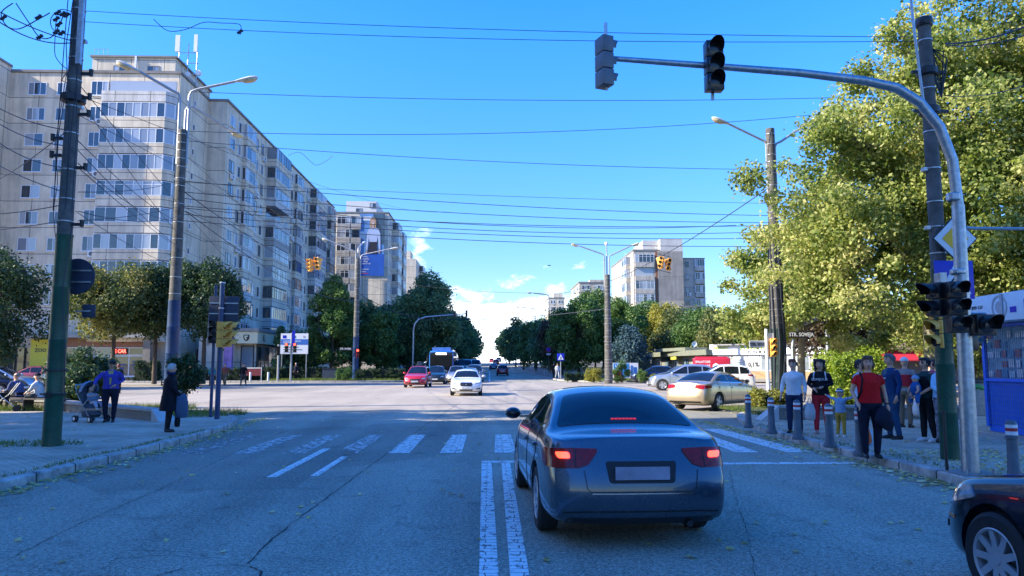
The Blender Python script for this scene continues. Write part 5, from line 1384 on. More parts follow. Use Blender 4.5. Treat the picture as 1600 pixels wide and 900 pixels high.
        if mirror:
            mb = MB(); ym = wins[0][1]-.05; zm = dk(ym)+.09
            mb.ell((sx*(W*.97+.10), ym, zm), .105, .07, .075, 12, 8); mb.cbox((sx*(W*.90), ym, zm-.04), .14, .05, .035)
            mb.mat(1); mb.ell((sx*(W*.97+.10), ym-.045, zm), .085, .035, .058, 10, 6)
            o = fin(mb.build('wing_mirror', [pm if sidem is None else trim_m, cglass], root, smooth=True))
    st = {'sedan':.95}.get(kind, 1)
    for i, yw in enumerate(sp['wb']):
        for sx in (-1, 1):
            fin(wheel(root, sx*(W-.115), yw, sp['r'], sx, rim, steer if i else 0, detail=detail))
    # bumpers' lower trim, lamps, plates
    g = dict(P=P, part=part, fin=fin, root=root, dk=dk, W=W, Ln=Ln, sp=sp, pm=pm, body=body)
    (rear or rear_default)(g, plate, lit, kind); (front or front_default)(g, plate, kind)
    if rails:
        for sx in (-1, 1):
            mb = MB(); mb.tube([(sx*(wt-.03), y, rf(y)+.03) for y in (.9,1.3,1.8,2.3)], .018, 6); fin(mb.build('roof_rail', trim_m, root))
    bpy.data.objects.remove(hold)
    return root
def plate_obj(g, y, z, txt, sign, w=.5, h=.11, m_=None):
    P = g['P']; loc, no, _, _ = P.bvh.ray_cast(Vector((0, y, z)), Vector((0, -sign, 0)))
    if loc is None: return
    # stand clear of the bulge above and below
    ys_ = []
    for dz in (-h/2, 0, h/2):
        for dx in (-w/2, 0, w/2):
            l2 = P.bvh.ray_cast(Vector((dx, y, z+dz)), Vector((0, -sign, 0)))[0]
            if l2: ys_.append(l2.y)
    y0 = (max(ys_) if sign > 0 else min(ys_)) + sign*.012
    mb = MB(); mb.box(-w/2, w/2, y0-.006, y0+.006, z-h/2, z+h/2); o = g['fin'](mb.build('number_plate', m_ or plate_m, g['root']))
    if txt:
        u = Vector((-1 if sign > 0 else 1, 0, 0)); vs, fs = text_mb(txt, h*.82, .001)
        m2 = MB(); n_ = Vector((0, sign, 0)); m2.add([Vector((0, y0+sign*.008, z))+u*p.x*.95+Vector((0,0,1))*p.y for p in vs], fs)
        g['fin'](m2.build('plate_number', ink, g['root'], fix=False))
def rear_default(g, plate, lit, kind):
    part, W, Ln, dk = g['part'], g['W'], g['Ln'], g['dk']; d = dk(.2)
    zl = d-.2 if kind in ('sedan',) else d-.12
    for sx in (-1, 1):
        if kind == 'van': poly = [(sx*(W-.02), .75), (sx*(W-.02), 1.25), (sx*(W-.16), 1.25), (sx*(W-.16), .75)]
        elif kind == 'sedan': poly = [(sx*(W*.45), zl+.02), (sx*W*.86, zl-.02), (sx*W*.86, d-.07), (sx*W*.48, d-.06)]
        else: poly = [(sx*(W*.6), zl-.06), (sx*W*.86, zl-.1), (sx*W*.86, zl+.13), (sx*W*.72, zl+.13)]
        part('tail_lamp', poly, 'end', tail_lit if lit else tail_m, sign=-1, rr=.04, off_=.012)
        if kind != 'van': part('tail_lamp', [(sx*31, zl), (sx*42, zl+.04), (sx*42, zl+.12), (sx*31, zl+.12)], 'wrap', tail_m, sign=-1, rr=.012, off_=.011, c=(0, 1.5))
    if kind == 'sedan': part('boot_gap', ribbon([(-W*.55, d-.33), (W*.55, d-.33)], .014), 'end', seam_m, sign=-1, rr=0, off_=.004, grid=.06)
    part('bumper_trim', [(-W*.75, .24), (W*.75, .24), (W*.75, .36), (-W*.75, .36)], 'end', trim_m, sign=-1, rr=.04, off_=.006)
    plate_obj(g, -2, d-.32 if kind in ('sedan',) else .72, plate, -1)
def front_default(g, plate, kind):
    part, W, Ln, dk = g['part'], g['W'], g['Ln'], g['dk']; d = dk(Ln-.1)
    for sx in (-1, 1):
        a, b = (40, 62) 
        part('head_lamp', [(sx*W*.5, d-.13), (sx*W*.85, d-.10), (sx*W*.88, d-.0), (sx*W*.62, d-.03)], 'end', head_m, sign=1, rr=.03, off_=.01)
        part('fog_lamp', [(sx*W*.55, .33), (sx*W*.8, .33), (sx*W*.8, .41), (sx*W*.55, .41)], 'end', trim_m, sign=1, rr=.02, off_=.008)
    part('grille', [(-W*.38, d-.24), (W*.38, d-.24), (W*.44, d-.1), (-W*.44, d-.1)], 'end', trim_m, sign=1, rr=.04, off_=.008)
    part('lower_grille', [(-W*.5, .26), (W*.5, .26), (W*.5, .40), (-W*.5, .40)], 'end', trim_m, sign=1, rr=.04, off_=.006)
    plate_obj(g, Ln+2, .46, plate, 1)

# ---- hero sedan
def rear_hero(g, plate, lit, kind):
    part, W = g['part'], g['W']; d = 1.0
    for sx in (-1, 1):
        # one lamp wraps the corner from the boot lid into the wing
        w_ = lambda pts: [(sx*p, q) for p, q in pts]
        part('tail_lamp', w_([(16,.88),(17,.84),(18.8,.77),(22,.74),(37,.735),(40.5,.785),(41.5,.85),(38.5,.895),(25,.913),(16.2,.908)]), 'wrap', tail_m, sign=-1, rr=.012, off_=.012, grid=.04, c=(0,1.5))
        part('lit_lamp', [(sx*.64, .82), (sx*.75, .82), (sx*.77, .875), (sx*.65, .875)], 'end', tail_lit, sign=-1, rr=.02, off_=.017, grid=.05)
        part('lamp_divider', ribbon([(sx*.600, .745), (sx*.592, .902)], .009), 'end', seam_m, sign=-1, rr=0, off_=.0155, grid=.3)
        part('boot_gap', ribbon([(sx*.525, .72), (sx*.50, .56), (sx*.47, .535)], .007), 'end', seam_m, sign=-1, rr=0, off_=.004, grid=.05)
    part('boot_gap', ribbon([(-.47, .532), (.47, .532)], .009), 'end', seam_m, sign=-1, rr=0, off_=.004, grid=.05)
    part('boot_edge', ribbon([(-.46, .52), (.46, .52)], .010), 'end', chrome, sign=-1, rr=0, off_=.006, grid=.2)
    part('plate_recess', [(-.30, .61), (.30, .61), (.33, .80), (-.33, .80)], 'end', seam_m, sign=-1, rr=.03, off_=.003)
    part('plate_surround', ribbon([(-.30, .592), (.30, .592)], .012), 'end', g['pm'], sign=-1, rr=0, off_=.012, grid=.3)
    plate_obj(g, -2, .70, None, -1, .50, .115, mat('plate_pale', (.33,.30,.36), .6, var=.3, scale=4))
    part('bumper_trim', ribbon([(-.72, .345), (-.5, .36), (.5, .36), (.72, .345)], .012), 'end', seam_m, sign=-1, rr=0, off_=.004, grid=.05)
    part('lower_trim', [(-.70, .245), (.70, .245), (.66, .30), (-.66, .30)], 'end', trim_m, sign=-1, rr=.02, off_=.008)
    # brake light strip inside the rear window, silhouettes of head rests seen through the glass
    bk_ = mat('brake_led', (.8,.02,.02), .4, emit=(1,.04,.06), estr=.15)
    for k in range(7): part('brake_light', [(-.13+k*.038, .765), (-.13+k*.038+.03, .765), (-.13+k*.038+.03, .785), (-.13+k*.038, .785)], 'top', bk_, rr=0, off_=.011)
    mb = MB(); mb.tube([(.44,.42,.25),(.44,.05,.24)], .03, 10); 
    g['fin'](mb.build('exhaust_pipe', trim_m, g['root']))
audi_p = paint_m('paint_steel_blue', (.045,.080,.115), .55, .26)
hero = car('grey_car', 'steel blue sedan waiting in the near lane with its brake lamps lit', 'car', 'sedan', audi_p, (1.30, 9.05), R(2.3), rim='ten', lvl=3, rear=rear_hero, lit=True, plate=None)
hero.name = 'parked_sedan'; hero.name = 'sedan_car'
# dark sedan entering at the lower right corner, cut by the frame
def front_hero(g, plate, kind):
    part, W, Ln = g['part'], g['W'], g['Ln']
    for sx in (-1, 1):
        part('head_lamp', [(Ln-.72, .72), (Ln-.30, .60), (Ln-.26, .66), (Ln-.40, .76), (Ln-.66, .80)], 'side', head_m, sign=sx, rr=.03, off_=.01, grid=.05)
        part('head_lamp', [(sx*.5, .62), (sx*.78, .60), (sx*.82, .72), (sx*.55, .72)], 'end', head_m, sign=1, rr=.03, off_=.01)
        part('side_reflector', [(Ln-.46, .52), (Ln-.32, .52), (Ln-.33, .545), (Ln-.45, .545)], 'side', amber, sign=sx, rr=.01, off_=.006)
        part('bumper_gap', ribbon([(Ln-.52, .56), (Ln-.3, .50)], .008), 'side', seam_m, sign=sx, rr=0, off_=.004, grid=.05)
        part('bonnet_gap', ribbon([(sx*.70, Ln-1.1), (sx*.66, Ln-.6), (sx*.5, Ln-.28)], .009), 'top', seam_m, rr=0, off_=.004, grid=.05)
    part('bumper_rub_strip', ribbon([(-.75, .45), (.75, .45)], .05), 'end', trim_m, sign=1, rr=0, off_=.01, grid=.1)
dk_p = paint_m('paint_black_blue', (.008,.014,.028), .3, .22)
car('sedan_car', 'black sedan nosing into the frame at the lower right in the kerb lane', 'car', 'sedan', dk_p, (4.47, 3.86), R(3), rim='nine', lvl=3, front=front_hero)
# gold sedan turning right
gold_p = paint_m('paint_sand_gold', (.46,.35,.22), .6, .34)
car('sedan_car', 'sand gold sedan turning into the side street beyond the right corner', 'car', 'sedan', gold_p, (8.75, 28.6), R(-46), rim='five', plate='CT 20 MIT')
white_pt = paint_m('paint_white', (.74,.74,.73), 0, .3)
silver_p = paint_m('paint_silver', (.5,.51,.52), .75, .32)
grey_p = paint_m('paint_grey', (.12,.13,.15), .6, .3)
navy_p = paint_m('paint_navy', (.01,.02,.06), .5, .28)
red_p = paint_m('paint_red', (.5,.012,.018), .1, .3)
dred_p = paint_m('paint_dark_red', (.22,.01,.02), .3, .3)
dgreen_p = paint_m('paint_dark_green', (.02,.035,.03), .4, .3)
beige_p = paint_m('paint_beige', (.4,.37,.31), .5, .35)
def front_saloon(g, plate, kind):
    part, W, Ln = g['part'], g['W'], g['Ln']
    for sx in (-1, 1):
        part('head_lamp', [(sx*.44, .62), (sx*.74, .66), (sx*.80, .74), (sx*.52, .68)], 'end', head_m, sign=1, rr=.02, off_=.01)
        part('air_intake', [(sx*.5, .35), (sx*.78, .37), (sx*.74, .45), (sx*.56, .40)], 'end', trim_m, sign=1, rr=.02, off_=.008)
    part('grille', [(-.30, .52), (.30, .52), (.34, .66), (.28, .70), (-.28, .70), (-.34, .66)], 'end', trim_m, sign=1, rr=.04, off_=.012)
    part('lower_grille', [(-.34, .28), (.34, .28), (.36, .36), (-.36, .36)], 'end', trim_m, sign=1, rr=.03, off_=.008)
    part('grille_frame', ribbon([(-.3, .71), (.3, .71)], .02), 'end', chrome, sign=1, rr=0, off_=.014)
    loc = g['P'].bvh.ray_cast(Vector((0, Ln+2, .62)), Vector((0, -1, 0)))[0]
    mb = MB(); mb.lathe([(.045, loc.y+.01), (.045, loc.y+.022)], 12, (0, 0, .62), 'Y'); g['fin'](mb.build('badge', chrome, g['root']))
    plate_obj(g, Ln+2, .43, plate, 1)
p = gnd(727, 619); car('sedan_car', 'white saloon with a dark oval grille driving towards the camera', 'car', 'sedan', white_pt, (p.x, p.y+2.3), R(181), rim='five', front=front_saloon, plate='CT 05 XFR')
p = gnd(649, 606); car('hatchback_car', 'bright red hatchback driving beside the white saloon', 'car', 'hatch', red_p, (p.x, p.y+2.1), R(178), rim='cover', plate='CT 11 DAC')
p = gnd(679, 601); car('sedan_car', 'dark green saloon half hidden behind the red hatchback', 'car', 'hatch', dgreen_p, (p.x, p.y+2.1), R(180), rim='cover', detail=False, plate=None)
# silver crossover and white estate before the shops, red trailer stall
p = gnd(1033, 610); car('crossover_car', 'silver crossover crossing leftwards before the low shops', 'car', 'suv', silver_p, (p.x+1.5, p.y+.4), R(82), rim='five', plate=None)
p = gnd(1143, 612); car('crossover_car', 'white crossover half hidden behind the gold sedan', 'car', 'suv', white_pt, (14.5, 46.8), R(82), rim='five', plate=None, detail=True)
car('hatchback_car', 'dark car parked before the shops behind the silver crossover', 'car', 'hatch', grey_p, (at(1060,590,66).x-.2, 66), R(80), rim='cover', detail=False, plate=None)
car('hatchback_car', 'second dark car parked left of the one behind the silver crossover', 'car', 'hatch', navy_p, (at(1022,590,69).x, 69.6), R(84), rim='cover', detail=False, plate=None)
# parked / queuing cars at the far left
q = gnd(22, 612); 
car('hatchback_car', 'pale silver hatchback in the queue of cars behind the bench sitters', 'car', 'hatch', silver_p, (at(10,590,47).x-.3, 47), R(-84), rim='five', plate='CT 09 ZOV')
car('sedan_car', 'dark navy saloon nearest the bench sitters at the left edge', 'car', 'sedan', navy_p, (at(-12,600,41).x-.6, 41), R(-84), rim='five', plate='CT 33 NVY')
car('crossover_car', 'white crossover half hidden behind the green pole', 'car', 'suv', white_pt, (at(92,590,55).x, 56), R(92), rim='five', plate=None)
car('hatchback_car', 'dark red car behind the silver hatchback on the left', 'car', 'hatch', dred_p, (at(50,590,64).x, 64), R(90), rim='cover', detail=False, plate=None)
# oncoming queue behind the white saloon
gq = 'oncoming cars queuing on the avenue'
Q = [('sedan', grey_p, 733, 62, 'grey saloon directly behind the white saloon'), ('hatch', silver_p, 714, 70, 'small silver car beside the bus'),
     ('suv', grey_p, 741, 74, 'grey crossover third in the lane behind the white saloon'), ('van', white_pt, 740, 92, 'white van towering over the queue'),
     ('van', silver_p, 726, 86, 'pale van right beside the bus'), ('hatch', beige_p, 722, 78, 'beige hatchback between the bus and the queue'),
     ('sedan', silver_p, 742, 108, 'silver saloon behind the white van'), ('suv', navy_p, 733, 118, 'dark crossover far up the queue'),
     ('van', white_pt, 737, 140, 'distant white van near the crest'), ('sedan', dgreen_p, 744, 128, 'dark saloon near the crest beside the distant van'),
     ('sedan', white_pt, 741, 165, 'white speck of a car near the crest'), ('van', silver_p, 716, 112, 'tall pale van in the left queue lane'),
     ('sedan', navy_p, 747, 190, 'farthest dark car of the oncoming queue')]
for k, pmt, px, Y, lb in Q:
    car('van' if k == 'van' else 'oncoming_car', lb, 'van' if k == 'van' else 'car', k, pmt, (at(px, 580, Y).x, Y), R(180), rim='cover', detail=False, plate=None, group=gq, mirror=Y < 100)
gr = 'cars driving away up the avenue'
p = gnd(782, 580.5)
car('sedan_car', 'dark red saloon driving away up the avenue', 'car', 'hatch', dred_p, (at(782, 580, 120).x+.1, 108), 0, rim='cover', detail=False, plate='CT 88 RED', group=gr)
for px, Y, pmt, k, lb in ((771, 150, navy_p, 'sedan', 'small dark car left of the dark red saloon'), (775, 200, dred_p, 'hatch', 'small reddish car beyond the dark red saloon'), (779, 240, grey_p, 'suv', 'farthest grey car climbing the avenue'), (768, 260, red_p, 'hatch', 'tiny red car on the crest')):
    car('departing_car', lb, 'car', k, pmt, (at(px, 575, Y).x, Y), 0, rim='cover', detail=False, plate=None, group=gr, mirror=False)

# ---- bus
def bus(label, loc, heading):
    root = empty('city_bus', (*loc, H(loc[1])), heading, label, 'bus')
    blue_b = paint_m('paint_bus_blue', (.03,.16,.5), 0, .3); W, Lb, Ht = 1.26, 12.0, 3.15
    mb = MB(); secs = []
    for y, s, hh in ((0,.96,3.02),(.12,1,3.1),(.5,1,Ht),(Lb-.5,1,Ht),(Lb-.12,.99,3.08),(Lb,.93,2.95)):
        w_ = W*s; secs.append([Vector((a*w_, y, z)) for a, z in ((-.96,.3),(.96,.3),(1,.5),(1,2.6),(.95,hh-.12),(.85,hh),(-.85,hh),(-.95,hh-.12),(-1,2.6),(-1,.5))])
    mb.rings(secs); b = mb.build('body', blue_b, root, smooth=True, angle=35); b.location = (0, -Lb/2, 0)
    def bb(nm, m_, *boxes):
        m2 = MB()
        for x in boxes: m2.box(*x)
        o = m2.build(nm, m_, root); o.location = (0, -Lb/2, 0); return o
    bb('windscreen', mat('bus_glass', (.006,.008,.012), .12, spec=.2), (-1.12, 1.12, Lb-.01, Lb+.03, 1.0, 2.65))
    bb('front_panel', mat('bus_black', (.015,.015,.02), .3), (-1.15, 1.15, Lb-.02, Lb+.015, .72, 2.95))
    bb('destination_display', mat('led_white', (.7,.7,.6), .5, emit=(1,.95,.8), estr=.8), (-.55, .55, Lb+.03, Lb+.045, 2.7, 2.9))
    bb('front_skirt', blue_b, (-1.17, 1.17, Lb-.02, Lb+.06, .28, .72)); bb('roof_pod', blue_b, (-.95, .95, 6.5, Lb-.4, Ht-.02, Ht+.32), (-.9,.9,1,5.5,Ht-.02,Ht+.25))
    for sx in (-1, 1):
        bb('side_window', cglass, *[(sx*1.262 if sx > 0 else -1.275, sx*1.262+.013 if sx > 0 else -1.262, .4+k*1.6, 1.9+k*1.6, 1.15, 2.55) for k in range(7)])
        bb('head_lamp', head_m, (sx*.95-.14, sx*.95+.14, Lb+.055, Lb+.075, .5, .68))
        m2 = MB(); m2.tube([(sx*1.15, Lb, 2.75), (sx*1.4, Lb+.25, 2.7), (sx*1.42, Lb+.25, 2.4)], .025, 6); m2.cbox((sx*1.42, Lb+.25, 2.2), .2, .1, .4)
        o = m2.build('wing_mirror', trim_m, root); o.location = (0, -Lb/2, 0)
        for yw in (2.6, 9.3):
            t = wheel(root, sx*(W-.16), yw, .48, sx, 'cover', w=.28); t.location = Vector(t.location)+Vector((0, -Lb/2, 0))
    m2 = MB(); m2.tube([(-.6, Lb+.045, 1.02), (.1, Lb+.05, 1.25)], .015, 5); m2.tube([(.6, Lb+.045, 1.02), (.9, Lb+.05, 1.5)], .015, 5)
    o = m2.build('wiper', trim_m, root); o.location = (0, -Lb/2, 0); return root
bus('blue city bus with a black front waiting behind the red hatchback', (at(687, 590, 76).x+.1, 82.5), R(180))
# ---- red box truck stall before the shops
tr = empty('delivery_trailer', (at(1112, 590, 59).x, 59.0, 0), R(-12), 'red box trailer with white lettering parked before the exchange office', 'trailer')
red_b = mat('trailer_red', (.5,.02,.05), .45, dirt=.15, scale=1)
tr.scale = (.8, .8, .95)
mb = MB(); mb.box(-1.75, 1.75, -1.1, 1.1, .55, 2.35); o = mb.build('body', red_b, tr); bevel(o, .12, 3)
mb = MB(); mb.box(-1.5, 1.5, -.9, .9, 2.34, 2.45); mb.build('roof_hatch', red_b, tr)
for k, (t_, s_) in enumerate((('SPALATORIE', .26), ('COVOARE', .3), ('0723 415', .24))): put_text('trailer_lettering', t_, s_, (-.9, -1.105, 2.0-k*.35), (1,0,0), (0,0,1), wht, tr, bold=.005)
mb = MB(); mb.lathe([(.02,0),(.34,.02),(.34,.03),(.02,.04)], 16, (.35, -1.14, 1.55), 'Y'); mb.build('emblem', wht, tr, smooth=True)
for sx in (-1, 1): wheel(tr, sx*.98, 0, .3, sx, 'cover')
mb = MB(); mb.box(-.05, .05, -2.0, -1.1, .45, .55); mb.build('drawbar', trim_m, tr)
# ================================================================ poles, lamps, signals, signs
steel_band = mat('steel_band', (.5,.5,.5), .4, metal=.7)
lamp_cover = mat('lamp_cover', (.62,.62,.6), .45, dirt=.3)
lamp_bowl = mat('lamp_bowl', (.62,.5,.28), .15, var=.2)
def lamp(root, x, y, z, dirv, scale=1.0, tilt=.12):
    """cobra head: cover, bowl and the end of its arm; dirv points away from the pole"""
    d = Vector(dirv).normalized(); d.z = tilt; d.normalize(); s = d.cross(Vector((0,0,1))).normalized(); up = s.cross(d)
    def q(prof, zo, squash):
        rings = []
        for t, r in prof:
            c = Vector((x, y, z))+d*t*scale
            rings.append([c+(s*math.cos(a)*r+up*(math.sin(a)*r*squash+zo))*scale for a in [2*PI*i/12 for i in range(12)]])
        return rings
    mb = MB(); mb.rings(q([(0,.05),(.08,.075),(.25,.12),(.5,.15),(.68,.12),(.76,.04)], .0, .5)); lampo = mb.build('lamp_head', lamp_cover, root, smooth=True)
    mb = MB(); mb.rings(q([(.28,.07),(.38,.115),(.52,.125),(.64,.10),(.72,.03)], -.055, .62)); mb.build('lamp_glass', lamp_bowl, lampo, smooth=True)
def arm_lamp(root, base, up_h, out, dz, scale=1.0, r=.035, off=.0):
    """pipe up from clamp then bending outward to the lamp"""
    bx, by, bz = base; o = Vector((out[0], out[1], 0)); dn = o.normalized()
    p0 = Vector((bx, by, bz))+dn*off; p1 = p0+Vector((0,0,up_h)); e = p1+o+Vector((0,0,dz))
    pts = [p0, p0.lerp(p1, .5), p1-Vector((0,0,.15)), p1+dn*.08+Vector((0,0,.02)), p1+dn*.3+Vector((0,0,.12)), e]
    mb = MB(); mb.tube(pts, [r*scale]*6, 8); mb.build('lamp_arm', mat('arm_grey', (.4,.41,.42), .5, metal=.4, dirt=.3), root, smooth=True)
    lamp(root, e.x, e.y, e.z, (o.x, o.y, 0), scale, tilt=dz/max(o.length,.1)*.8)
def pole(name, label, base, h, r0, r1, paint_h=0, paint_mt=None, arms=(), group=None, bands=True, seed=0, conc_m=None, cat='pole', n=20):
    x, y, z = base; root = empty(name, base, 0, label, cat, group)
    rs = random.Random(seed); lr = lambda t: r0+(r1-r0)*t/h
    mb = MB(); mb.lathe([(lr(0)*.98,-.1),(lr(0),0),(lr(h*.5),h*.5),(r1,h),(r1*.8,h+.02)], n); mb.build('shaft', conc_m or pole_conc, root, smooth=True)
    if paint_h:
        mb = MB(); prof = [(lr(0)+.012,-.05)]
        k = 4
        for i in range(k):
            zz = paint_h*(i+1)/k; prof += [(lr(zz)+.012, zz-.05), (lr(zz)+.022, zz-.03), (lr(zz)+.022, zz-.005), (lr(zz)+.011, zz)]
        mb.lathe(prof, n); mb.build('painted_sleeve', paint_mt, root, smooth=True)
    if bands:
        zz = paint_h+.25
        while zz < h-.15:
            mb = MB(); rr = lr(zz)+.006; mb.lathe([(rr, zz),(rr+.006, zz+.004),(rr+.006, zz+.02),(rr, zz+.024)], n, cap=False)
            if rs.random() < .35: mb.cbox((rs.choice([-1,1])*(rr+.03), 0, zz), .07, .09, .06)
            zz += rs.uniform(.25, .8)
            mb.build('steel_band', steel_band, root)
    for a in arms: arm_lamp(root, *a)
    return root
gP = 'concrete lamp poles of the junction'
# left near pole
b1 = gnd(80, 697, .12); b1 = Vector((b1.x, b1.y, .1))
P1h = 10.8
p1 = pole('utility_pole', 'thick concrete utility pole with a green painted lower half on the left pavement', b1, P1h, .155, .115, 4.15, green_paint, seed=3)
mb = MB(); mb.box(.10,.19,-.2,-.12,7.6,10.7); mb.build('cable_conduit', galv, p1)
mb = MB()
for zz, sx in ((6.95,1),(5.75,-1),(5.5,1),(6.1,-1),(7.45,1),(6.6,1),(4.35,1)):
    mb = MB(); mb.cbox((sx*.26, -.03, zz), .22, .05, .06); mb.tube([(sx*.34,-.03,zz-.05),(sx*.34,-.03,zz+.09)], [.035,.045], 8); mb.build('bracket', trim_m, p1)
mb = MB(); mb.lathe([(.19,6.85),(.23,6.87),(.23,7.0),(.19,7.02)], 16); mb.build('bracket', trim_m, p1)
mb = MB()
for k in range(5): 
    a = k*1.3; mb.tube([(.2*math.cos(a), -.16+.05*math.sin(a), 4.6), (.2*math.cos(a)+.02, -.2, 6.2), (.17*math.cos(a+1), -.17, 8), (.15*math.cos(a), -.15, 10)], .009, 5)
mb.tube([(.21,-.03,.9),(.2,-.08,1.7),(.13,-.18,3),(.19,-.1,4.3)], .008, 5)
mb.build('cable_run', cable_m, p1)
mb = MB(); mb.lathe([(.212,1.45),(.217,1.46),(.217,1.48),(.212,1.49)], 20, cap=False); mb.build('wire_tie', trim_m, p1); mb = MB(); mb.lathe([(.212,1.0),(.217,1.01),(.217,1.02),(.212,1.03)], 20, cap=False); mb.cbox((0,-.21,1.0), .1,.05,.1); mb.build('wire_tie', trim_m, p1)
# backs of the signs clamped to it
s = empty('road_sign', (b1.x+.12, b1.y+.3, b1.z+3.35), 0, 'round traffic sign seen from behind on the green pole', 'road sign')
mb = MB(); mb.lathe([(.36,-.012),(.365,0),(.36,.012)], 32, (0,0,0), 'Y'); mb.build('sign_plate', mat('sign_back', (.02,.03,.06), .5, dirt=.2), s)
mb = MB(); mb.box(-.3,.3,-.04,-.015,.1,.13); mb.box(-.3,.3,-.04,-.015,-.13,-.1); mb.build('clamp', galv, s)
s = empty('road_sign', (b1.x+.4, b1.y+.3, b1.z+2.65), 0, 'small dark rounded plate seen from behind below the round sign', 'road sign')
mb = MB(); o = bevel(MB().box(-.13,.13,-.01,.01,-.13,.13).build('sign_plate', MATS['sign_back'], s), .02); MB().box(-.25,.05,-.03,-.012,-.015,.015).build('clamp', galv, s)

# left blue pole with three lamps
b2 = Vector((at(262, 632, 29.3).x+.08, 29.3, .1))
pole('lamp_pole', 'concrete lamp pole with a blue painted foot and three lamps behind the left low wall', b2, 11.0, .25, .165, 4.1, blue_paint,
     arms=[((-.17,0,9.6), 2.9, (-1.45,-.4), .75, 1.25, .045), ((.2,0,9.6), 3.0, (1.75,.1), .5, 1.25, .045), ((0.02,.15,10.4), 1.6, (1.0,1.9), -.25, 1.2, .045)], seed=5, group=gP)
bp = Vector((at(555, 590, 76).x, 76, .12))
pole('lamp_pole', 'slim concrete lamp pole with a blue foot and three lamps before the far left hedge', bp, at(555,398,76).z-.5, .32, .22, 4.4, blue_paint,
     arms=[((-.2,0,10.2), 3.0, (-2.6,0), 1.1, 1.3, .05), ((.3,0,9.6), 3.2, (2.9,0), .7, 1.3, .05), ((0,.1,11.0), 2.6, (.1,2.2), .9, 1.3, .05)], seed=6, group=gP)
bp = Vector((at(951, 600, 66).x, 66, .12))
pole('lamp_pole', 'pale concrete lamp pole between the two clipped bushes on the far right corner', bp, at(951,430,66).z-.1, .36, .24, 0,
     arms=[((-.25,0,8.6), 2.9, (-2.1,0), .75, 1.25, .05), ((.2,0,8.6), 2.8, (1.9,0), .9, 1.25, .05), ((0,.1,9.0), 2.6, (.2,1.4), 1.0, 1.25, .05)], seed=7, group=gP)
b6 = Vector((at(1219, 632, 33).x, 33, .1))
p6 = pole('lamp_pole', 'concrete lamp pole wrapped in cables with two lamps before the plane trees', b6, at(1212,205,33).z, .28, .2, 3.2, mat('dark_green_wrap', (.012,.035,.03), .6, dirt=.3),
     arms=[((-.2,0,9.2), 2.7, (-1.75,-.2), .75, 1.2, .045), ((.2,0,9.2), 2.6, (1.7,0), 1.1, 1.2, .045)], seed=8, group=gP)
mb = MB(); 
for k in range(9):
    a = k*.7; mb.tube([(.3*math.cos(a), .3*math.sin(a), .2), (.33*math.cos(a+.4), .33*math.sin(a+.4), 2.4), (.28*math.cos(a+.2), .28*math.sin(a+.2), 5), (.24*math.cos(a), .24*math.sin(a), 8)], .035, 5)
mb.build('cable_run', cable_m, p6)
# right near pole
b7 = gnd(1487, 718, .12); b7 = Vector((b7.x-.02, b7.y, .1)); h7 = at(1466, 42, b7.y).z-.1
p7 = pole('utility_pole', 'grey concrete utility pole with a green lower half on the right pavement', b7, h7, .135, .105, at(1480, 420, b7.y).z-.1, green_paint, seed=9)
mb = MB(); mb.lathe([(.13,h7),(.15,h7+.05),(.13,h7+.15),(.05,h7+.18)], 12); 
for zz in (h7-.9, h7-1.6): mb.lathe([(.15,zz),(.17,zz+.02),(.17,zz+.12),(.15,zz+.14)], 14); mb.cbox((-.2,-.05,zz+.05), .2,.05,.05); mb.cbox((.2,-.05,zz+.05), .2,.05,.05)
for k in range(7):
    a = k*.9; mb.tube([(.1,0,h7-.4), (.25+.1*math.sin(a), -.1*math.cos(a), h7-.5-.1*k), (.2, -.05, h7-1.3)], .012, 5)
mb.build('bracket', trim_m, p7, smooth=True)
mb = MB(); mb.tube([(-.19,-.15,h7-1.4), (-.3,-.2,h7-.3), (-.36,-.2,h7+1.0)], .022, 6); mb.build('radio_antenna', galv, p7)
# slim far poles on the avenue
def far_pole(label, px, Y, pyt, hx, green=True, grp=None):
    x = at(px, 560, Y).x; zb = H(Y)+.12; zt = at(px, pyt, Y).z; hh = (zt-zb)*.78
    rt = pole('lamp_pole', label, Vector((x, Y, zb)), hh, .2, .13, hh*.35 if green else 0, green_paint, arms=[((0,0,hh-.6), zt-zb-hh+.2, (hx, 0), .4, 1.5, .06)], bands=False, group=gP, n=10); return rt
far_pole('lamp pole with one lamp rising before the tallest dark tree on the left', 636, 95, 450, 2.9)
far_pole('lamp pole with one lamp reaching left over the right trees', 858, 125, 458, -2.6, False)
far_pole('second thinner lamp pole with one lamp further along the right trees', 836, 150, 480, -2.8)

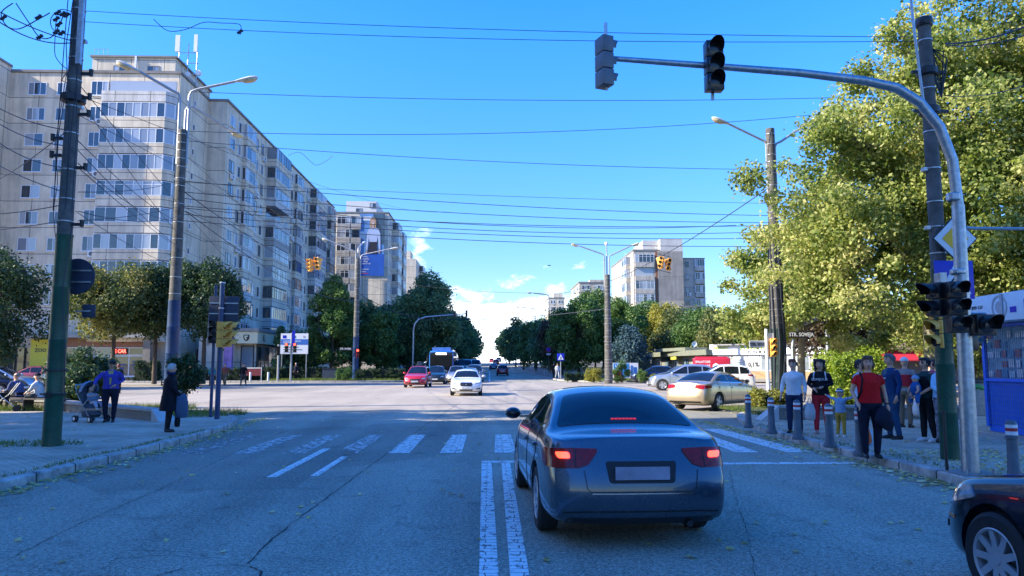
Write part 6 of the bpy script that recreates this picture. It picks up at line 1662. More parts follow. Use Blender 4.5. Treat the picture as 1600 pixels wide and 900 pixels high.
# ---- signal heads
lens_off = mat('lens_dark', (.02,.02,.025), .15); lens_red = mat('lens_red_lit', (.7,.03,.02), .3, emit=(1,.06,.03), estr=2.0)
def signal(parent, loc, rz, housing, n=3, s=1.0, name='signal_head', lit=None, board=False, vis=.2, tilt=0):
    """stack of n lamps facing local -Y, each with door, hooded visor, lens; 0.25 m per lamp"""
    root = bpy.data.objects.new(name, None); col.objects.link(root); root.location = loc; root.rotation_euler = (0, tilt, rz)
    if parent is not None: root.parent = parent
    d = .255*s; mb = MB()
    for k in range(n):
        z0 = -n*d/2+k*d; mb.box(-d*.5, d*.5, -.06*s, .12*s, z0+.006, z0+d-.006)
    hs = mb.build('housing', housing, root); bevel(hs, .012*s, 2)
    vb = MB(); lb = MB()
    for k in range(n):
        z0 = -n*d/2+k*d+d/2; R_ = d*.44; N_ = 16
        vs = []; fs = []
        for j in range(N_+1):
            a = R(-25)+(PI+R(50))*j/N_; ln = vis*s*(.45+.55*max(0, math.sin(a)))
            for rr, yy in ((R_, -.06*s), (R_, -.06*s-ln), (R_-.008, -.06*s-ln), (R_-.008, -.06*s)): vs.append((rr*math.cos(a), yy, z0+rr*math.sin(a)))
        for j in range(N_):
            for q in range(4): fs.append((j*4+q, j*4+(q+1) % 4, (j+1)*4+(q+1) % 4, (j+1)*4+q))
        vb.add(vs, fs)
        m2 = MB(); m2.lathe([(.001,-.075*s),(R_*.6,-.07*s),(R_*.9,-.062*s)], 18, (0,0,z0), 'Y', cap=False)
        m2.build('lens', lens_red if lit == k else lens_off, root, smooth=True)
    vb.build('visor', housing, root, smooth=True, angle=50)
    if board: MB().box(-d*.85, d*.85, .0, .015, -n*d/2-.1*s, n*d/2+.1*s).build('backboard', MATS['sign_back'], root)
    return root
# note: lathe on 'Y' maps profile z to y
bl = mat('signal_black', (.008,.008,.01), .35)
# galvanised gantry on the right
bg_ = gnd(1517, 741, .12); gx, gy = bg_.x, bg_.y
gan = empty('signal_gantry', (gx, gy, .1), 0, 'curved galvanised signal pole whose arm reaches over the near lanes', 'signal pole')
def LP(px, py, Y=None): 
    q = at(px, py, Y or gy); return (q.x-gx, q.y-gy, q.z-.1)
ptsA = [(0,0,0), LP(1497, 320), LP(1488,250), LP(1468,198), LP(1437,160), LP(1400,137), LP(1350,126), LP(1250,114), LP(1110,103), LP(936, 90)]
mb = MB(); mb.tube(ptsA[:2], [.115,.085], 12); mb.build('column', galv, gan, smooth=True)
mb = MB(); mb.tube([ptsA[1]]+ptsA[2:], [.075,.075,.075,.074,.072,.068,.06,.05,.038], 14); mb.build('arm', galv, gan, smooth=True)
mb = MB(); mb.box(-.27,.27,-.27,.27,0.0,.05); mb.build('foot_plate', conc, gan); mb = MB()
for a in (-.2,.2):
    for b in (-.2,.2): mb.tube([(a,b,.04),(a,b,.12)], .022, 6)
mb.lathe([(.1,2.9),(.11,2.92),(.11,2.96),(.1,2.98)], 14, cap=False); mb.lathe([(.085,4.0),(.098,4.02),(.098,4.1),(.085,4.12)], 14, cap=False); mb.build('bolts_and_clamps', galv, gan)
tm = signal(gan, LP(1116, 103, gy-.12), 0, bl, 3, 1.0)
mb = MB(); mb.box(-.02,.02,.1,.14,-.48,.46); mb.build('mount_bar', galv, tm)
ts = signal(gan, LP(947, 98, gy-.05), R(112), mat('signal_grey', (.13,.14,.15), .5, metal=.2), 3, 1.0, vis=.12)
mb = MB(); mb.box(-.02,.02,-.02,.02,-.42,.62); mb.build('mount_bar', galv, ts)
signal(gan, LP(1495, 480, gy-.22), 0, bl, 3, .98)
o = signal(gan, LP(1536, 508, gy-.15), R(8), bl, 1, 1.25)
signal(gan, LP(1462, 468, gy), R(-78), bl, 2, .98, vis=.26)
mb = MB(); mb.tube([LP(1500,490), LP(1478,440)], .02, 6); mb.tube([LP(1500,490), LP(1540,490)], .018, 6); mb.box(-.32,-.22,-.08,.08,2.28,2.92); mb.build('signal_bracket', galv, gan)
mb = MB(); q = LP(1479, 478, gy-.1); mb.cbox((q[0], q[1]-.02, q[2]), .012, .01, .12); mb.build('countdown_led', mat('led_strip_red', (.8,.02,.05), .4, emit=(1,.03,.08), estr=3), gan)
# ochre signals on the concrete pole, turned towards the side street
y7 = b7.y
ro = empty('traffic_signal', at(1466, 520, y7), 0, 'ochre three lamp signal on the concrete pole facing left', 'traffic light')
signal(ro, (0,0,.1), R(-72), yellow_pl, 3, .95, vis=.24); MB().cbox((.12,0,-.25), .3,.04,.03).cbox((.12,0,.4), .3,.04,.03).build('bracket', trim_m, ro)
ro = empty('traffic_signal', at(1515, 525, y7), 0, 'dark signal half hidden behind the galvanised pole', 'traffic light')
signal(ro, (0,0,0), R(100), bl, 2, .95); MB().cbox((-.12,0,0), .3,.04,.03).build('bracket', trim_m, ro)
# signs on that pole
sy = y7-.2
c = at(1491, 373, sy); sg = empty('road_sign', c, 0, 'diamond priority road sign, yellow on white, behind the galvanised pole', 'road sign')
def sq(h): return [(0,-h),(h,0),(0,h),(-h,0)]
mb = MB(); mb.plate(sq(.385), (0,0,0), X, Zv, .02); mb.build('border', trim_m, sg)
mb = MB(); mb.plate(sq(.36), (0,-.022,0), X, Zv, .004); mb.build('sign_face', mat('sign_white', (.7,.71,.72), .4, var=.03), sg)
mb = MB(); mb.plate(sq(.225), (0,-.028,0), X, Zv, .004); mb.build('yellow_diamond', mat('sign_yel', (.9,.46,.005), .4, var=.05), sg)
c = at(1491, 437, sy); sg = empty('road_sign', c, 0, 'square blue pedestrian crossing sign below the priority diamond', 'road sign')
blue_s = mat('sign_blue', (.01,.02,.42), .35, var=.06)
o = MB().box(-.33,.33,-.01,.01,-.32,.32).build('sign_plate', blue_s, sg); bevel(o, .008)
mb = MB(); mb.plate([(-.27,-.24),(.27,-.24),(0,.25)], (0,-.012,0), X, Zv, .006); mb.build('white_triangle', MATS['sign_white'], sg)
def walker(parent, o, s, m_):
    mb = MB(); P_ = lambda pts: mb.plate([(a*s, b*s) for a, b in pts], o, X, Zv, .004)
    P_([(.03,.34),(.1,.34),(.13,.4),(.1,.46),(.03,.46),(0,.4)]); P_([(-.04,.3),(.08,.33),(.12,.05),(.0,.05)]); P_([(.0,.05),(.12,.05),(.22,-.3),(.12,-.3)]); P_([(.0,.05),(.08,.05),(-.1,-.3),(-.2,-.3)]); P_([(-.04,.3),(0,.25),(-.12,.1),(-.18,.14)]); P_([(.08,.31),(.12,.2),(.24,.14),(.22,.2)])
    return mb.build('pedestrian_symbol', m_, parent)
walker(sg, (0,-.02,-.08), .38, ink)
mb = MB(); c = at(1600, 357, y7); mb.tube([(b7.x+.1, y7, c.z), (b7.x+6.0, y7+.2, c.z+.02)], .028, 8); o = mb.build('steel_rod', galv); tag(o, 'thin horizontal steel arm leaving the concrete pole to the right', 'bracket arm')

# ---- left corner: blue posts with signals and sign backs
q1 = gnd(339, 655, .12); q2 = gnd(323, 653, .12); q2.y += .3
a1 = empty('signal_post', (q1.x, q1.y, .1), 0, 'blue post with an ochre signal on the left corner island', 'signal pole'); ht = at(347, 443, q1.y).z
MB().lathe([(.075,0),(.07,ht-.1),(.05,ht-.08)], 12).build('post', blue_paint, a1, smooth=True)
zz = at(350, 523, q1.y).z-.1
sA = signal(a1, (.10,-.12,zz), R(78), yellow_pl, 3, .98, vis=.24); sB = signal(a1, (.22,.12,zz+.02), R(118), yellow_pl, 3, .98, vis=.22)
for nm, dz in (('steel_band', .75), ('steel_band', 1.5)): MB().lathe([(.078,zz+dz),(.084,zz+dz+.01),(.084,zz+dz+.03),(.078,zz+dz+.04)], 12).build(nm, steel_band, a1)
a2 = empty('signal_post', (q2.x, q2.y, .1), 0, 'thinner dark post with a black signal left of the blue one', 'signal pole')
MB().lathe([(.05,0),(.045,at(325,445,q2.y).z-.1)], 10).build('post', blue_paint, a2, smooth=True)
sC = signal(a2, (.03,-.1,at(330,517,q2.y).z-.1), R(-12), bl, 3, 1.0, vis=.12)
MB().box(-.19,-.16,-.03,.12,-.45,.5).build('side_frame', galv, sC)
c = at(357, 482, q1.y+.12); s = empty('road_sign', (q1.x+.03, q1.y+.12, c.z), R(8), 'large square sign plate seen from behind on the blue post', 'road sign')
o = MB().box(-.42,.42,-.012,.012,-.36,.36).build('sign_plate', MATS['sign_back'], s); bevel(o, .008); MB().box(-.4,.4,-.04,-.014,.14,.17).box(-.4,.4,-.04,-.014,-.17,-.14).build('clamp', galv, s)
o = MB().plate([(-.05,-.36),(.05,-.36),(.05,.36),(-.05,.36)], (0,0,0), Yv, Zv, .02).build('sign_plate', MATS['sign_back']); o.location = (q2.x-.1, q2.y+.03, c.z); tag(o, 'narrow sign plate seen edge on beside the dark post', 'road sign')

# ---- signals hung over the junction
def hung(label, px, py, Y, tilt, rz):
    c = at(px, py, Y); r_ = empty('hanging_signal', c, 0, label, 'traffic light', 'signals hung on cables over the junction')
    for dx, rr in ((-.24, rz), (.24, rz+R(30))):
        for dy, r2 in ((-.14, rr), (.16, rr+R(180))): signal(r_, (dx, dy, -dx*math.tan(tilt)), r2, yellow_pl, 3, 1.0, tilt=tilt, vis=.18)
    MB().cbox((0,0,.52), .9, .03, .03, ry=tilt).tube([(0,0,.5),(0,0,.75)], .015, 5).cbox((0,0,-.5), .9, .03, .03, ry=tilt).build('hanger', trim_m, r_)
hung('ochre signal cluster hung over the junction before the grey block', 491, 413, 46, R(-12), R(-55))
hung('ochre signal cluster hung over the junction before the cream block', 1038, 412, 46, R(14), R(-35))

# ---- far gantry, posts, signs
def gantry(label, px0, py0, Y, pxe, pye, sigs, cat='signal pole', bend=.7):
    b = at(px0, py0, Y); zb = H(Y)+.1; e = at(pxe, pye, Y); r_ = empty('signal_gantry', (b.x, Y, zb), 0, label, cat)
    h = e.z-zb; w_ = e.x-b.x; sgn = 1 if w_ > 0 else -1
    pts = [(0,0,0),(0,0,h-1.9),(sgn*.15,0,h-1.2),(sgn*.6,0,h-.65),(sgn*1.4,0,h-.38),(w_,0,h)]
    MB().tube(pts, [.13,.1,.095,.09,.085,.05], 10).build('arm', galv, r_, smooth=True)
    for f in sigs: signal(r_, (w_*f, -.1, h-.38+.38*f), 0, bl if f == 1 else MATS['signal_grey'], 3, 1.0)
    return r_
gantry('distant curved signal gantry left of the bus', 645, 575, 84, 729, 490, (.78, 1))
gantry('grey signal gantry behind the STR. SOVEJA name board', 1241, 610, 42, 1282, 490, (1,))
g_ = empty('signal_post', (at(1296,600,46).x, 46, .1), 0, 'silver post with small white signal backs behind the bright bush', 'signal pole')
MB().lathe([(.14,0),(.13,4.6),(.1,5.3)], 12).build('post', galv, g_, smooth=True); signal(g_, (-.2,0,4.4), R(200), bl, 2, 1.0)
w0 = Vector((at(1201,625,30).x, 30, .1)); g_ = empty('signal_post', w0, 0, 'white post with an ochre signal and a small plate near the corner shop', 'signal pole')
MB().lathe([(.075,0),(.07,at(1200,514,30).z-.1)], 12).build('post', white_metal, g_, smooth=True)
signal(g_, (.24,0,at(1208,543,30).z-.1), R(20), yellow_pl, 3, 1.0)
MB().box(-.05,.3,-.02,.0,at(1205,528,30).z-.25,at(1205,528,30).z+.1).build('small_plate', MATS['sign_white'], g_)
def name_board(label, cx, cz, y, w_, h_, m_, m_t, txt, size, rz=0, frame=False):
    r_ = empty('street_name_sign', (cx, y, cz), rz, label, 'street sign')
    o = MB().box(-w_/2, w_/2, -.015, .015, -h_/2, h_/2).build('board', m_, r_)
    if frame: MB().box(-w_/2-.03, w_/2+.03, -.01, .01, h_/2, h_/2+.03).box(-w_/2-.03, -w_/2, -.01, .01, -h_/2, h_/2).build('frame', MATS['sign_white'], r_)
    put_text('lettering', txt, size, (0,-.018,0), (1,0,0), (0,0,1), m_t, r_, bold=.004, sx=.85); return r_
c = at(1186, 538, 30.1); name_board('grey framed name board reading STR. SOVEJA on the white post', c.x, c.z, 30.1, .75, .25, mat('board_grey', (.22,.24,.3), .5), ink, 'STR. SOVEJA', .17, frame=True)
c = at(1252, 523, 32.6); name_board('black name board with white letters STR. SOVEJA on the cable wrapped pole', c.x, c.z, 32.6, 1.1, .28, mat('board_black', (.015,.01,.012), .5), MATS['sign_white'], 'STR. SOVEJA', .24)
c = at(540, 545, 75.5); name_board('small dark street name board on the slim far left lamp pole', c.x, c.z, 75.5, 1.3, .3, MATS['board_black'], MATS['sign_white'], 'STR. SOVEJA', .24)
# information board at the far left
def panel(nm, label, px0, px1, py0, py1, Y, cat): 
    a, b = at(px0, py1, Y), at(px1, py0, Y); r_ = empty(nm, ((a.x+b.x)/2, Y, .1), 0, label, cat); return r_, (b.x-a.x)/2, a.z-.1, b.z-.1
r_, hw, z0, z1 = panel('information_board', 'white information board with a blue band and small emblems on posts', 438, 482, 521, 553, 77, 'information board')
MB().box(-hw, hw, -.03, .03, z0, z1).build('board', MATS['sign_white'], r_)
zz0 = z0+(z1-z0)*.45; zz1 = z0+(z1-z0)*.72
MB().box(-hw+.02, hw-.02, -.045, -.032, zz0, zz1).build('blue_band', mat('band_blue', (.03,.13,.42), .5), r_)
MB().box(-hw*.85, -hw*.6, -.045, -.032, z1-.5, z1-.2).build('emblem', blue_s, r_); 
mb = MB(); mb.lathe([(.14,-.045),(.14,-.035)], 14, (0,0,z1-.35), 'Y'); mb.build('emblem', mat('emblem_green', (.05,.2,.12), .5), r_); mb = MB(); mb.lathe([(.12,-.045),(.12,-.035)], 14, (hw*.7,0,z1-.35), 'Y'); mb.build('emblem', MATS['arm_grey'], r_)
for i, (zz, ln) in enumerate(((zz1-.2,.8),(zz1-.38,.6),(zz0-.25,.7),(zz0-.5,.85),(zz0-.75,.6))):
    MB().box(-hw*.8, -hw*.8+hw*1.6*ln, -.052, -.046, zz-.025, zz+.025).build('text_line', wht if i < 2 else ink, r_)
MB().box(-hw+.1,-hw+.2,-.02,.08,0,z0).box(hw-.2,hw-.1,-.02,.08,0,z1+.1).build('post', galv, r_)
# billboard on the far right corner
r_, hw, z0, z1 = panel('billboard', 'blue and white billboard standing behind the round clipped bush', 958, 997, 567, 591, 71, 'billboard')
MB().box(-hw, hw, -.05, .05, z0, z1).build('board', MATS['sign_white'], r_); MB().box(-hw+.04, hw*.25, -.07, -.052, z0+.1, z1-.05).build('blue_picture', mat('ad_blue', (.03,.25,.6), .4, var=.6, scale=1.2), r_)
MB().box(-hw+.04, -hw*.3, -.085, -.072, z0+.1, z0+.7).build('red_picture', mat('ad_red', (.4,.03,.1), .4), r_)
MB().box(hw*.4, hw*.55, -.07, -.052, z0+.3, z1-.25).box(hw*.62, hw*.85, -.07, -.052, z0+.5, z1-.4).box(hw*.4, hw*.85, -.07, -.052, z0+.15, z0+.22).build('print', MATS['band_blue'], r_)
put_text('lettering', 'USP', .34, (-hw*.6, -.075, z1-.3), (1,0,0), (0,0,1), wht, r_, bold=.01); MB().box(-hw*.7,-hw*.6,0,.1,0,z0).box(hw*.6,hw*.7,0,.1,0,z0).build('post', galv, r_)
# crossing sign and no-stopping sign on the right avenue pavement
def sign_post(label, px, Y, kind, py):
    x = at(px, 560, Y).x; r_ = empty('road_sign', (x, Y, H(Y)+.1), 0, label, 'road sign'); z = at(px, py, Y).z-H(Y)-.1
    MB().lathe([(.06,0),(.06,z+.4)], 8).build('post', galv if kind == 'cross' else green_paint, r_)
    if kind == 'cross':
        bevel(MB().box(-.38,.38,-.1,-.07,z-.38,z+.38).build('sign_plate', blue_s, r_), .008); MB().plate([(-.3,-.27),(.3,-.27),(0,.3)], (0,-.105,z), X, Zv, .006).build('white_triangle', MATS['sign_white'], r_); walker(r_, (0,-.115,z-.1), .42, ink)
    else:
        MB().lathe([(.34,-.1),(.34,-.075)], 20, (0,0,z), 'Y').build('sign_plate', mat('ring_red', (.5,.02,.08), .4), r_); MB().lathe([(.27,-.11),(.27,-.1)], 20, (0,0,z), 'Y').build('blue_disc', blue_s, r_)
        MB().box(-.28,.28,-.1,-.08,z-.75,z-.5).build('small_plate', MATS['sign_white'], r_)
sign_post('blue pedestrian crossing sign at the start of the right avenue pavement', 876, 78, 'cross', 558)
sign_post('round red and blue no stopping sign left of the crossing sign', 857, 98, 'round', 546)
# far-left signal posts
def small_post(label, px, Y, pyt, sig, py, lit=None, hous=None):
    x = at(px, 590, Y).x; r_ = empty('signal_post', (x, Y, .1), 0, label, 'signal pole'); zt = at(px, pyt, Y).z-.1
    MB().lathe([(.11,0),(.1,zt)], 10).build('post', galv, r_)
    for dx in sig: signal(r_, (dx, -.1, at(px, py, Y).z-.1), 0, hous or bl, 3, 1.15, lit=lit)
    return r_
r_ = small_post('grey post with red lit signals and a blue arrow plate before the information board', 454, 72.5, 520, (-.45, .35), 543, lit=2)
MB().box(.05,.35,-.14,-.11,at(454,528,72.5).z-.9,at(454,528,72.5).z+.6).build('arrow_plate', blue_s, r_)
small_post('short post with one black signal left of the information board', 434, 72.3, 538, (0,), 548)
x = at(556,568,75.4).x; r_ = empty('traffic_signal', (x+.2, 75.3, at(556,552,75.4).z), 0, 'red lit signal on the blue foot of the far left lamp pole', 'traffic light'); signal(r_, (0,-.1,0), R(8), mat('signal_red', (.4,.03,.02), .4), 3, 1.1, lit=2)

# ---- bollards
gb = 'striped bollards along the right kerb'
def bollard(name, label, px, py, group=gb, s=1.0):
    q = gnd(px, py, .12); r_ = empty(name, (q.x, q.y, .11), 0, label, 'bollard', group)
    mb = MB(); mb.lathe([(.12,0),(.12,.05),(.095,.09),(.085,.12),(.085,.16),(.078,.17),(.068,.58)], 18); mb.build('post', mat('bollard_grey', (.08,.105,.125), .5, var=.2, dirt=.3), r_, smooth=True)
    mb = MB(); mb.lathe([(.069,.58),(.085,.585),(.085,.61),(.07,.615),(.069,.63)], 18); mb.build('collar', MATS['bollard_grey'], r_, smooth=True)
    for z0, z1, m_ in ((.63,.68,MATS['sign_white']),(.68,.725,mat('band_red', (.4,.02,.03), .5)),(.725,.77,MATS['sign_white'])):
        MB().lathe([(.072,z0),(.072,z1-.002)], 18).build('band', m_, r_, smooth=True)
    mb = MB(); mb.lathe([(.07,.77),(.065,.80),(.04,.825),(.001,.832)], 18, cap=False); mb.build('cap', MATS['bollard_grey'], r_, smooth=True)
    return r_
bollard('bollard', 'striped bollard beside the woman in the red shirt', 1345, 712)
bollard('bollard', 'striped bollard before the child in the beanie', 1297, 698)
bollard('bollard', 'striped bollard before the woman with the white bag', 1247, 686)
bollard('bollard', 'weathered bollard at the corner beside the planter end', 1206, 677)
bollard('bollard', 'leftmost weathered bollard on the right corner island', 1170, 668)
bollard('bollard', 'striped bollard under the kiosk at the right edge', 1586, 753)
q = gnd(1480, 738, .12); o = MB().lathe([(.022,-.02),(.022,.85),(.03,.86),(.03,.9)], 8).build('iron_stake', trim_m, loc=(q.x, q.y, .11)); tag(o, 'thin black iron stake left of the galvanised pole', 'post')
# ---- planters
def wall_line(name, label, pts, h, t, slope_end):
    c = Vector(pts[0]); root = empty(name, (c.x, c.y, .1), 0, label, 'planter wall')
    L_ = [(p[0]-c.x, p[1]-c.y) for p in pts]; back = offset_line(L_, t)
    mb = MB(); n = len(L_); vs = [(x, y, 0) for x, y in L_]+[(x, y, 0) for x, y in back]+[(x, y, h-.05) for x, y in L_]+[(x, y, h-.05) for x, y in back]
    fs = [(i, i+1, 2*n+i+1, 2*n+i) for i in range(n-1)]+[(n+i+1, n+i, 3*n+i, 3*n+i+1) for i in range(n-1)]+[(0, 2*n, 3*n, n), (n-1, 2*n-1, 4*n-1, 3*n-1)]
    mb.add(vs, fs); mb.build('wall', mat('aggregate', (.26,.23,.19), .95, var=.45, scale=25, bump=.8, dirt=.5), root)
    o1, o2 = offset_line(L_, -.04), offset_line(L_, t+.04); mb = MB()
    vs = [(x, y, h-.05) for x, y in o1]+[(x, y, h-.05) for x, y in o2]+[(x, y, h+.02) for x, y in o1]+[(x, y, h+.02) for x, y in o2]
    fs = [(i, i+1, 2*n+i+1, 2*n+i) for i in range(n-1)]+[(n+i+1, n+i, 3*n+i, 3*n+i+1) for i in range(n-1)]+[(0, 2*n, 3*n, n), (n-1, 2*n-1, 4*n-1, 3*n-1)]+[(2*n+i, 2*n+i+1, 3*n+i+1, 3*n+i) for i in range(n-1)]+[(i+1, i, n+i, n+i+1) for i in range(n-1)]
    mb.add(vs, fs); mb.build('coping', kerb_m, root)
    i0, i1 = (n-1, n-2) if slope_end == 'last' else (0, 1)
    e = Vector((*L_[i0], 0)); d = (e-Vector((*L_[i1], 0))).normalized(); s = Vector((-d.y, d.x, 0)) if slope_end == 'last' else Vector((d.y, -d.x, 0))
    e = e - s*.04; w_ = t+.08
    mb = MB(); vs = [e+Vector((0,0,h+.02)), e+s*w_+Vector((0,0,h+.02)), e+s*w_+d*.55, e+d*.55, e+Vector((0,0,0)), e+s*w_]
    mb.add(vs, [(0,3,2,1), (0,4,3), (1,2,5), (0,1,5,4), (3,4,5,2)]); mb.build('sloped_end', mat('pale_stone', (.5,.49,.47), .8, dirt=.3), root)
    return root
wall_line('planter_wall', 'low aggregate planter wall behind the stroller and the old woman', [(-21,28.4),(-15.3,26.4),(-9.35,21.0)], .33, .4, 'last')
wall_line('planter_wall', 'low planter wall behind the waiting pedestrians on the right', [(8.2,20.9),(10,20.9),(13.6,21.1)], .40, .4, 'first')
poly_sheet('planter_soil', [(8.3,21.3),(13.6,21.5),(13.6,26.8),(8.8,26.8)], soil, .2)
# paved strip repairs
# ---- kiosk
K = empty('newspaper_kiosk', (11.62, 17.1, .1), R(-90-3), 'blue kiosk with wire mesh windows and a pale round logo sign on its roof', 'kiosk')
kb = mat('kiosk_blue', (.012,.12,.62), .45, var=.1, dirt=.15, scale=2)
# local +x runs along the shop front (towards the viewer), local -y looks out over the pavement
mb = MB(); mb.box(0.02,3.18,0.02,2.38,.0,.04); mb.build('base', conc, K)
mb = MB(); mb.box(.03,3.17,.06,2.37,.05,1.22); mb.build('lower_panel', kb, K)
mb = MB()
for a,b in ((0,.09),(3.11,3.2)): mb.box(a,b,0,.07,.16,2.5); mb.box(a,b,2.33,2.4,.16,2.5)
mb.box(0.09,3.11,0,.06,1.2,1.27); mb.box(.09,3.11,0,.06,2.43,2.5); mb.box(0,.06,.07,2.33,1.2,1.27); mb.box(0,.06,.07,2.33,2.43,2.5); mb.build('frame', kb, K)
mb = MB(); mb.box(.1,3.1,.09,2.3,1.23,2.43); mb.build('window', mat('kiosk_glass', (.22,.38,.45), .15, var=.3), K)
rs = random.Random(4); ks = [mat('mag_%d' % i, c_, .5, var=.3, scale=8) for i, c_ in enumerate([(.5,.52,.5),(.1,.25,.35),(.3,.12,.1),(.35,.5,.55),(.6,.62,.64)])]
for i in range(12):
    for j in range(5):
        if rs.random() < .15: continue
        x0 = .12+i*.245+rs.uniform(-.02,.02); z0 = 1.3+j*.22; MB().box(x0, x0+rs.uniform(.15,.22), .06, .072, z0, z0+rs.uniform(.13,.19)).build('magazine', ks[rs.randrange(5)], K)
mb = MB()
for i in range(46): mb.box(.1+i*.0665, .105+i*.0665, .02,.03, .2, 2.42)
for j in range(20): mb.box(.09,3.11,.012,.018,.24+j*.113,.246+j*.113)
mb.build('wire_mesh', mat('mesh_steel', (.1,.2,.4), .5), K)
mb = MB(); mb.box(-.35,3.6,-.5,2.7,2.52,3.12); o = mb.build('roof_sign', mat('kiosk_sign', (.5,.66,.78), .5, var=.05), K); bevel(o, .02)
cx, cz = 1.55, 2.82
def ringp(r0, r1, y, m_, nm):
    mb = MB(); n = 32; vs = []; fs = []
    for k in range(n):
        a = 2*PI*k/n
        for rr, yy in ((r0,y),(r1,y),(r1,y+.01),(r0,y+.01)): vs.append((cx+rr*math.cos(a), yy, cz+rr*math.sin(a)))
    for k in range(n):
        for q in range(4): fs.append((k*4+q, k*4+(q+1) % 4, ((k+1) % n)*4+(q+1) % 4, ((k+1) % n)*4+q))
    mb.add(vs, fs); return mb.build(nm, m_, K)
gm_ = mat('logo_grey', (.3,.36,.42), .5); ringp(.22,.26,-.512,gm_,'logo_ring'); ringp(.001,.13,-.512,gm_,'logo_disc'); MB().box(cx+.05, cx+.13,-.525,-.514,2.54,3.1).build('logo_bar', gm_, K)
put_text('lettering', '0724 899 137', .115, (.62,-.502,2.86), (1,0,0), (0,0,1), ink, K, sx=1.1); put_text('lettering', 'www.presa.ro', .10, (.62,-.502,2.70), (1,0,0), (0,0,1), ink, K, sx=1.1)
put_text('lettering', 'PRESA', .26, (2.7,-.502,2.82), (1,0,0), (0,0,1), blue_s, K, bold=.01)
MB().box(1.9,2.1,-.51,-.502,2.68,2.8).build('blue_mark', blue_s, K)
# bin
q = Vector((at(1541,655,22).x, 22.6)); B_ = empty('waste_bin', (q.x, q.y, .11), 0, 'tall grey waste container with a green bag beside the kiosk', 'waste bin')
mb = MB(); mb.lathe([(.34,0),(.36,.05),(.36,.95),(.38,1.0)], 20); mb.build('drum', galv, B_, smooth=True)
mb = MB(); mb.lathe([(.39,1.0),(.4,1.03),(.39,1.08),(.3,1.1)], 20); mb.build('lid', trim_m, B_, smooth=True)
mb = MB(); mb.ell((-.05,-.3,.9), .2,.12,.09); mb.ell((.08,-.28,.86), .14,.1,.1); mb.build('rubbish_bag', mat('bag_green', (.05,.28,.06), .4), B_, smooth=True)
mb = MB(); mb.box(.3,.48,-.2,.25,0,1.15); mb.build('side_frame', trim_m, B_)
# bench on the left, far rail and small white bollards
be = empty('street_bench', (at(28,640,25.6).x, 26.0, .1), R(-18), 'dark low bench under the two seated people', 'bench')
MB().box(-1.5,1.7,-.2,.22,.40,.45).build('seat', mat('bench_slats', (.06,.05,.045), .6, var=.3), be)
for xx in (-1.3,.1,1.5): MB().box(xx-.03,xx+.03,-.18,.2,0,.4).build('leg', trim_m, be)
rail = empty('pavement_railing', (at(868,590,86).x-.2, 86, .15), 0, 'low grey railing along the right avenue kerb', 'railing')
for k in range(14):
    y = k*3.6; MB().box(-.03,.03,y-.03,y+.03,H(86+y)-.05,H(86+y)+.75).build('rail_post', galv, rail)
    if k < 13 and k % 2 == 0: MB().box(-.02,.02,y+.04,y+3.55,.55+H(86+y),.6+H(86+y)).box(-.02,.02,y+.04,y+3.55,.25+H(86+y),.3+H(86+y)).build('rail_bar', galv, rail)
for i, (px, lb) in enumerate(((391,'white stub bollard right of the walking man at the far left'), (419,'white stub bollard before the information board'), (1143,'white stub bollard behind the white crossover'), (1178,'slim white stub bollard left of the white post'))):
    Y = 73 if px < 800 else 52
    o = MB().lathe([(.1,0),(.1,.8),(.06,.86)], 12).build('stub_bollard', white_metal, smooth=True, loc=(at(px,590,Y).x, Y, .1)); tag(o, lb, 'bollard', 'white stub bollards on the far pavements')
c = at(598, 583, 74); r_ = empty('waste_container', (at(519,583,76.6).x, 76.5, .1), 0, 'dark waste container before the far left hedge', 'container'); MB().box(-.9,.9,-.4,.4,.1,1.15).build('body', mat('container_dark', (.03,.045,.07), .5), r_); MB().box(-.95,.95,-.45,.45,1.16,1.25).build('lid', trim_m, r_)
r_ = empty('notice_frame', (at(395,590,74.2).x, 74.2, .1), 0, 'white framed maroon notice panel behind the walking man', 'notice board'); MB().box(-.8,.8,-.03,.03,.5,1.2).build('panel', MATS['dark_red'], r_); MB().box(-.85,-.8,-.04,.04,0,1.3).box(.8,.85,-.04,.04,0,1.3).box(-.8,.8,-.04,.04,1.21,1.3).build('frame', white_metal, r_)

# ---- overhead cables: each one a thing of its own
gC = 'cables strung across the junction'
def cable(label, a, b, sag=.4, r=.012, n=18, group=gC, wob=0, loops=()):
    a, b = Vector(a), Vector(b); pts = []
    rs = random.Random(int(abs(a.z*100+b.x*10)))
    for i in range(n+1):
        t = i/n; p = a.lerp(b, t); p.z -= sag*4*t*(1-t)+ (wob*rs.uniform(-1,1) if 0 < i < n else 0); pts.append(p)
    mb = MB(); mb.tube(pts, r, 5)
    o = mb.build('overhead_cable', cable_m, smooth=True, angle=None); tag(o, label, 'cable', group); return o
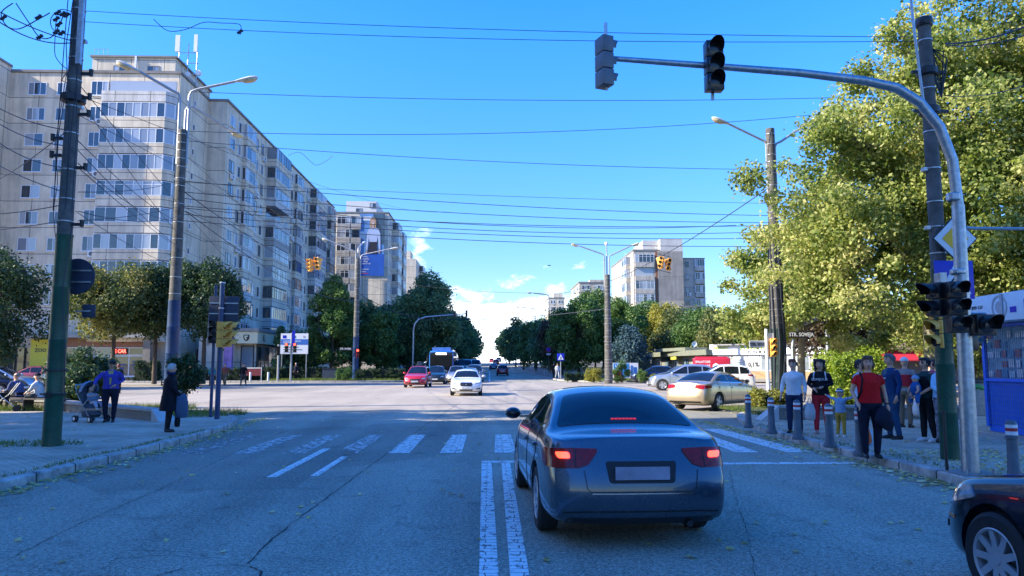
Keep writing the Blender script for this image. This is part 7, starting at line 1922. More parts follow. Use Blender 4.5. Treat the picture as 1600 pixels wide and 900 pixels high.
# across the junction between the poles (Y taken from the poles they end on)
def T(px, py, Y): return at(px, py, Y)
cable('topmost cable crossing the whole sky from the left pole to the right pole', T(133,17,b1.y), T(1462,58,b7.y), .12, .006, 24)
cable('second cable under the topmost one across the sky', T(133,34,b1.y), T(1462,64,b7.y), .16, .006, 24)
cable('single cable at the height of the left lamps running to the plane trees', T(290,143,29.3), T(1330,152,31), .25, .013, 20)
cable('cable below it slanting up to the right lamp pole', T(290,205,29.3), T(1265,180,33), .45, .013, 20)
cable('thin cable with a small drooping tail across the middle sky', T(290,220,29.3), T(1205,265,33), .25, .012, 20)
for i, (y0, y1, sg) in enumerate(((285,318,.1),(283,337,.25),(300,348,.3),(322,352,.35),(335,372,.35),(345,385,.3),(325,362,.45))):
    cable(['uppermost','second','third','fourth','fifth','sixth','seventh'][i]+' cable of the bundle running from the blue pole to the cable wrapped pole', T(288,y0,29.3), T(1208,y1,33), sg, .014 if i else .009, 20)
cable('cable from the blue pole to the slim far left lamp pole', T(288,300,29.3), T(555,445,76), .8, .02)
cable('lower cable from the blue pole to the slim far left lamp pole', T(290,330,29.3), T(555,470,76), 1.0, .02)
cable('cable dropping from the far left lamp pole to the bus', T(555,455,76), T(700,500,84), .9, .03)
cable('slack cable between the far lamp poles across the avenue mouth', T(636,495,95), T(951,482,66), .6, .035)
cable('guy wire carrying the left signal cluster', T(290,330,29.3), T(636,460,95), .5, .012)
cable('pale stay cable carrying the right signal cluster', T(951,440,66), T(1206,290,33), .4, .025)
cable('bright wire from the cluster towards the pale lamp pole', T(860,460,125), T(951,436,66), .3, .02)
for i, (y0, y1) in enumerate(((470,472),(484,486),(497,500),(512,514))): cable(['highest','second highest','third highest','lowest'][i]+' tram wire span across the far avenue', T(700,y0,130), T(860,y1,130), .15, .03, 8)
cable('cable running right from the top of the right utility pole', T(1478,68,b7.y), T(1640,25,9), .1, .014)
cable('second cable running right through the plane tree from the right utility pole', T(1478,70,b7.y), T(1640,40,9.5), .12, .010)
cable('third cable slanting off the right utility pole into the foliage', T(1480,150,b7.y), T(1640,115,14), .15, .008)
gL_ = 'cables fanning out from the left utility pole'
for i, (px, py, x1, y1, Y1, s_) in enumerate(((118,65,-40,-5,13,.1),(118,66,-40,4,12,.25),(105,203,-40,145,17,.15),(104,228,-40,165,18,.2),(100,262,-40,190,18,.22),(100,300,-40,235,20,.1),(98,320,-30,335,20,.05),(98,345,-30,362,22,.02),(104,205,-20,290,25,.1))):
    cable(['top','second','third','fourth','fifth','sixth','seventh','eighth','ninth'][i]+' cable leaving the left utility pole towards the left edge', T(px,py,b1.y), T(x1,y1,Y1), s_, .011, 12, gL_)
for i, (y0, x1, y1, Y1, s_) in enumerate(((220,285,350,29.3,.2),(235,283,390,29.3,.1),(255,283,345,29.3,.35),(150,283,370,29.3,.15),(300,285,280,29.3,.15),(345,286,320,29.3,.1),(130,420,470,60,.3),(262,330,405,60,.5),(330,286,335,29.3,.25))):
    cable(['first','second','third','fourth','fifth','sixth','seventh','eighth','ninth'][i]+' cable slanting from the left utility pole to the right', T(122,y0,b1.y), T(x1,y1,Y1), s_, .009, 12, gL_)
for i, (a_, b_, s_) in enumerate((((125,150,b1.y),(700,330,90),.9), ((123,180,b1.y),(560,380,76),.5), ((288,240,29.3),(540,440,80),.7), ((290,360,29.3),(640,490,95),.8), ((118,330,b1.y),(288,420,29.3),.15), ((-10,420,22),(268,405,29.3),.3), ((288,310,29.3),(1150,352,36),.55), ((555,430,76),(951,455,66),.8))):
    cable(['long thin','lower long thin','steep thin','lowest sagging','short low','low left','extra bundled','far sagging'][i]+' telephone cable from the poles on the left', T(*a_), T(*b_), s_, .007 if i < 6 else .014, 16)
# tangle of splices beside the top of the left pole
def tangle(label, pts, r=.012, clips=()):
    P_ = [at(*p) for p in pts]; sm = []
    for i in range(len(P_)-1):
        p0, p1, p2, p3 = P_[max(i-1,0)], P_[i], P_[i+1], P_[min(i+2,len(P_)-1)]
        for k in range(5):
            t = k/5; sm.append(.5*((2*p1)+(p2-p0)*t+(2*p0-5*p1+4*p2-p3)*t*t+(3*p1-p0-3*p2+p3)*t**3))
    sm.append(P_[-1]); mb = MB(); mb.tube(sm, r, 5)
    for c_ in clips: 
        q = at(*c_); mb.tube([q-Vector((.06,0,.03)), q+Vector((.06,0,.04))], .028, 6); mb.tube([q-Vector((0,0,.05)), q+Vector((0.02,0,.06))], .02, 5)
    o = mb.build('spliced_cable', cable_m, smooth=True); tag(o, label, 'cable', gL_)
yy = b1.y-.1
tangle('long drooping loop of cable hanging left of the left utility pole', [(20,5,yy),(2,20,yy),(10,40,yy),(30,45,yy),(60,30,yy),(78,20,yy)], .011, [(5,28,yy),(60,27,yy)])
tangle('hanging loop with a splice lump below the first loop', [(25,5,yy),(45,35,yy),(62,58,yy),(80,58,yy),(92,40,yy),(100,22,yy)], .011, [(62,58,yy),(92,38,yy),(88,50,yy)])
tangle('curl of cable against the left utility pole', [(112,18,yy),(95,15,yy),(80,28,yy),(82,45,yy),(98,52,yy),(112,55,yy)], .009, [(90,20,yy),(98,22,yy),(104,24,yy),(88,30,yy),(96,52,yy)])
tangle('thin cable dropping from the splices down to the pole band', [(88,25,yy),(86,60,yy),(86,85,yy),(95,100,yy),(105,110,yy),(97,125,yy),(108,130,yy)], .008)
tangle('thin vertical cable hanging beside the left utility pole', [(104,115,yy),(92,190,yy),(86,235,yy),(90,280,yy),(84,330,yy),(88,380,yy)], .007)
tangle('loose loop hanging from the cable between the two left poles', [(450,243,40),(468,238,40),(485,252,40),(495,258,40),(512,250,40),(520,243,40)], .012)
tangle('small loop with a connector hanging from the topmost cable near the left lamp', [(240,30,yy+1),(262,48,yy+1),(290,46,yy+1),(318,35,yy+1),(345,36,yy+1),(374,38,yy+1),(376,50,yy+1)], .008, [(375,50,yy+1)])
q = at(858, 415, 90); o = MB().plate([(-.3,0),(0,.08),(.3,.02),(.05,-.05)], q, X, Zv, .03).build('flying_bird', ink); tag(o, 'tiny dark bird in the sky left of the concrete lamp pole', 'bird')
# ================================================================ people
def fuse(mb, name, m, parent, vox=.012, smooth=2, extra=None):
    """voxel-fuse overlapping shapes into one continuous skin"""
    me = mb.mesh(name); bm = bmesh.new(); bm.from_mesh(me); bmesh.ops.recalc_face_normals(bm, faces=bm.faces); bm.to_mesh(me); bm.free()
    o = bpy.data.objects.new('tmp', me); col.objects.link(o)
    r = o.modifiers.new('r', 'REMESH'); r.mode = 'VOXEL'; r.voxel_size = vox
    if smooth: s_ = o.modifiers.new('s', 'SMOOTH'); s_.factor = .5; s_.iterations = smooth
    bpy.context.view_layer.update()
    out = bpy.data.meshes.new_from_object(o.evaluated_get(bpy.context.evaluated_depsgraph_get())); bpy.data.objects.remove(o)
    if extra and extra.v:
        em = extra.mesh('e'); bm = bmesh.new(); bm.from_mesh(em); bmesh.ops.recalc_face_normals(bm, faces=bm.faces); bm.to_mesh(em); bm.free()
        bm = bmesh.new(); bm.from_mesh(out); bm.from_mesh(em); bm.to_mesh(out); bm.free()
    out.polygons.foreach_set('use_smooth', [True]*len(out.polygons)); out.name = name
    out.materials.clear(); out.materials.append(m)
    p = bpy.data.objects.new(name, out); col.objects.link(p)
    if parent is not None: p.parent = parent
    return p
def cloth(name, c, rough=.85, var=.28, scale=2.2): return mat('cloth_'+name, c, rough, var=var, scale=scale, bump=1.0, spec=.2)
skin = mat('skin', (.62,.33,.21), .5, var=.1, scale=12); skin_t = mat('skin_tan', (.46,.24,.14), .5, var=.1, scale=12)
hair_d = mat('hair_dark', (.018,.012,.009), .5, var=.4, scale=40); hair_b = mat('hair_brown', (.10,.05,.025), .5, var=.4, scale=40)
hair_r = mat('hair_auburn', (.16,.045,.02), .5, var=.4, scale=40); hair_w = mat('hair_white', (.5,.49,.47), .6, var=.2, scale=40); hair_g = mat('hair_grey', (.14,.13,.12), .6, var=.3, scale=40)
shoe_w = mat('shoe_white', (.62,.62,.63), .5); shoe_d = mat('shoe_dark', (.015,.013,.013), .5); eye_m = mat('eye_dark', (.02,.015,.012), .2); lip_m = mat('lips', (.33,.10,.09), .5)
def ring(c, rx, ry, yaw=0, n=16, p=2.0):
    out = []
    for i in range(n):
        a = 2*PI*i/n; x, y = rx*math.copysign(abs(math.cos(a))**(2/p), math.cos(a)), ry*math.copysign(abs(math.sin(a))**(2/p), math.sin(a))
        out.append(Vector((c[0]+x*math.cos(yaw)-y*math.sin(yaw), c[1]+x*math.sin(yaw)+y*math.cos(yaw), c[2])))
    return out
def V3(*a): return Vector(a)
def person(label, loc, rz, h=1.65, stout=1.0, top=None, bottom=None, shoes=None, hair=None, hairstyle='short', sleeve=.95, legs='stand', arms=None, skinm=None,
           coat=None, skirt=None, near=True, head=(0, 0), group=None, hat=None, female=True, child=False, top_len=.86, lean=0.0, z0=.12, hand=True, step=0):
    """faces local +Y. arms: {'L': (elbow, wrist), 'R': ...} in local units for h = 1.65"""
    k = h/1.65; sk = skinm or skin; vox = .011 if near else .018
    root = empty('person', (loc[0], loc[1], z0), rz, label, 'person', group); root.scale = (k, k, k)
    W = stout; hs = 1.28 if child else 1.0
    sh = V3(0, lean, 1.36); hipz = .88; sitting = legs == 'sit'
    dz = -.42 if sitting else 0; Dz = Vector((0, 0, dz))
    J = {}
    for s_, sx in (('L', -1), ('R', 1)):
        J['hip'+s_] = V3(sx*.085*W, 0, hipz)+Dz; J['sh'+s_] = V3(sx*(.165+.02*(W-1)+(0 if female else .025)), lean, 1.345)+Dz
        if sitting: J['knee'+s_] = V3(sx*.12, .40, .47); J['ank'+s_] = V3(sx*.11, .42+.06*sx*step, .07)
        elif legs == 'walk': 
            f = sx*(1 if step >= 0 else -1); J['knee'+s_] = V3(sx*.09, .14*f+.04, .48); J['ank'+s_] = V3(sx*.09, .28*f-.04, .08+(.05 if f < 0 else 0))
        else: J['knee'+s_] = V3(sx*.095*W, .015, .475); J['ank'+s_] = V3(sx*(.09+.02*step), -.02+.03*step*sx, .075)
        ar = (arms or {}).get(s_)
        if ar: e, w_ = Vector(ar[0]), Vector(ar[1])
        else: e = J['sh'+s_]-Dz+V3(sx*.07*W, -.02, -.27); w_ = e+V3(sx*.0, .08, -.235)
        J['el'+s_] = e+Dz; J['wr'+s_] = w_+Dz
    # ---- body (skin), one continuous surface
    b = MB(); L_ = lambda z: lean*max(0, (z-.9)/.45)
    tor = [(.80,.12,.09),(.90,.155*W,.105*W),(1.02,.135*W,.098*W),(1.12,.135*W,.10*W),(1.25,.155*W,.105*W),(1.34,.16*W,.085),(1.385,.10,.06),(1.41,.052,.052),(1.47,.05,.052)]
    b.rings([ring((0, L_(z), z+dz), a, c) for z, a, c in tor])
    hc = V3(0, lean+.015, 1.555)+Dz; hr = Matrix.Rotation(head[0], 3, 'Z') @ Matrix.Rotation(head[1], 3, 'X')
    b.tube([hc+V3(0,-.02,-.16), hc+V3(0,-.005,-.06)], [.05,.052], 10)
    def hp(v): return hc+hr @ (Vector(v)*hs)
    b.ell(hc, .075*hs, .092*hs, .112*hs, 18, 14, hr); b.ell(hp((0,.022,-.052)), .052*hs, .06*hs, .055*hs, 12, 8, hr)
    nb = MB(); nb.tube([hp((0,.078,.02)), hp((0,.10,-.018)), hp((0,.092,-.032))], [.008*hs,.014*hs,.016*hs], 8)
    b.v += nb.v; b.f += [tuple(len(b.v)-len(nb.v)+i for i in f) for f in nb.f]; b.m += nb.m
    for sx in (-1, 1): b.ell(hp((sx*.077,-.005,-.01)), .012*hs, .02*hs, .032*hs, 8, 6, hr)
    ex = MB()
    for s_, sx in (('L', -1), ('R', 1)):
        S_, E, Wr = J['sh'+s_], J['el'+s_], J['wr'+s_]
        b.tube([S_+V3(-sx*.03,0,.01), S_.lerp(E,.35), E, E.lerp(Wr,.4), Wr], [.048,.043*W**.5,.034,.033,.022], 10)
        Hh, K, A = J['hip'+s_], J['knee'+s_], J['ank'+s_]
        b.tube([Hh, Hh.lerp(K,.4), K, K.lerp(A,.35), A], [.08*W,.072*W,.05,.052,.032], 12)
        d = (Wr-E).normalized(); side = d.cross(V3(0,1,0)); side = side.normalized() if side.length > .2 else d.cross(V3(0,0,1)).normalized(); nrm = d.cross(side)
        pc = Wr+d*.045; 
        b.tube([Wr-d*.01, Wr+d*.03, pc+d*.035], [.023,.032,.028], 10)
        if hand and near:
            fw = [(-1.5,.062),(-.5,.072),(.5,.068),(1.5,.052)]
            # across-palm axis is the front-back one for relaxed arms
            ac = nrm
            for q, ln in fw:
                p0 = pc+d*.03+ac*q*.0155; cu = side*(.012 if sx > 0 else .012); ex.tube([p0-d*.01, p0+d*ln*.5+side*.004, p0+d*ln*.85+side*.016, p0+d*ln+side*.026], [.0095,.0088,.008,.006], 7)
            tb = Wr+d*.025+ac*.026; ex.tube([tb, tb+ac*.018+d*.025, tb+ac*.022+d*.055], [.012,.0105,.008], 7)
    body = fuse(b, 'body', sk, root, vox, 3, ex)
    if near:
        m = MB(); 
        for sx in (-1, 1): m.ell(hp((sx*.03,.078,.012)), .012*hs, .008*hs, .007*hs, 8, 6, hr)
        m.build('eyes', eye_m, root, smooth=True)
        m = MB()
        for sx in (-1, 1): m.tube([hp((sx*.016,.0865,.031)), hp((sx*.03,.084,.037)), hp((sx*.047,.073,.03))], .0045*hs, 5)
        m.build('eyebrows', hair or hair_d, root, smooth=True)
        m = MB(); m.ell(hp((0,.082,-.058)), .022*hs, .007*hs, .0075*hs, 8, 6, hr); m.build('mouth', lip_m, root, smooth=True)
    # ---- clothes
    if top:
        t = MB(); zt = [z for z in (top_len, .92, 1.02, 1.12, 1.25, 1.34, 1.385, 1.405)]
        dims = {.92:(.172*W,.122*W),1.02:(.155*W,.118*W),1.12:(.158*W,.122*W),1.25:(.178*W,.126*W),1.34:(.178*W,.102),1.385:(.115,.075),1.405:(.07,.066)}
        rr = []
        for z in zt:
            a, c = dims.get(z, (.178*W,.128*W)); rr.append(ring((0, L_(z), z+dz), a, c))
        t.rings(rr)
        for s_, sx in (('L', -1), ('R', 1)):
            S_, E, Wr = J['sh'+s_], J['el'+s_], J['wr'+s_]
            if sleeve > .6: t.tube([S_+V3(-sx*.05,0,-.012), S_+V3(0,0,-.03), S_.lerp(E,.4), E, E.lerp(Wr,.5), E.lerp(Wr, (sleeve-.5)*2)], [.055,.060,.058*W**.5,.050,.043,.036], 12)
            else: t.tube([S_+V3(-sx*.05,0,-.012), S_+V3(0,0,-.03), S_.lerp(E,.4), S_.lerp(E, sleeve*2)], [.055,.061,.062*W**.5,.060], 12)
        to = fuse(t, 'top', top, root, vox, 2)
    if bottom:
        t = MB(); t.rings([ring((0,0,z+dz), a, c) for z, a, c in ((.78,.14*W,.10*W),(.86,.168*W,.122*W),(.93,.165*W,.118*W),(1.0,.15*W,.112*W))])
        for s_, sx in (('L', -1), ('R', 1)):
            Hh, K, A = J['hip'+s_], J['knee'+s_], J['ank'+s_]
            t.tube([Hh+V3(0,0,.02), Hh.lerp(K,.35), K, K.lerp(A,.4), A+V3(0,0,.01)], [.092*W,.09*W,.068*W**.5,.064,.05], 14)
        fuse(t, 'trousers', bottom, root, vox, 2)
    if coat:
        zc = coat[1]; t = MB(); t.rings([ring((0, L_(z), z), a, c) for z, a, c in ((zc,.235*W,.19*W),(.75,.215*W,.165*W),(.95,.185*W,.14*W),(1.12,.17*W,.132*W),(1.25,.185*W,.132*W),(1.34,.18*W,.105),(1.40,.09,.08),(1.44,.075,.075))])
        for s_, sx in (('L', -1), ('R', 1)):
            S_, E, Wr = J['sh'+s_], J['el'+s_], J['wr'+s_]; t.tube([S_+V3(-sx*.04,0,.012), S_.lerp(E,.4), E, E.lerp(Wr,.5), E.lerp(Wr,.92)], [.07,.064,.058,.05,.044], 12)
        fuse(t, 'coat', coat[0], root, vox, 2)
    for s_, sx in (('L', -1), ('R', 1)):
        A = J['ank'+s_]; m = MB(); az = A.z-.075
        m.tube([A+V3(0,-.055,-.035), A+V3(0,0,-.03), A+V3(sx*.008,.09,-.045), A+V3(sx*.014,.165,-.052)], [.038,.045,.043,.028], 10); m.tube([A+V3(0,-.01,.025), A+V3(0,0,-.03)], [.042,.044], 10)
        o = m.build('shoe', shoes or shoe_d, root, smooth=True)
        for v in o.data.vertices: v.co.z = max(v.co.z, az+.002)
    # ---- hair
    hm = hair or hair_d; m = MB(); rs = random.Random(int(loc[0]*100))
    cut = {'short':.015,'bob':.02,'long':.02,'curly':.02,'bun':.03,'tied':.03,'bald':.06}[hairstyle]
    e_ = MB(); e_.ell((0,-.012,.018), .088, .103, .112, 18, 14)
    vs = [Vector(v) for v in e_.v]; fs = []
    for f in e_.f:
        c = sum((vs[i] for i in f), Vector())/len(f)
        low = {'short':-.03,'bald':-.01}.get(hairstyle, -.065)
        if c.y > cut+rs.uniform(-.008,.008) and c.z < .058+.012*math.sin(c.x*60)+(.0 if hairstyle != 'bald' else .1): continue
        if c.z < low: continue
        if hairstyle == 'bald' and c.z > .05: continue
        fs.append(f)
    inner = [v*.86 for v in vs]; n0 = len(vs)
    m.add([hp(v) for v in vs+inner], fs+[tuple(n0+i for i in reversed(f)) for f in fs])
    if near and hairstyle != 'bald':
        for i in range(46):
            a = rs.uniform(R(170), R(370)); el2 = rs.uniform(-.25, 1.35); rx_ = .09*math.cos(el2)*math.cos(a); ry_ = .104*math.cos(el2)*math.sin(a)-.012; rz_ = .018+.112*math.sin(el2)
            if rz_ < -.03 and hairstyle == 'short': continue
            if ry_ > .02 and rz_ < .07: continue
            q0 = hp((rx_*.97, ry_*.97, rz_)); q1 = hp((rx_*1.06, ry_*1.06-.006, rz_-.035)); m.tube([q0, q0.lerp(q1,.5)+(q0-hp((0,0,0)))*.05, q1], [.012,.013,.004], 6)
        for i in range(9):
            x_ = -.07+.0175*i; m.tube([hp((x_*.8,.03,.12)), hp((x_,.075-abs(x_)*.35,.095)), hp((x_*1.15+.01,.088-abs(x_)*.5,.062+rs.uniform(-.008,.008)))], [.012,.013,.005], 6)
    if hairstyle == 'bob':
        for sx in (-1, 1): m.ell(hp((sx*.078,-.01,-.035)), .026*hs, .05*hs, .075*hs, 10, 8, hr)
        m.ell(hp((0,-.07,-.04)), .075*hs, .035*hs, .07*hs, 12, 8, hr)
    if hairstyle in ('curly', 'long'):
        nn_ = 60 if hairstyle == 'curly' else 26
        for i in range(nn_):
            a = rs.uniform(R(150), R(390)); z = rs.uniform(-.13, .10); rr_ = .092+rs.uniform(-.01, .02); x_, y_ = rr_*math.cos(a), rr_*math.sin(a)*1.0
            if y_ > .03 and z < .055: continue
            s1 = rs.uniform(.018, .034); m.ell(hp((x_, y_-.01, z)), s1*hs, s1*hs, s1*(1 if hairstyle == 'curly' else 2)*hs, 8, 6)
        for sx in (-1, 1): m.ell(hp((sx*.088,-.01,-.06)), .03*hs, .045*hs, .08*hs, 10, 8, hr)
    if hairstyle == 'bun': m.ell(hp((0,-.085,.085)), .035*hs, .035*hs, .032*hs, 10, 8)
    if hairstyle == 'tied': m.ell(hp((0,-.11,-.02)), .028*hs, .03*hs, .06*hs, 10, 8)
    if hat != 'full': m.build('hair', hm, root, smooth=True, fix=False)
    root['_k'] = k; del root['_k']
    return root, J, hp
def hat(root, hp, m_, brim=False, nm='hat', stripes=None):
    e_ = MB(); e_.ell((0,-.005,.03), .095, .11, .105, 18, 14); vs = [Vector(v) for v in e_.v]; fs = [f for f in e_.f if sum(vs[i].z for i in f)/len(f) > .035]
    m = MB(); m.add([hp(v) for v in vs], fs)
    if stripes: 
        for i, f in enumerate(fs): m.m[i] = int((sum(vs[q].z for q in f)/len(f)*100)/1.7) % 2
    if brim: m.mat(0).plate([(-.06,0),(.06,0),(.045,.06),(-.045,.06)], hp((0,.08,.045)), V3(1,0,0), V3(0,1,-.2).normalized(), .008)
    return m.build(nm, [m_, stripes] if stripes else m_, root, smooth=True, fix=False)
def carried_bag(label, loc, w_, h_, d_, m_, handle=True, rz=0, cat='bag', knob=.35, seed=1):
    """soft carrier bag: loc = where the hand holds it"""
    root = empty('carrier_bag', loc, rz, label, cat); rs = random.Random(seed); t = MB(); rr = []
    for z, f in ((0,.45),(-.08,.75),(-.45,1.0),(-.8,1.02),(-.96,.85),(-1,.6)):
        rr.append([Vector((q.x*(1+rs.uniform(-.12,.12)), q.y*(1+rs.uniform(-.12,.12)), -.12+z*h_)) for q in ring((0,0,0), w_/2*f, d_/2*f, 0, 14, 3)])
    t.rings(rr); t.build('bag_body', m_, root, smooth=True)
    if handle: 
        h = MB()
        for sx in (-1, 1): h.tube([(sx*w_*.2,0,-.13),(sx*w_*.08,0,-.03),(0,0,.005)], [.012,.008,.006], 6)
        h.build('handle', m_, root)
    return root
def gp(px, py, z=.12): q = gnd(px, py, z); return (q.x, q.y)
def face_cam(loc, da=0): return math.atan2(-loc[0], loc[1])+PI+R(da) if False else math.atan2(loc[0], -loc[1])*1.0+R(da)
def toward(loc, tx, ty): return math.atan2(-(tx-loc[0]), (ty-loc[1]))
cam_rz = lambda l, da=0: toward(l, 0, 0)+R(da)

# --- right pavement
l = gp(1362, 717); l = (l[0]+.07, l[1]+.12); r_, J, hp = person('woman in a bright red T shirt and navy trousers standing on the kerb', l, cam_rz(l, 14), 1.68, 1.12, cloth('red', (.62,.012,.015)), cloth('navy', (.012,.014,.03)), shoe_d, hair_b, 'bob', sleeve=.27,
    arms={'L': ((-.25,-.05,1.09),(-.27,.03,.86)), 'R': ((.26,-.02,1.09),(.22,.16,.90))}, head=(R(-6), 0), top_len=.90)
MB().box(.03,.075,.118,.126,1.245,1.26).box(-.07,-.05,.124,.13,1.24,1.255).build('shirt_print', MATS['shoe_white'], r_)
MB().tube([(.13,.03,1.40),(.115,.105,1.30),(.14,.09,1.1),(.19,.02,.95)], .018, 6).tube([(-.13,.03,1.40),(-.14,.09,1.28),(-.16,.06,1.12)], .006, 6).build('bag_strap', cloth('black', (.012,.012,.015)), r_)
bl_ = cloth('black', (.012,.012,.015)); nv_ = cloth('navy', (.012,.014,.03))
MB().box(-.29,-.245,-.02,.05,.885,.905).build('wristband', bl_, r_)
bx_, by_ = l; o_ = empty('backpack', (bx_+.2, by_+.17, 1.02), .3, 'black backpack behind the woman in red', 'bag')
mb = MB(); mb.rings([ring((0,0,z), a, c, 0, 14, 3) for z, a, c in ((0,.12,.06),(.05,.16,.09),(.3,.16,.10),(.42,.13,.07),(.46,.06,.04))]); mb.build('pack', bl_, o_, smooth=True); MB().box(-.1,.1,-.115,-.09,.08,.22).build('pocket', cloth('charcoal', (.03,.03,.035)), o_)
hx, hy = l[0]+.10, l[1]-.18
jk = empty('folded_jacket', (hx+.02, hy, .98), .2, 'dark navy jacket hanging from the hand of the woman in red', 'jacket'); mb = MB(); rs = random.Random(2)
mb.rings([[Vector((q.x*(1+rs.uniform(-.15,.15))+sx_, q.y*(1+rs.uniform(-.2,.2)), z)) for q in ring((0,0,0), a, c, .1, 14)] for z, a, c, sx_ in ((.02,.03,.03,0),(-.04,.08,.06,.01),(-.12,.14,.08,.03),(-.2,.16,.09,.0),(-.27,.17,.07,.04),(-.36,.10,.05,.09),(-.40,.04,.03,.12))]); mb.build('cloth', nv_, jk, smooth=True)
carried_bag('orange carrier bag hanging behind the woman in red', (l[0]+.28, l[1]+.75, .68), .2, .3, .14, mat('bag_orange', (.7,.13,.04), .45), seed=3)
carried_bag('pale blue carrier bag beside the orange one', (l[0]+.50, l[1]+1.1, .62), .22, .3, .14, mat('bag_pale_blue', (.3,.48,.62), .45), seed=4)
l = gp(1243, 677); r_, J, hp = person('woman in a white sweater and dark blue trousers holding a white bag', l, cam_rz(l, -12), 1.66, 1.08, cloth('white', (.66,.66,.66)), cloth('denim', (.02,.035,.08)), shoe_d, hair_r, 'short', sleeve=.85, arms={'R': ((.25,-.02,1.09),(.27,.06,.85))}, step=1)
carried_bag('white plastic bag with an orange item held by the woman in the white sweater', (l[0]+.30, l[1]-.12, .93), .26, .38, .16, mat('bag_white', (.6,.58,.56), .4), seed=5)
l = gp(1285, 678); r_, J, hp = person('curly haired woman in a black sweatshirt and coral red trousers', l, cam_rz(l, -4), 1.66, 1.10, bl_, cloth('coral', (.55,.03,.045)), mat('shoe_pink', (.45,.3,.27), .6), hair_d, 'curly',
    arms={'R': ((.24,.06,1.12),(.12,.22,1.02)), 'L': ((-.24,.04,1.12),(-.05,.24,1.05))}, step=1)
put_text('shirt_lettering', 'BONJOUR', .075, (0,.135,1.22), (-1,0,0), (0,0,1), MATS['shoe_white'], r_, bold=.001)
MB().tube([(.11,.05,1.39),(.125,.12,1.32),(.13,.1,1.2)], .013, 6).tube([(-.11,.05,1.39),(-.125,.12,1.32),(-.13,.1,1.2)], .013, 6).build('strap', MATS['shoe_white'], r_)
lc = gp(1315, 683); r_, J, hp = person('small child in a pale blue hooded jacket and mustard trousers, arms raised to both women', lc, cam_rz(lc, 150), 1.0, 1.12, cloth('pale_blue', (.20,.33,.48)), cloth('mustard', (.42,.27,.05)), shoe_w, hair_b, 'short', child=True, arms={'L': ((-.32,.05,1.36),(-.56,.1,1.46)), 'R': ((.34,.05,1.38),(.62,.06,1.50))}, head=(R(-50),0), hat='full', hand=False, step=1)
hat(r_, hp, nv_, nm='beanie', stripes=MATS['shoe_white'])
l = gp(1349, 689); r_, J, hp = person('woman in a pale striped shirt and jeans partly behind the woman in red', l, cam_rz(l, 55), 1.64, .95, cloth('pale_stripe', (.45,.52,.62)), cloth('jeans', (.05,.12,.25)), shoe_w, hair_d, 'tied', arms={'R': ((.18,.18,1.18),(.12,.40,1.10)), 'L': ((-.22,.0,1.09),(-.2,.2,.95))})
l = gp(1397, 686); r_, J, hp = person('grey haired man in an open blue jacket and blue jeans looking left', l, cam_rz(l, -60), 1.76, 1.12, cloth('blue_jacket', (.012,.045,.13)), cloth('blue_jeans', (.02,.07,.16)), shoe_d, hair_g, 'short', female=False, arms={'R': ((.27,.0,1.10),(.25,.12,.88))}, step=1)
mb = MB(); mb.rings([ring((0,.02,z), a, c) for z, a, c in ((.9,.10,.115),(1.1,.10,.118),(1.3,.09,.115),(1.39,.05,.07))]); mb.build('shirt', cloth('teal_grey', (.06,.12,.14)), r_, smooth=True)
put_text('shirt_lettering', 'Sport', .06, (0.0,.142,1.2), (-1,0,0), (0,0,1), MATS['shoe_white'], r_)
l = gp(1417, 668); r_, J, hp = person('man in a white cap and red vest over grey, carrying a bulky white bag', l, cam_rz(l, 160), 1.72, 1.08, cloth('grey_mix', (.22,.21,.2)), cloth('khaki', (.16,.13,.09)), shoe_d, hair_g, 'short', female=False, hat='full', lean=.05, hand=False)
hat(r_, hp, MATS['shoe_white'], True, 'cap'); mb = MB(); mb.rings([ring((0,.02,z), a, c) for z, a, c in ((.92,.19,.14),(1.1,.185,.145),(1.22,.19,.15),(1.26,.18,.14))]); mb.build('vest', cloth('dark_red', (.35,.02,.03)), r_, smooth=True)
carried_bag('bulky white sack carried by the man in the white cap', (l[0]+.25, l[1]-.2, .95), .38, .42, .24, cloth('sack', (.55,.54,.5)), seed=6)
l = gp(1452, 690); r_, J, hp = person('dark haired woman in black with sunglasses holding a baby on her front', l, cam_rz(l, -48), 1.68, 1.0, cloth('dark_green', (.02,.05,.05)), bl_, shoe_w, hair_d, 'bun', sleeve=.5, arms={'R': ((.24,.05,1.10),(.08,.27,.98)), 'L': ((-.24,.05,1.10),(-.06,.27,.92))}, step=1)
m = MB(); m.box(-.062,.062,.088,.1,1.55,1.585); m.build('sunglasses', MATS['lens_dark'], r_)
mb = MB(); mb.rings([ring((0,.02,z), a, c) for z, a, c in ((.98,.15,.12),(1.2,.16,.125),(1.3,.15,.11))]); mb.build('carrier_panel', bl_, r_, smooth=True)
fr_ = V3(-math.sin(cam_rz(l,-48)), math.cos(cam_rz(l,-48)), 0)
bz = 1.06; bb_ = empty('person', (l[0]+fr_.x*.25, l[1]+fr_.y*.25, bz), cam_rz(l, -48), 'baby in a blue outfit and pale hat in the front carrier', 'person')
mb = MB(); mb.ell((0,0,.12), .10,.09,.15); mb.ell((0,.0,.32), .062,.068,.07); mb.tube([(0,0,.22),(0,0,.3)], .04, 8)
for sx in (-1,1): mb.tube([(sx*.08,.02,.2),(sx*.13,.06,.1),(sx*.1,.1,.04)], [.03,.025,.02], 8); mb.tube([(sx*.06,0,.02),(sx*.09,.06,-.08),(sx*.09,.04,-.2)], [.045,.035,.025], 8)
fuse(mb, 'body', skin, bb_, .012)
mb = MB(); mb.ell((0,0,.12), .115,.105,.17); [mb.tube([(sx*.06,0,.02),(sx*.09,.06,-.08),(sx*.09,.05,-.16)], [.055,.045,.035], 8) for sx in (-1,1)]; fuse(mb, 'romper', cloth('baby_blue', (.02,.10,.30)), bb_, .012)
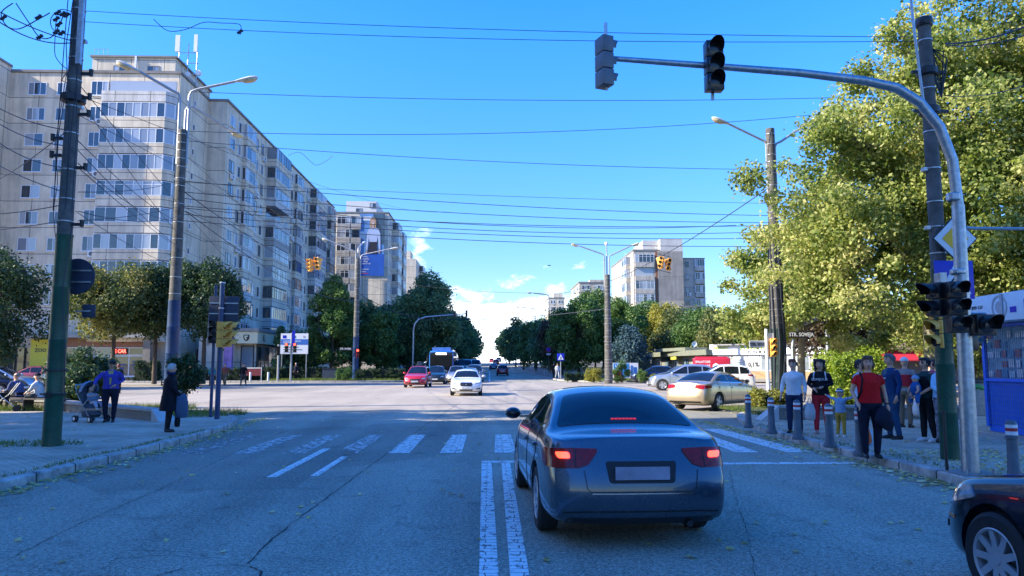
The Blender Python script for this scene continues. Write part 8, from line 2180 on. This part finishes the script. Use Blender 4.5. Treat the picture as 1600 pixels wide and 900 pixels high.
e_ = MB(); e_.ell((0,-.005,.335), .075,.082,.075, 14, 10); e2 = MB(); e2.add(e_.v, [f for f in e_.f if sum(e_.v[i][2] for i in f)/len(f) > .335]); e2.build('sun_hat', cloth('pale_blue', (.3,.42,.52)), bb_, smooth=True, fix=False)
l = gp(1474, 692); pat = mat('cloth_print', (.16,.16,.2), .8, var=.95, scale=14); r_, J, hp = person('woman in a light blue blouse and black and white patterned trousers', l, cam_rz(l, 60), 1.66, 1.05, cloth('light_blue', (.28,.52,.72)), pat, shoe_d, hair_d, 'bun', sleeve=.7, arms={'L': ((-.24,.04,1.1),(-.05,.25,1.06)), 'R': ((.24,.0,1.1),(.2,.18,.95))}, top_len=.84)
l = gp(1462, 668); person('person in a pink top mostly hidden behind the woman in the light blue blouse', l, cam_rz(l, 30), 1.66, .95, cloth('pink', (.6,.08,.2)), bl_, shoe_d, hair_d, 'tied', near=False)
l = gp(1545, 650); person('person in a pale cap standing behind the waste container', (l[0], 25.2), cam_rz(l, 170), 1.66, 1.0, cloth('beige', (.35,.3,.25)), bl_, shoe_d, hair_w, 'short', near=False)
# --- left pavement
l = gp(158, 661); l = (l[0]+.08, l[1]+.25); rzS = cam_rz(l, -8); r_, J, hp = person('woman in a violet blue cardigan pushing the stroller and looking down', l, rzS, 1.66, 1.2, cloth('violet', (.07,.06,.34)), nv_, shoe_d, hair_d, 'tied', head=(R(20), R(-28)), arms={'L': ((-.30,.0,1.14),(-.12,.16,1.0)), 'R': ((.34,.06,1.16),(.36,.28,1.0))}, skinm=skin_t, top_len=.9)
m = MB(); m.add([(-.065,.098,1.39),(.065,.098,1.39),(0.02,.160,1.02),(-.02,.160,1.02),(.03,.148,1.2),(-.03,.148,1.2)], [(0,5,4,1),(5,3,2,4)]); m.build('shirt', cloth('yellow', (.5,.36,.12)), r_)
# stroller
l2 = gp(150, 659); st_ = empty('baby_stroller', (l2[0]-.1, l2[1]-.1, .122), rzS+R(42), 'grey and blue hooded stroller in front of the woman in violet', 'stroller')
fab = cloth('stroller_grey', (.07,.09,.12)); fabl = cloth('stroller_blue', (.18,.25,.36)); alu = MATS['galvanised_steel']
m = MB()
for sx in (-1,1):
    m.tube([(sx*.24,.36,.1),(sx*.24,.0,.45),(sx*.25,-.30,.82),(sx*.24,-.38,1.0)], .014, 6); m.tube([(sx*.24,-.3,.1),(sx*.24,.0,.45),(sx*.23,.2,.62)], .014, 6)
m.tube([(-.24,-.38,1.0),(0,-.41,1.02),(.24,-.38,1.0)], .018, 8); m.tube([(-.24,-.3,.12),(.24,-.3,.12)], .012, 6); m.tube([(-.23,.36,.12),(.23,.36,.12)], .012, 6); m.build('frame', alu, st_, smooth=True)
m = MB(); m.tube([(-.23,.17,.62),(-.15,.30,.64),(.15,.30,.64),(.23,.17,.62)], .03, 10); m.build('bumper_bar', fabl, st_, smooth=True)
m = MB(); m.rings([ring((0,y,z), a, c, 0, 14, 3) for y, z, a, c in ((.08,.38,.2,.2),(.04,.46,.22,.2),(-.02,.50,.22,.16))]); m.rings([ring((0,y,z), a, c, 0, 14, 3) for y, z, a, c in ((-.08,.42,.2,.05),(-.14,.6,.21,.05),(-.22,.85,.2,.04))]); m.box(-.17,.17,.2,.42,.22,.25); m.build('seat', fab, st_, smooth=True)
m = MB(); m.rings([ring((0,.02,z), a, c, 0, 14, 3) for z, a, c in ((.13,.17,.2),(.2,.2,.24),(.3,.2,.24))]); m.build('basket', fab, st_, smooth=True)
m = MB(); N1 = 9; vs = []
for i in range(N1):
    a = R(200-i*16)
    for j in range(9):
        b_ = PI*j/8; vs.append((.25*math.cos(b_), -.16+.34*math.cos(a)*math.sin(b_)*.9+.06, .78+.30*math.sin(a)*math.sin(b_)*1.0+.04))
m.add(vs, [(i*9+j, i*9+j+1, (i+1)*9+j+1, (i+1)*9+j) for i in range(N1-1) for j in range(8)]); hd = m.build('hood', fabl, st_, smooth=True)
so = hd.modifiers.new('t', 'SOLIDIFY'); so.thickness = .012
for sx, y in ((-1,.36),(1,.36),(-1,-.3),(1,-.3)):
    m = MB(); 
    for dx in (-.03,.03): m.lathe([(.02,-.012),(.085,-.014),(.095,0),(.085,.014),(.02,.012)], 18, (sx*.24+dx, y, .095), 'X')
    w_ = m.build('wheel', tyre_m, st_, smooth=True); MB().lathe([(.05,-.046),(.05,.046)], 12, (sx*.24, y, .095), 'X').build('hub', white_metal, w_)
tp = Matrix.Rotation(rzS+R(42), 3, 'Z') @ V3(0,.02,0)
tod = empty('person', (l2[0]-.1+tp.x, l2[1]-.1+tp.y, .63), rzS+R(42), 'toddler in a pale jacket reclining in the stroller', 'person')
mb = MB(); mb.rings([ring((0,y,z), a, c) for y, z, a, c in ((.08,0,.09,.08),(0,.12,.1,.08),(-.06,.24,.09,.07),(-.09,.29,.04,.04))]); mb.ell((0,-.09,.38), .075,.085,.09, 14, 12); mb.ell((0,-.005,.37), .014,.014,.018, 8, 6)
for sx in (-1,1): mb.tube([(sx*.1,-.03,.24),(sx*.14,.07,.18),(sx*.08,.16,.22)], [.035,.03,.022], 8); mb.ell((sx*.07,.18,.23), .02,.025,.02, 8, 6); mb.tube([(sx*.06,.06,.0),(sx*.08,.26,.02),(sx*.08,.34,-.12)], [.05,.042,.03], 8)
fuse(mb, 'body', skin, tod, .011)
mb = MB(); mb.rings([ring((0,y,z), a, c) for y, z, a, c in ((.09,-.02,.105,.095),(0,.12,.115,.095),(-.06,.24,.105,.085),(-.085,.285,.06,.06))]); [mb.tube([(sx*.1,-.03,.24),(sx*.145,.07,.18),(sx*.095,.14,.21)], [.045,.04,.032], 8) for sx in (-1,1)]; fuse(mb, 'jacket', cloth('toddler_jacket', (.42,.38,.40)), tod, .011)
mb = MB(); [mb.tube([(sx*.06,.07,.0),(sx*.08,.26,.03),(sx*.08,.34,-.10)], [.06,.05,.038], 8) for sx in (-1,1)]; fuse(mb, 'leggings', cloth('toddler_leggings', (.5,.5,.62)), tod, .011)
mb = MB(); [mb.ell((sx*.08,.37,-.14), .03,.05,.025, 10, 6) for sx in (-1,1)]; mb.build('shoes', shoe_w, tod, smooth=True)
e_ = MB(); e_.ell((0,-.10,.395), .085,.092,.095, 14, 10); e2 = MB(); e2.add(e_.v, [f for f in e_.f if sum(e_.v[i][1] for i in f)/len(f) < -.07 or sum(e_.v[i][2] for i in f)/len(f) > .45]); e2.build('hair', hair_d, tod, smooth=True, fix=False)
# old woman in black
l = gp(262, 675); rzO = R(-62); r_, J, hp = person('white haired old woman in a long black coat looking right towards the road', l, rzO, 1.56, 1.18, None, cloth('stocking', (.015,.013,.016)), shoe_d, hair_w, 'short', coat=(cloth('black_coat', (.010,.010,.016)), .52), arms={'L': ((-.24,.03,1.08),(-.12,.18,1.0)), 'R': ((.25,.05,1.08),(.18,.24,.88))}, lean=.02)
for o in r_.children:
    if o.name.startswith('trousers'): o.name = 'stockings'
m = MB(); m.tube([(.02,.09,1.44),(.09,.05,1.43),(.06,-.06,1.44),(-.06,-.06,1.44),(-.09,.05,1.43),(-.02,.09,1.44)], .035, 8); m.build('scarf', cloth('dark_scarf', (.01,.02,.08)), r_, smooth=True)
dv = Matrix.Rotation(rzO, 3, 'Z') @ V3(.16,.26,0)
carried_bag('dark grey blue bag tucked under the arm of the old woman', (l[0]+dv.x, l[1]+dv.y, 1.12), .16, .55, .30, cloth('bag_slate', (.05,.09,.16), .5), seed=8, handle=False, rz=rzO)
carried_bag('small black shopping bag hanging low from the hand of the old woman', (l[0]+dv.x*.7, l[1]+dv.y*.7, .62), .18, .26, .12, bl_, seed=9, rz=rzO)
# seated pair
bq = gnd(50, 641, .12); rzb = R(-35)
rzb = R(20)
l = (at(62,640,26.1).x, 26.1); r_, J, hp = person('seated person in a white jacket and dark cap seen from the side on the bench', l, R(95), 1.68, 1.25, cloth('white_jacket', (.6,.6,.58)), cloth('slate_trousers', (.04,.055,.06)), shoe_w, hair_d, 'short', legs='sit', lean=.12, arms={'L': ((-.24,.22,1.12),(-.12,.42,1.0)), 'R': ((.25,.2,1.12),(.16,.42,1.0))}, hat='full', near=False)
hat(r_, hp, nv_, True, 'cap'); m = MB(); m.tube([(.1,.0,.98),(.02,-.02,.9),(-.14,.14,.62)], .012, 6); 
MB().tube([(-.12,.02,.97),(-.05,-.1,.85),(.12,-.12,.62),(.17,-.05,.5)], .012, 6).build('bag_strap', bl_, r_)
plaid = mat('cloth_plaid', (.07,.09,.2), .8, var=.95, scale=20)
l = (at(30,640,26.9).x, 26.9); r_, J, hp = person('seated man in a plaid shirt leaning forward at the left edge', l, R(75), 1.68, 1.2, plaid, bl_, shoe_d, hair_g, 'bald', legs='sit', lean=.2, arms={'L': ((-.26,.25,1.1),(-.18,.5,1.05)), 'R': ((.26,.3,1.1),(.18,.5,1.05))}, near=False, female=False)
# folded walking frame / pram frame at the very left
wf = empty('pushchair_frame', (at(12,640,25.6).x, 25.4, .12), R(20), 'folding pushchair frame with thin tubes beside the seated man', 'pushchair')
m = MB(); m.tube([(-.5,0,.1),(.1,0,.55),(.35,0,.95)], .016, 6); m.tube([(.35,0,.1),(-.1,0,.5),(-.35,0,.8)], .016, 6); m.tube([(-.5,.3,.1),(.1,.3,.55),(.35,.3,.95)], .016, 6); m.tube([(-.3,0,.4),(-.3,.3,.4)], .016, 6); m.build('frame', galv, wf)
m = MB(); m.rings([ring((-.12,.15,z), a, .13, 0, 12, 3) for z, a in ((.38,.2),(.5,.26),(.62,.24))]); m.build('seat', bl_, wf, smooth=True)
for x_, y_ in ((-.5,0),(.35,0),(-.5,.3),(.35,.3)): MB().lathe([(.02,-.015),(.1,-.015),(.1,.015),(.02,.015)], 16, (x_, y_-.02, .1), 'Y').build('wheel', tyre_m, wf, smooth=True)
# --- distant walkers: each its own person
def far_person(label, px, py, Y, h, top, bottom, hair=hair_d, rz=None, legs='walk', st=0, grp=None, **k):
    x = at(px, py, Y).x; z = H(Y)+(.12 if (Y > 71 or Y < 27) else 0)
    return person(label, (x, Y), cam_rz((x, Y)) if rz is None else rz, h, k.pop('stout', 1.0), top, bottom, k.pop('shoes', shoe_d), hair, k.pop('style', 'short'), legs=legs, near=False, z0=z, step=st, group=grp, hand=False, **k)
far_person('dark dressed person with light hair walking away behind the woman in violet', 184, 600, 44, 1.72, bl_, bl_, hair_r, R(20), female=True, style='bob')
far_person('second person in dark clothes behind the head of the woman in violet', 171, 600, 47, 1.7, cloth('grey_mix', (.22,.21,.2)), bl_, hair_d, R(30), st=-1)
far_person('third dark haired person left of the woman in violet further back', 157, 600, 49, 1.72, cloth('white', (.66,.66,.66)), nv_, hair_d, R(10))
far_person('person in slate blue standing by the brick pier of the shopfront', 241, 590, 72.5, 1.7, cloth('slate', (.05,.06,.1)), nv_, hair_d, R(160), 'stand')
far_person('person in a flowery red and white blouse behind the dark bush', 298, 590, 50, 1.65, mat('cloth_flowery', (.4,.12,.14), .8, var=.95, scale=14), nv_, hair_d, R(120))
far_person('child in a white top crossing at the far left', 310, 595, 62, 1.45, cloth('white', (.66,.66,.66)), bl_, hair_b, R(170), st=-1)
far_person('walker in a turquoise jacket between the two blue posts', 331, 595, 60, 1.68, cloth('turquoise', (.02,.22,.28)), nv_, hair_d, R(185))
far_person('walker in a rust brown jacket and beige trousers right of the blue post', 351, 595, 60, 1.76, cloth('rust', (.28,.09,.06)), cloth('khaki', (.16,.13,.09)), hair_d, R(190), st=-1, female=False)
far_person('man in a black vest over a pale shirt striding towards the camera', 380, 598, 60, 1.76, bl_, cloth('grey_trousers', (.08,.07,.07)), hair_d, R(178), female=False, shoes=shoe_d)
far_person('dark dressed person standing by the information board', 462, 585, 76.0, 1.72, nv_, bl_, hair_w, R(170), 'stand')
far_person('person in a white shirt by the far left hedge', 620, 575, 86, 1.72, cloth('white', (.66,.66,.66)), nv_, hair_d, R(140))
far_person('second white shirted person by the far left hedge', 627, 575, 87, 1.66, cloth('white', (.66,.66,.66)), bl_, hair_d, R(180), st=-1)
far_person('dark person right of the white shirted pair', 633, 578, 85, 1.55, nv_, bl_, hair_d, R(170), 'stand')
far_person('walker in black on the right avenue pavement', 865, 585, 84, 1.78, bl_, bl_, hair_d, R(20), female=False)
far_person('walker in white beside the one in black on the right avenue pavement', 871, 585, 82, 1.7, cloth('white', (.66,.66,.66)), cloth('pale_trousers', (.45,.45,.45)), hair_b, R(-160), st=-1)
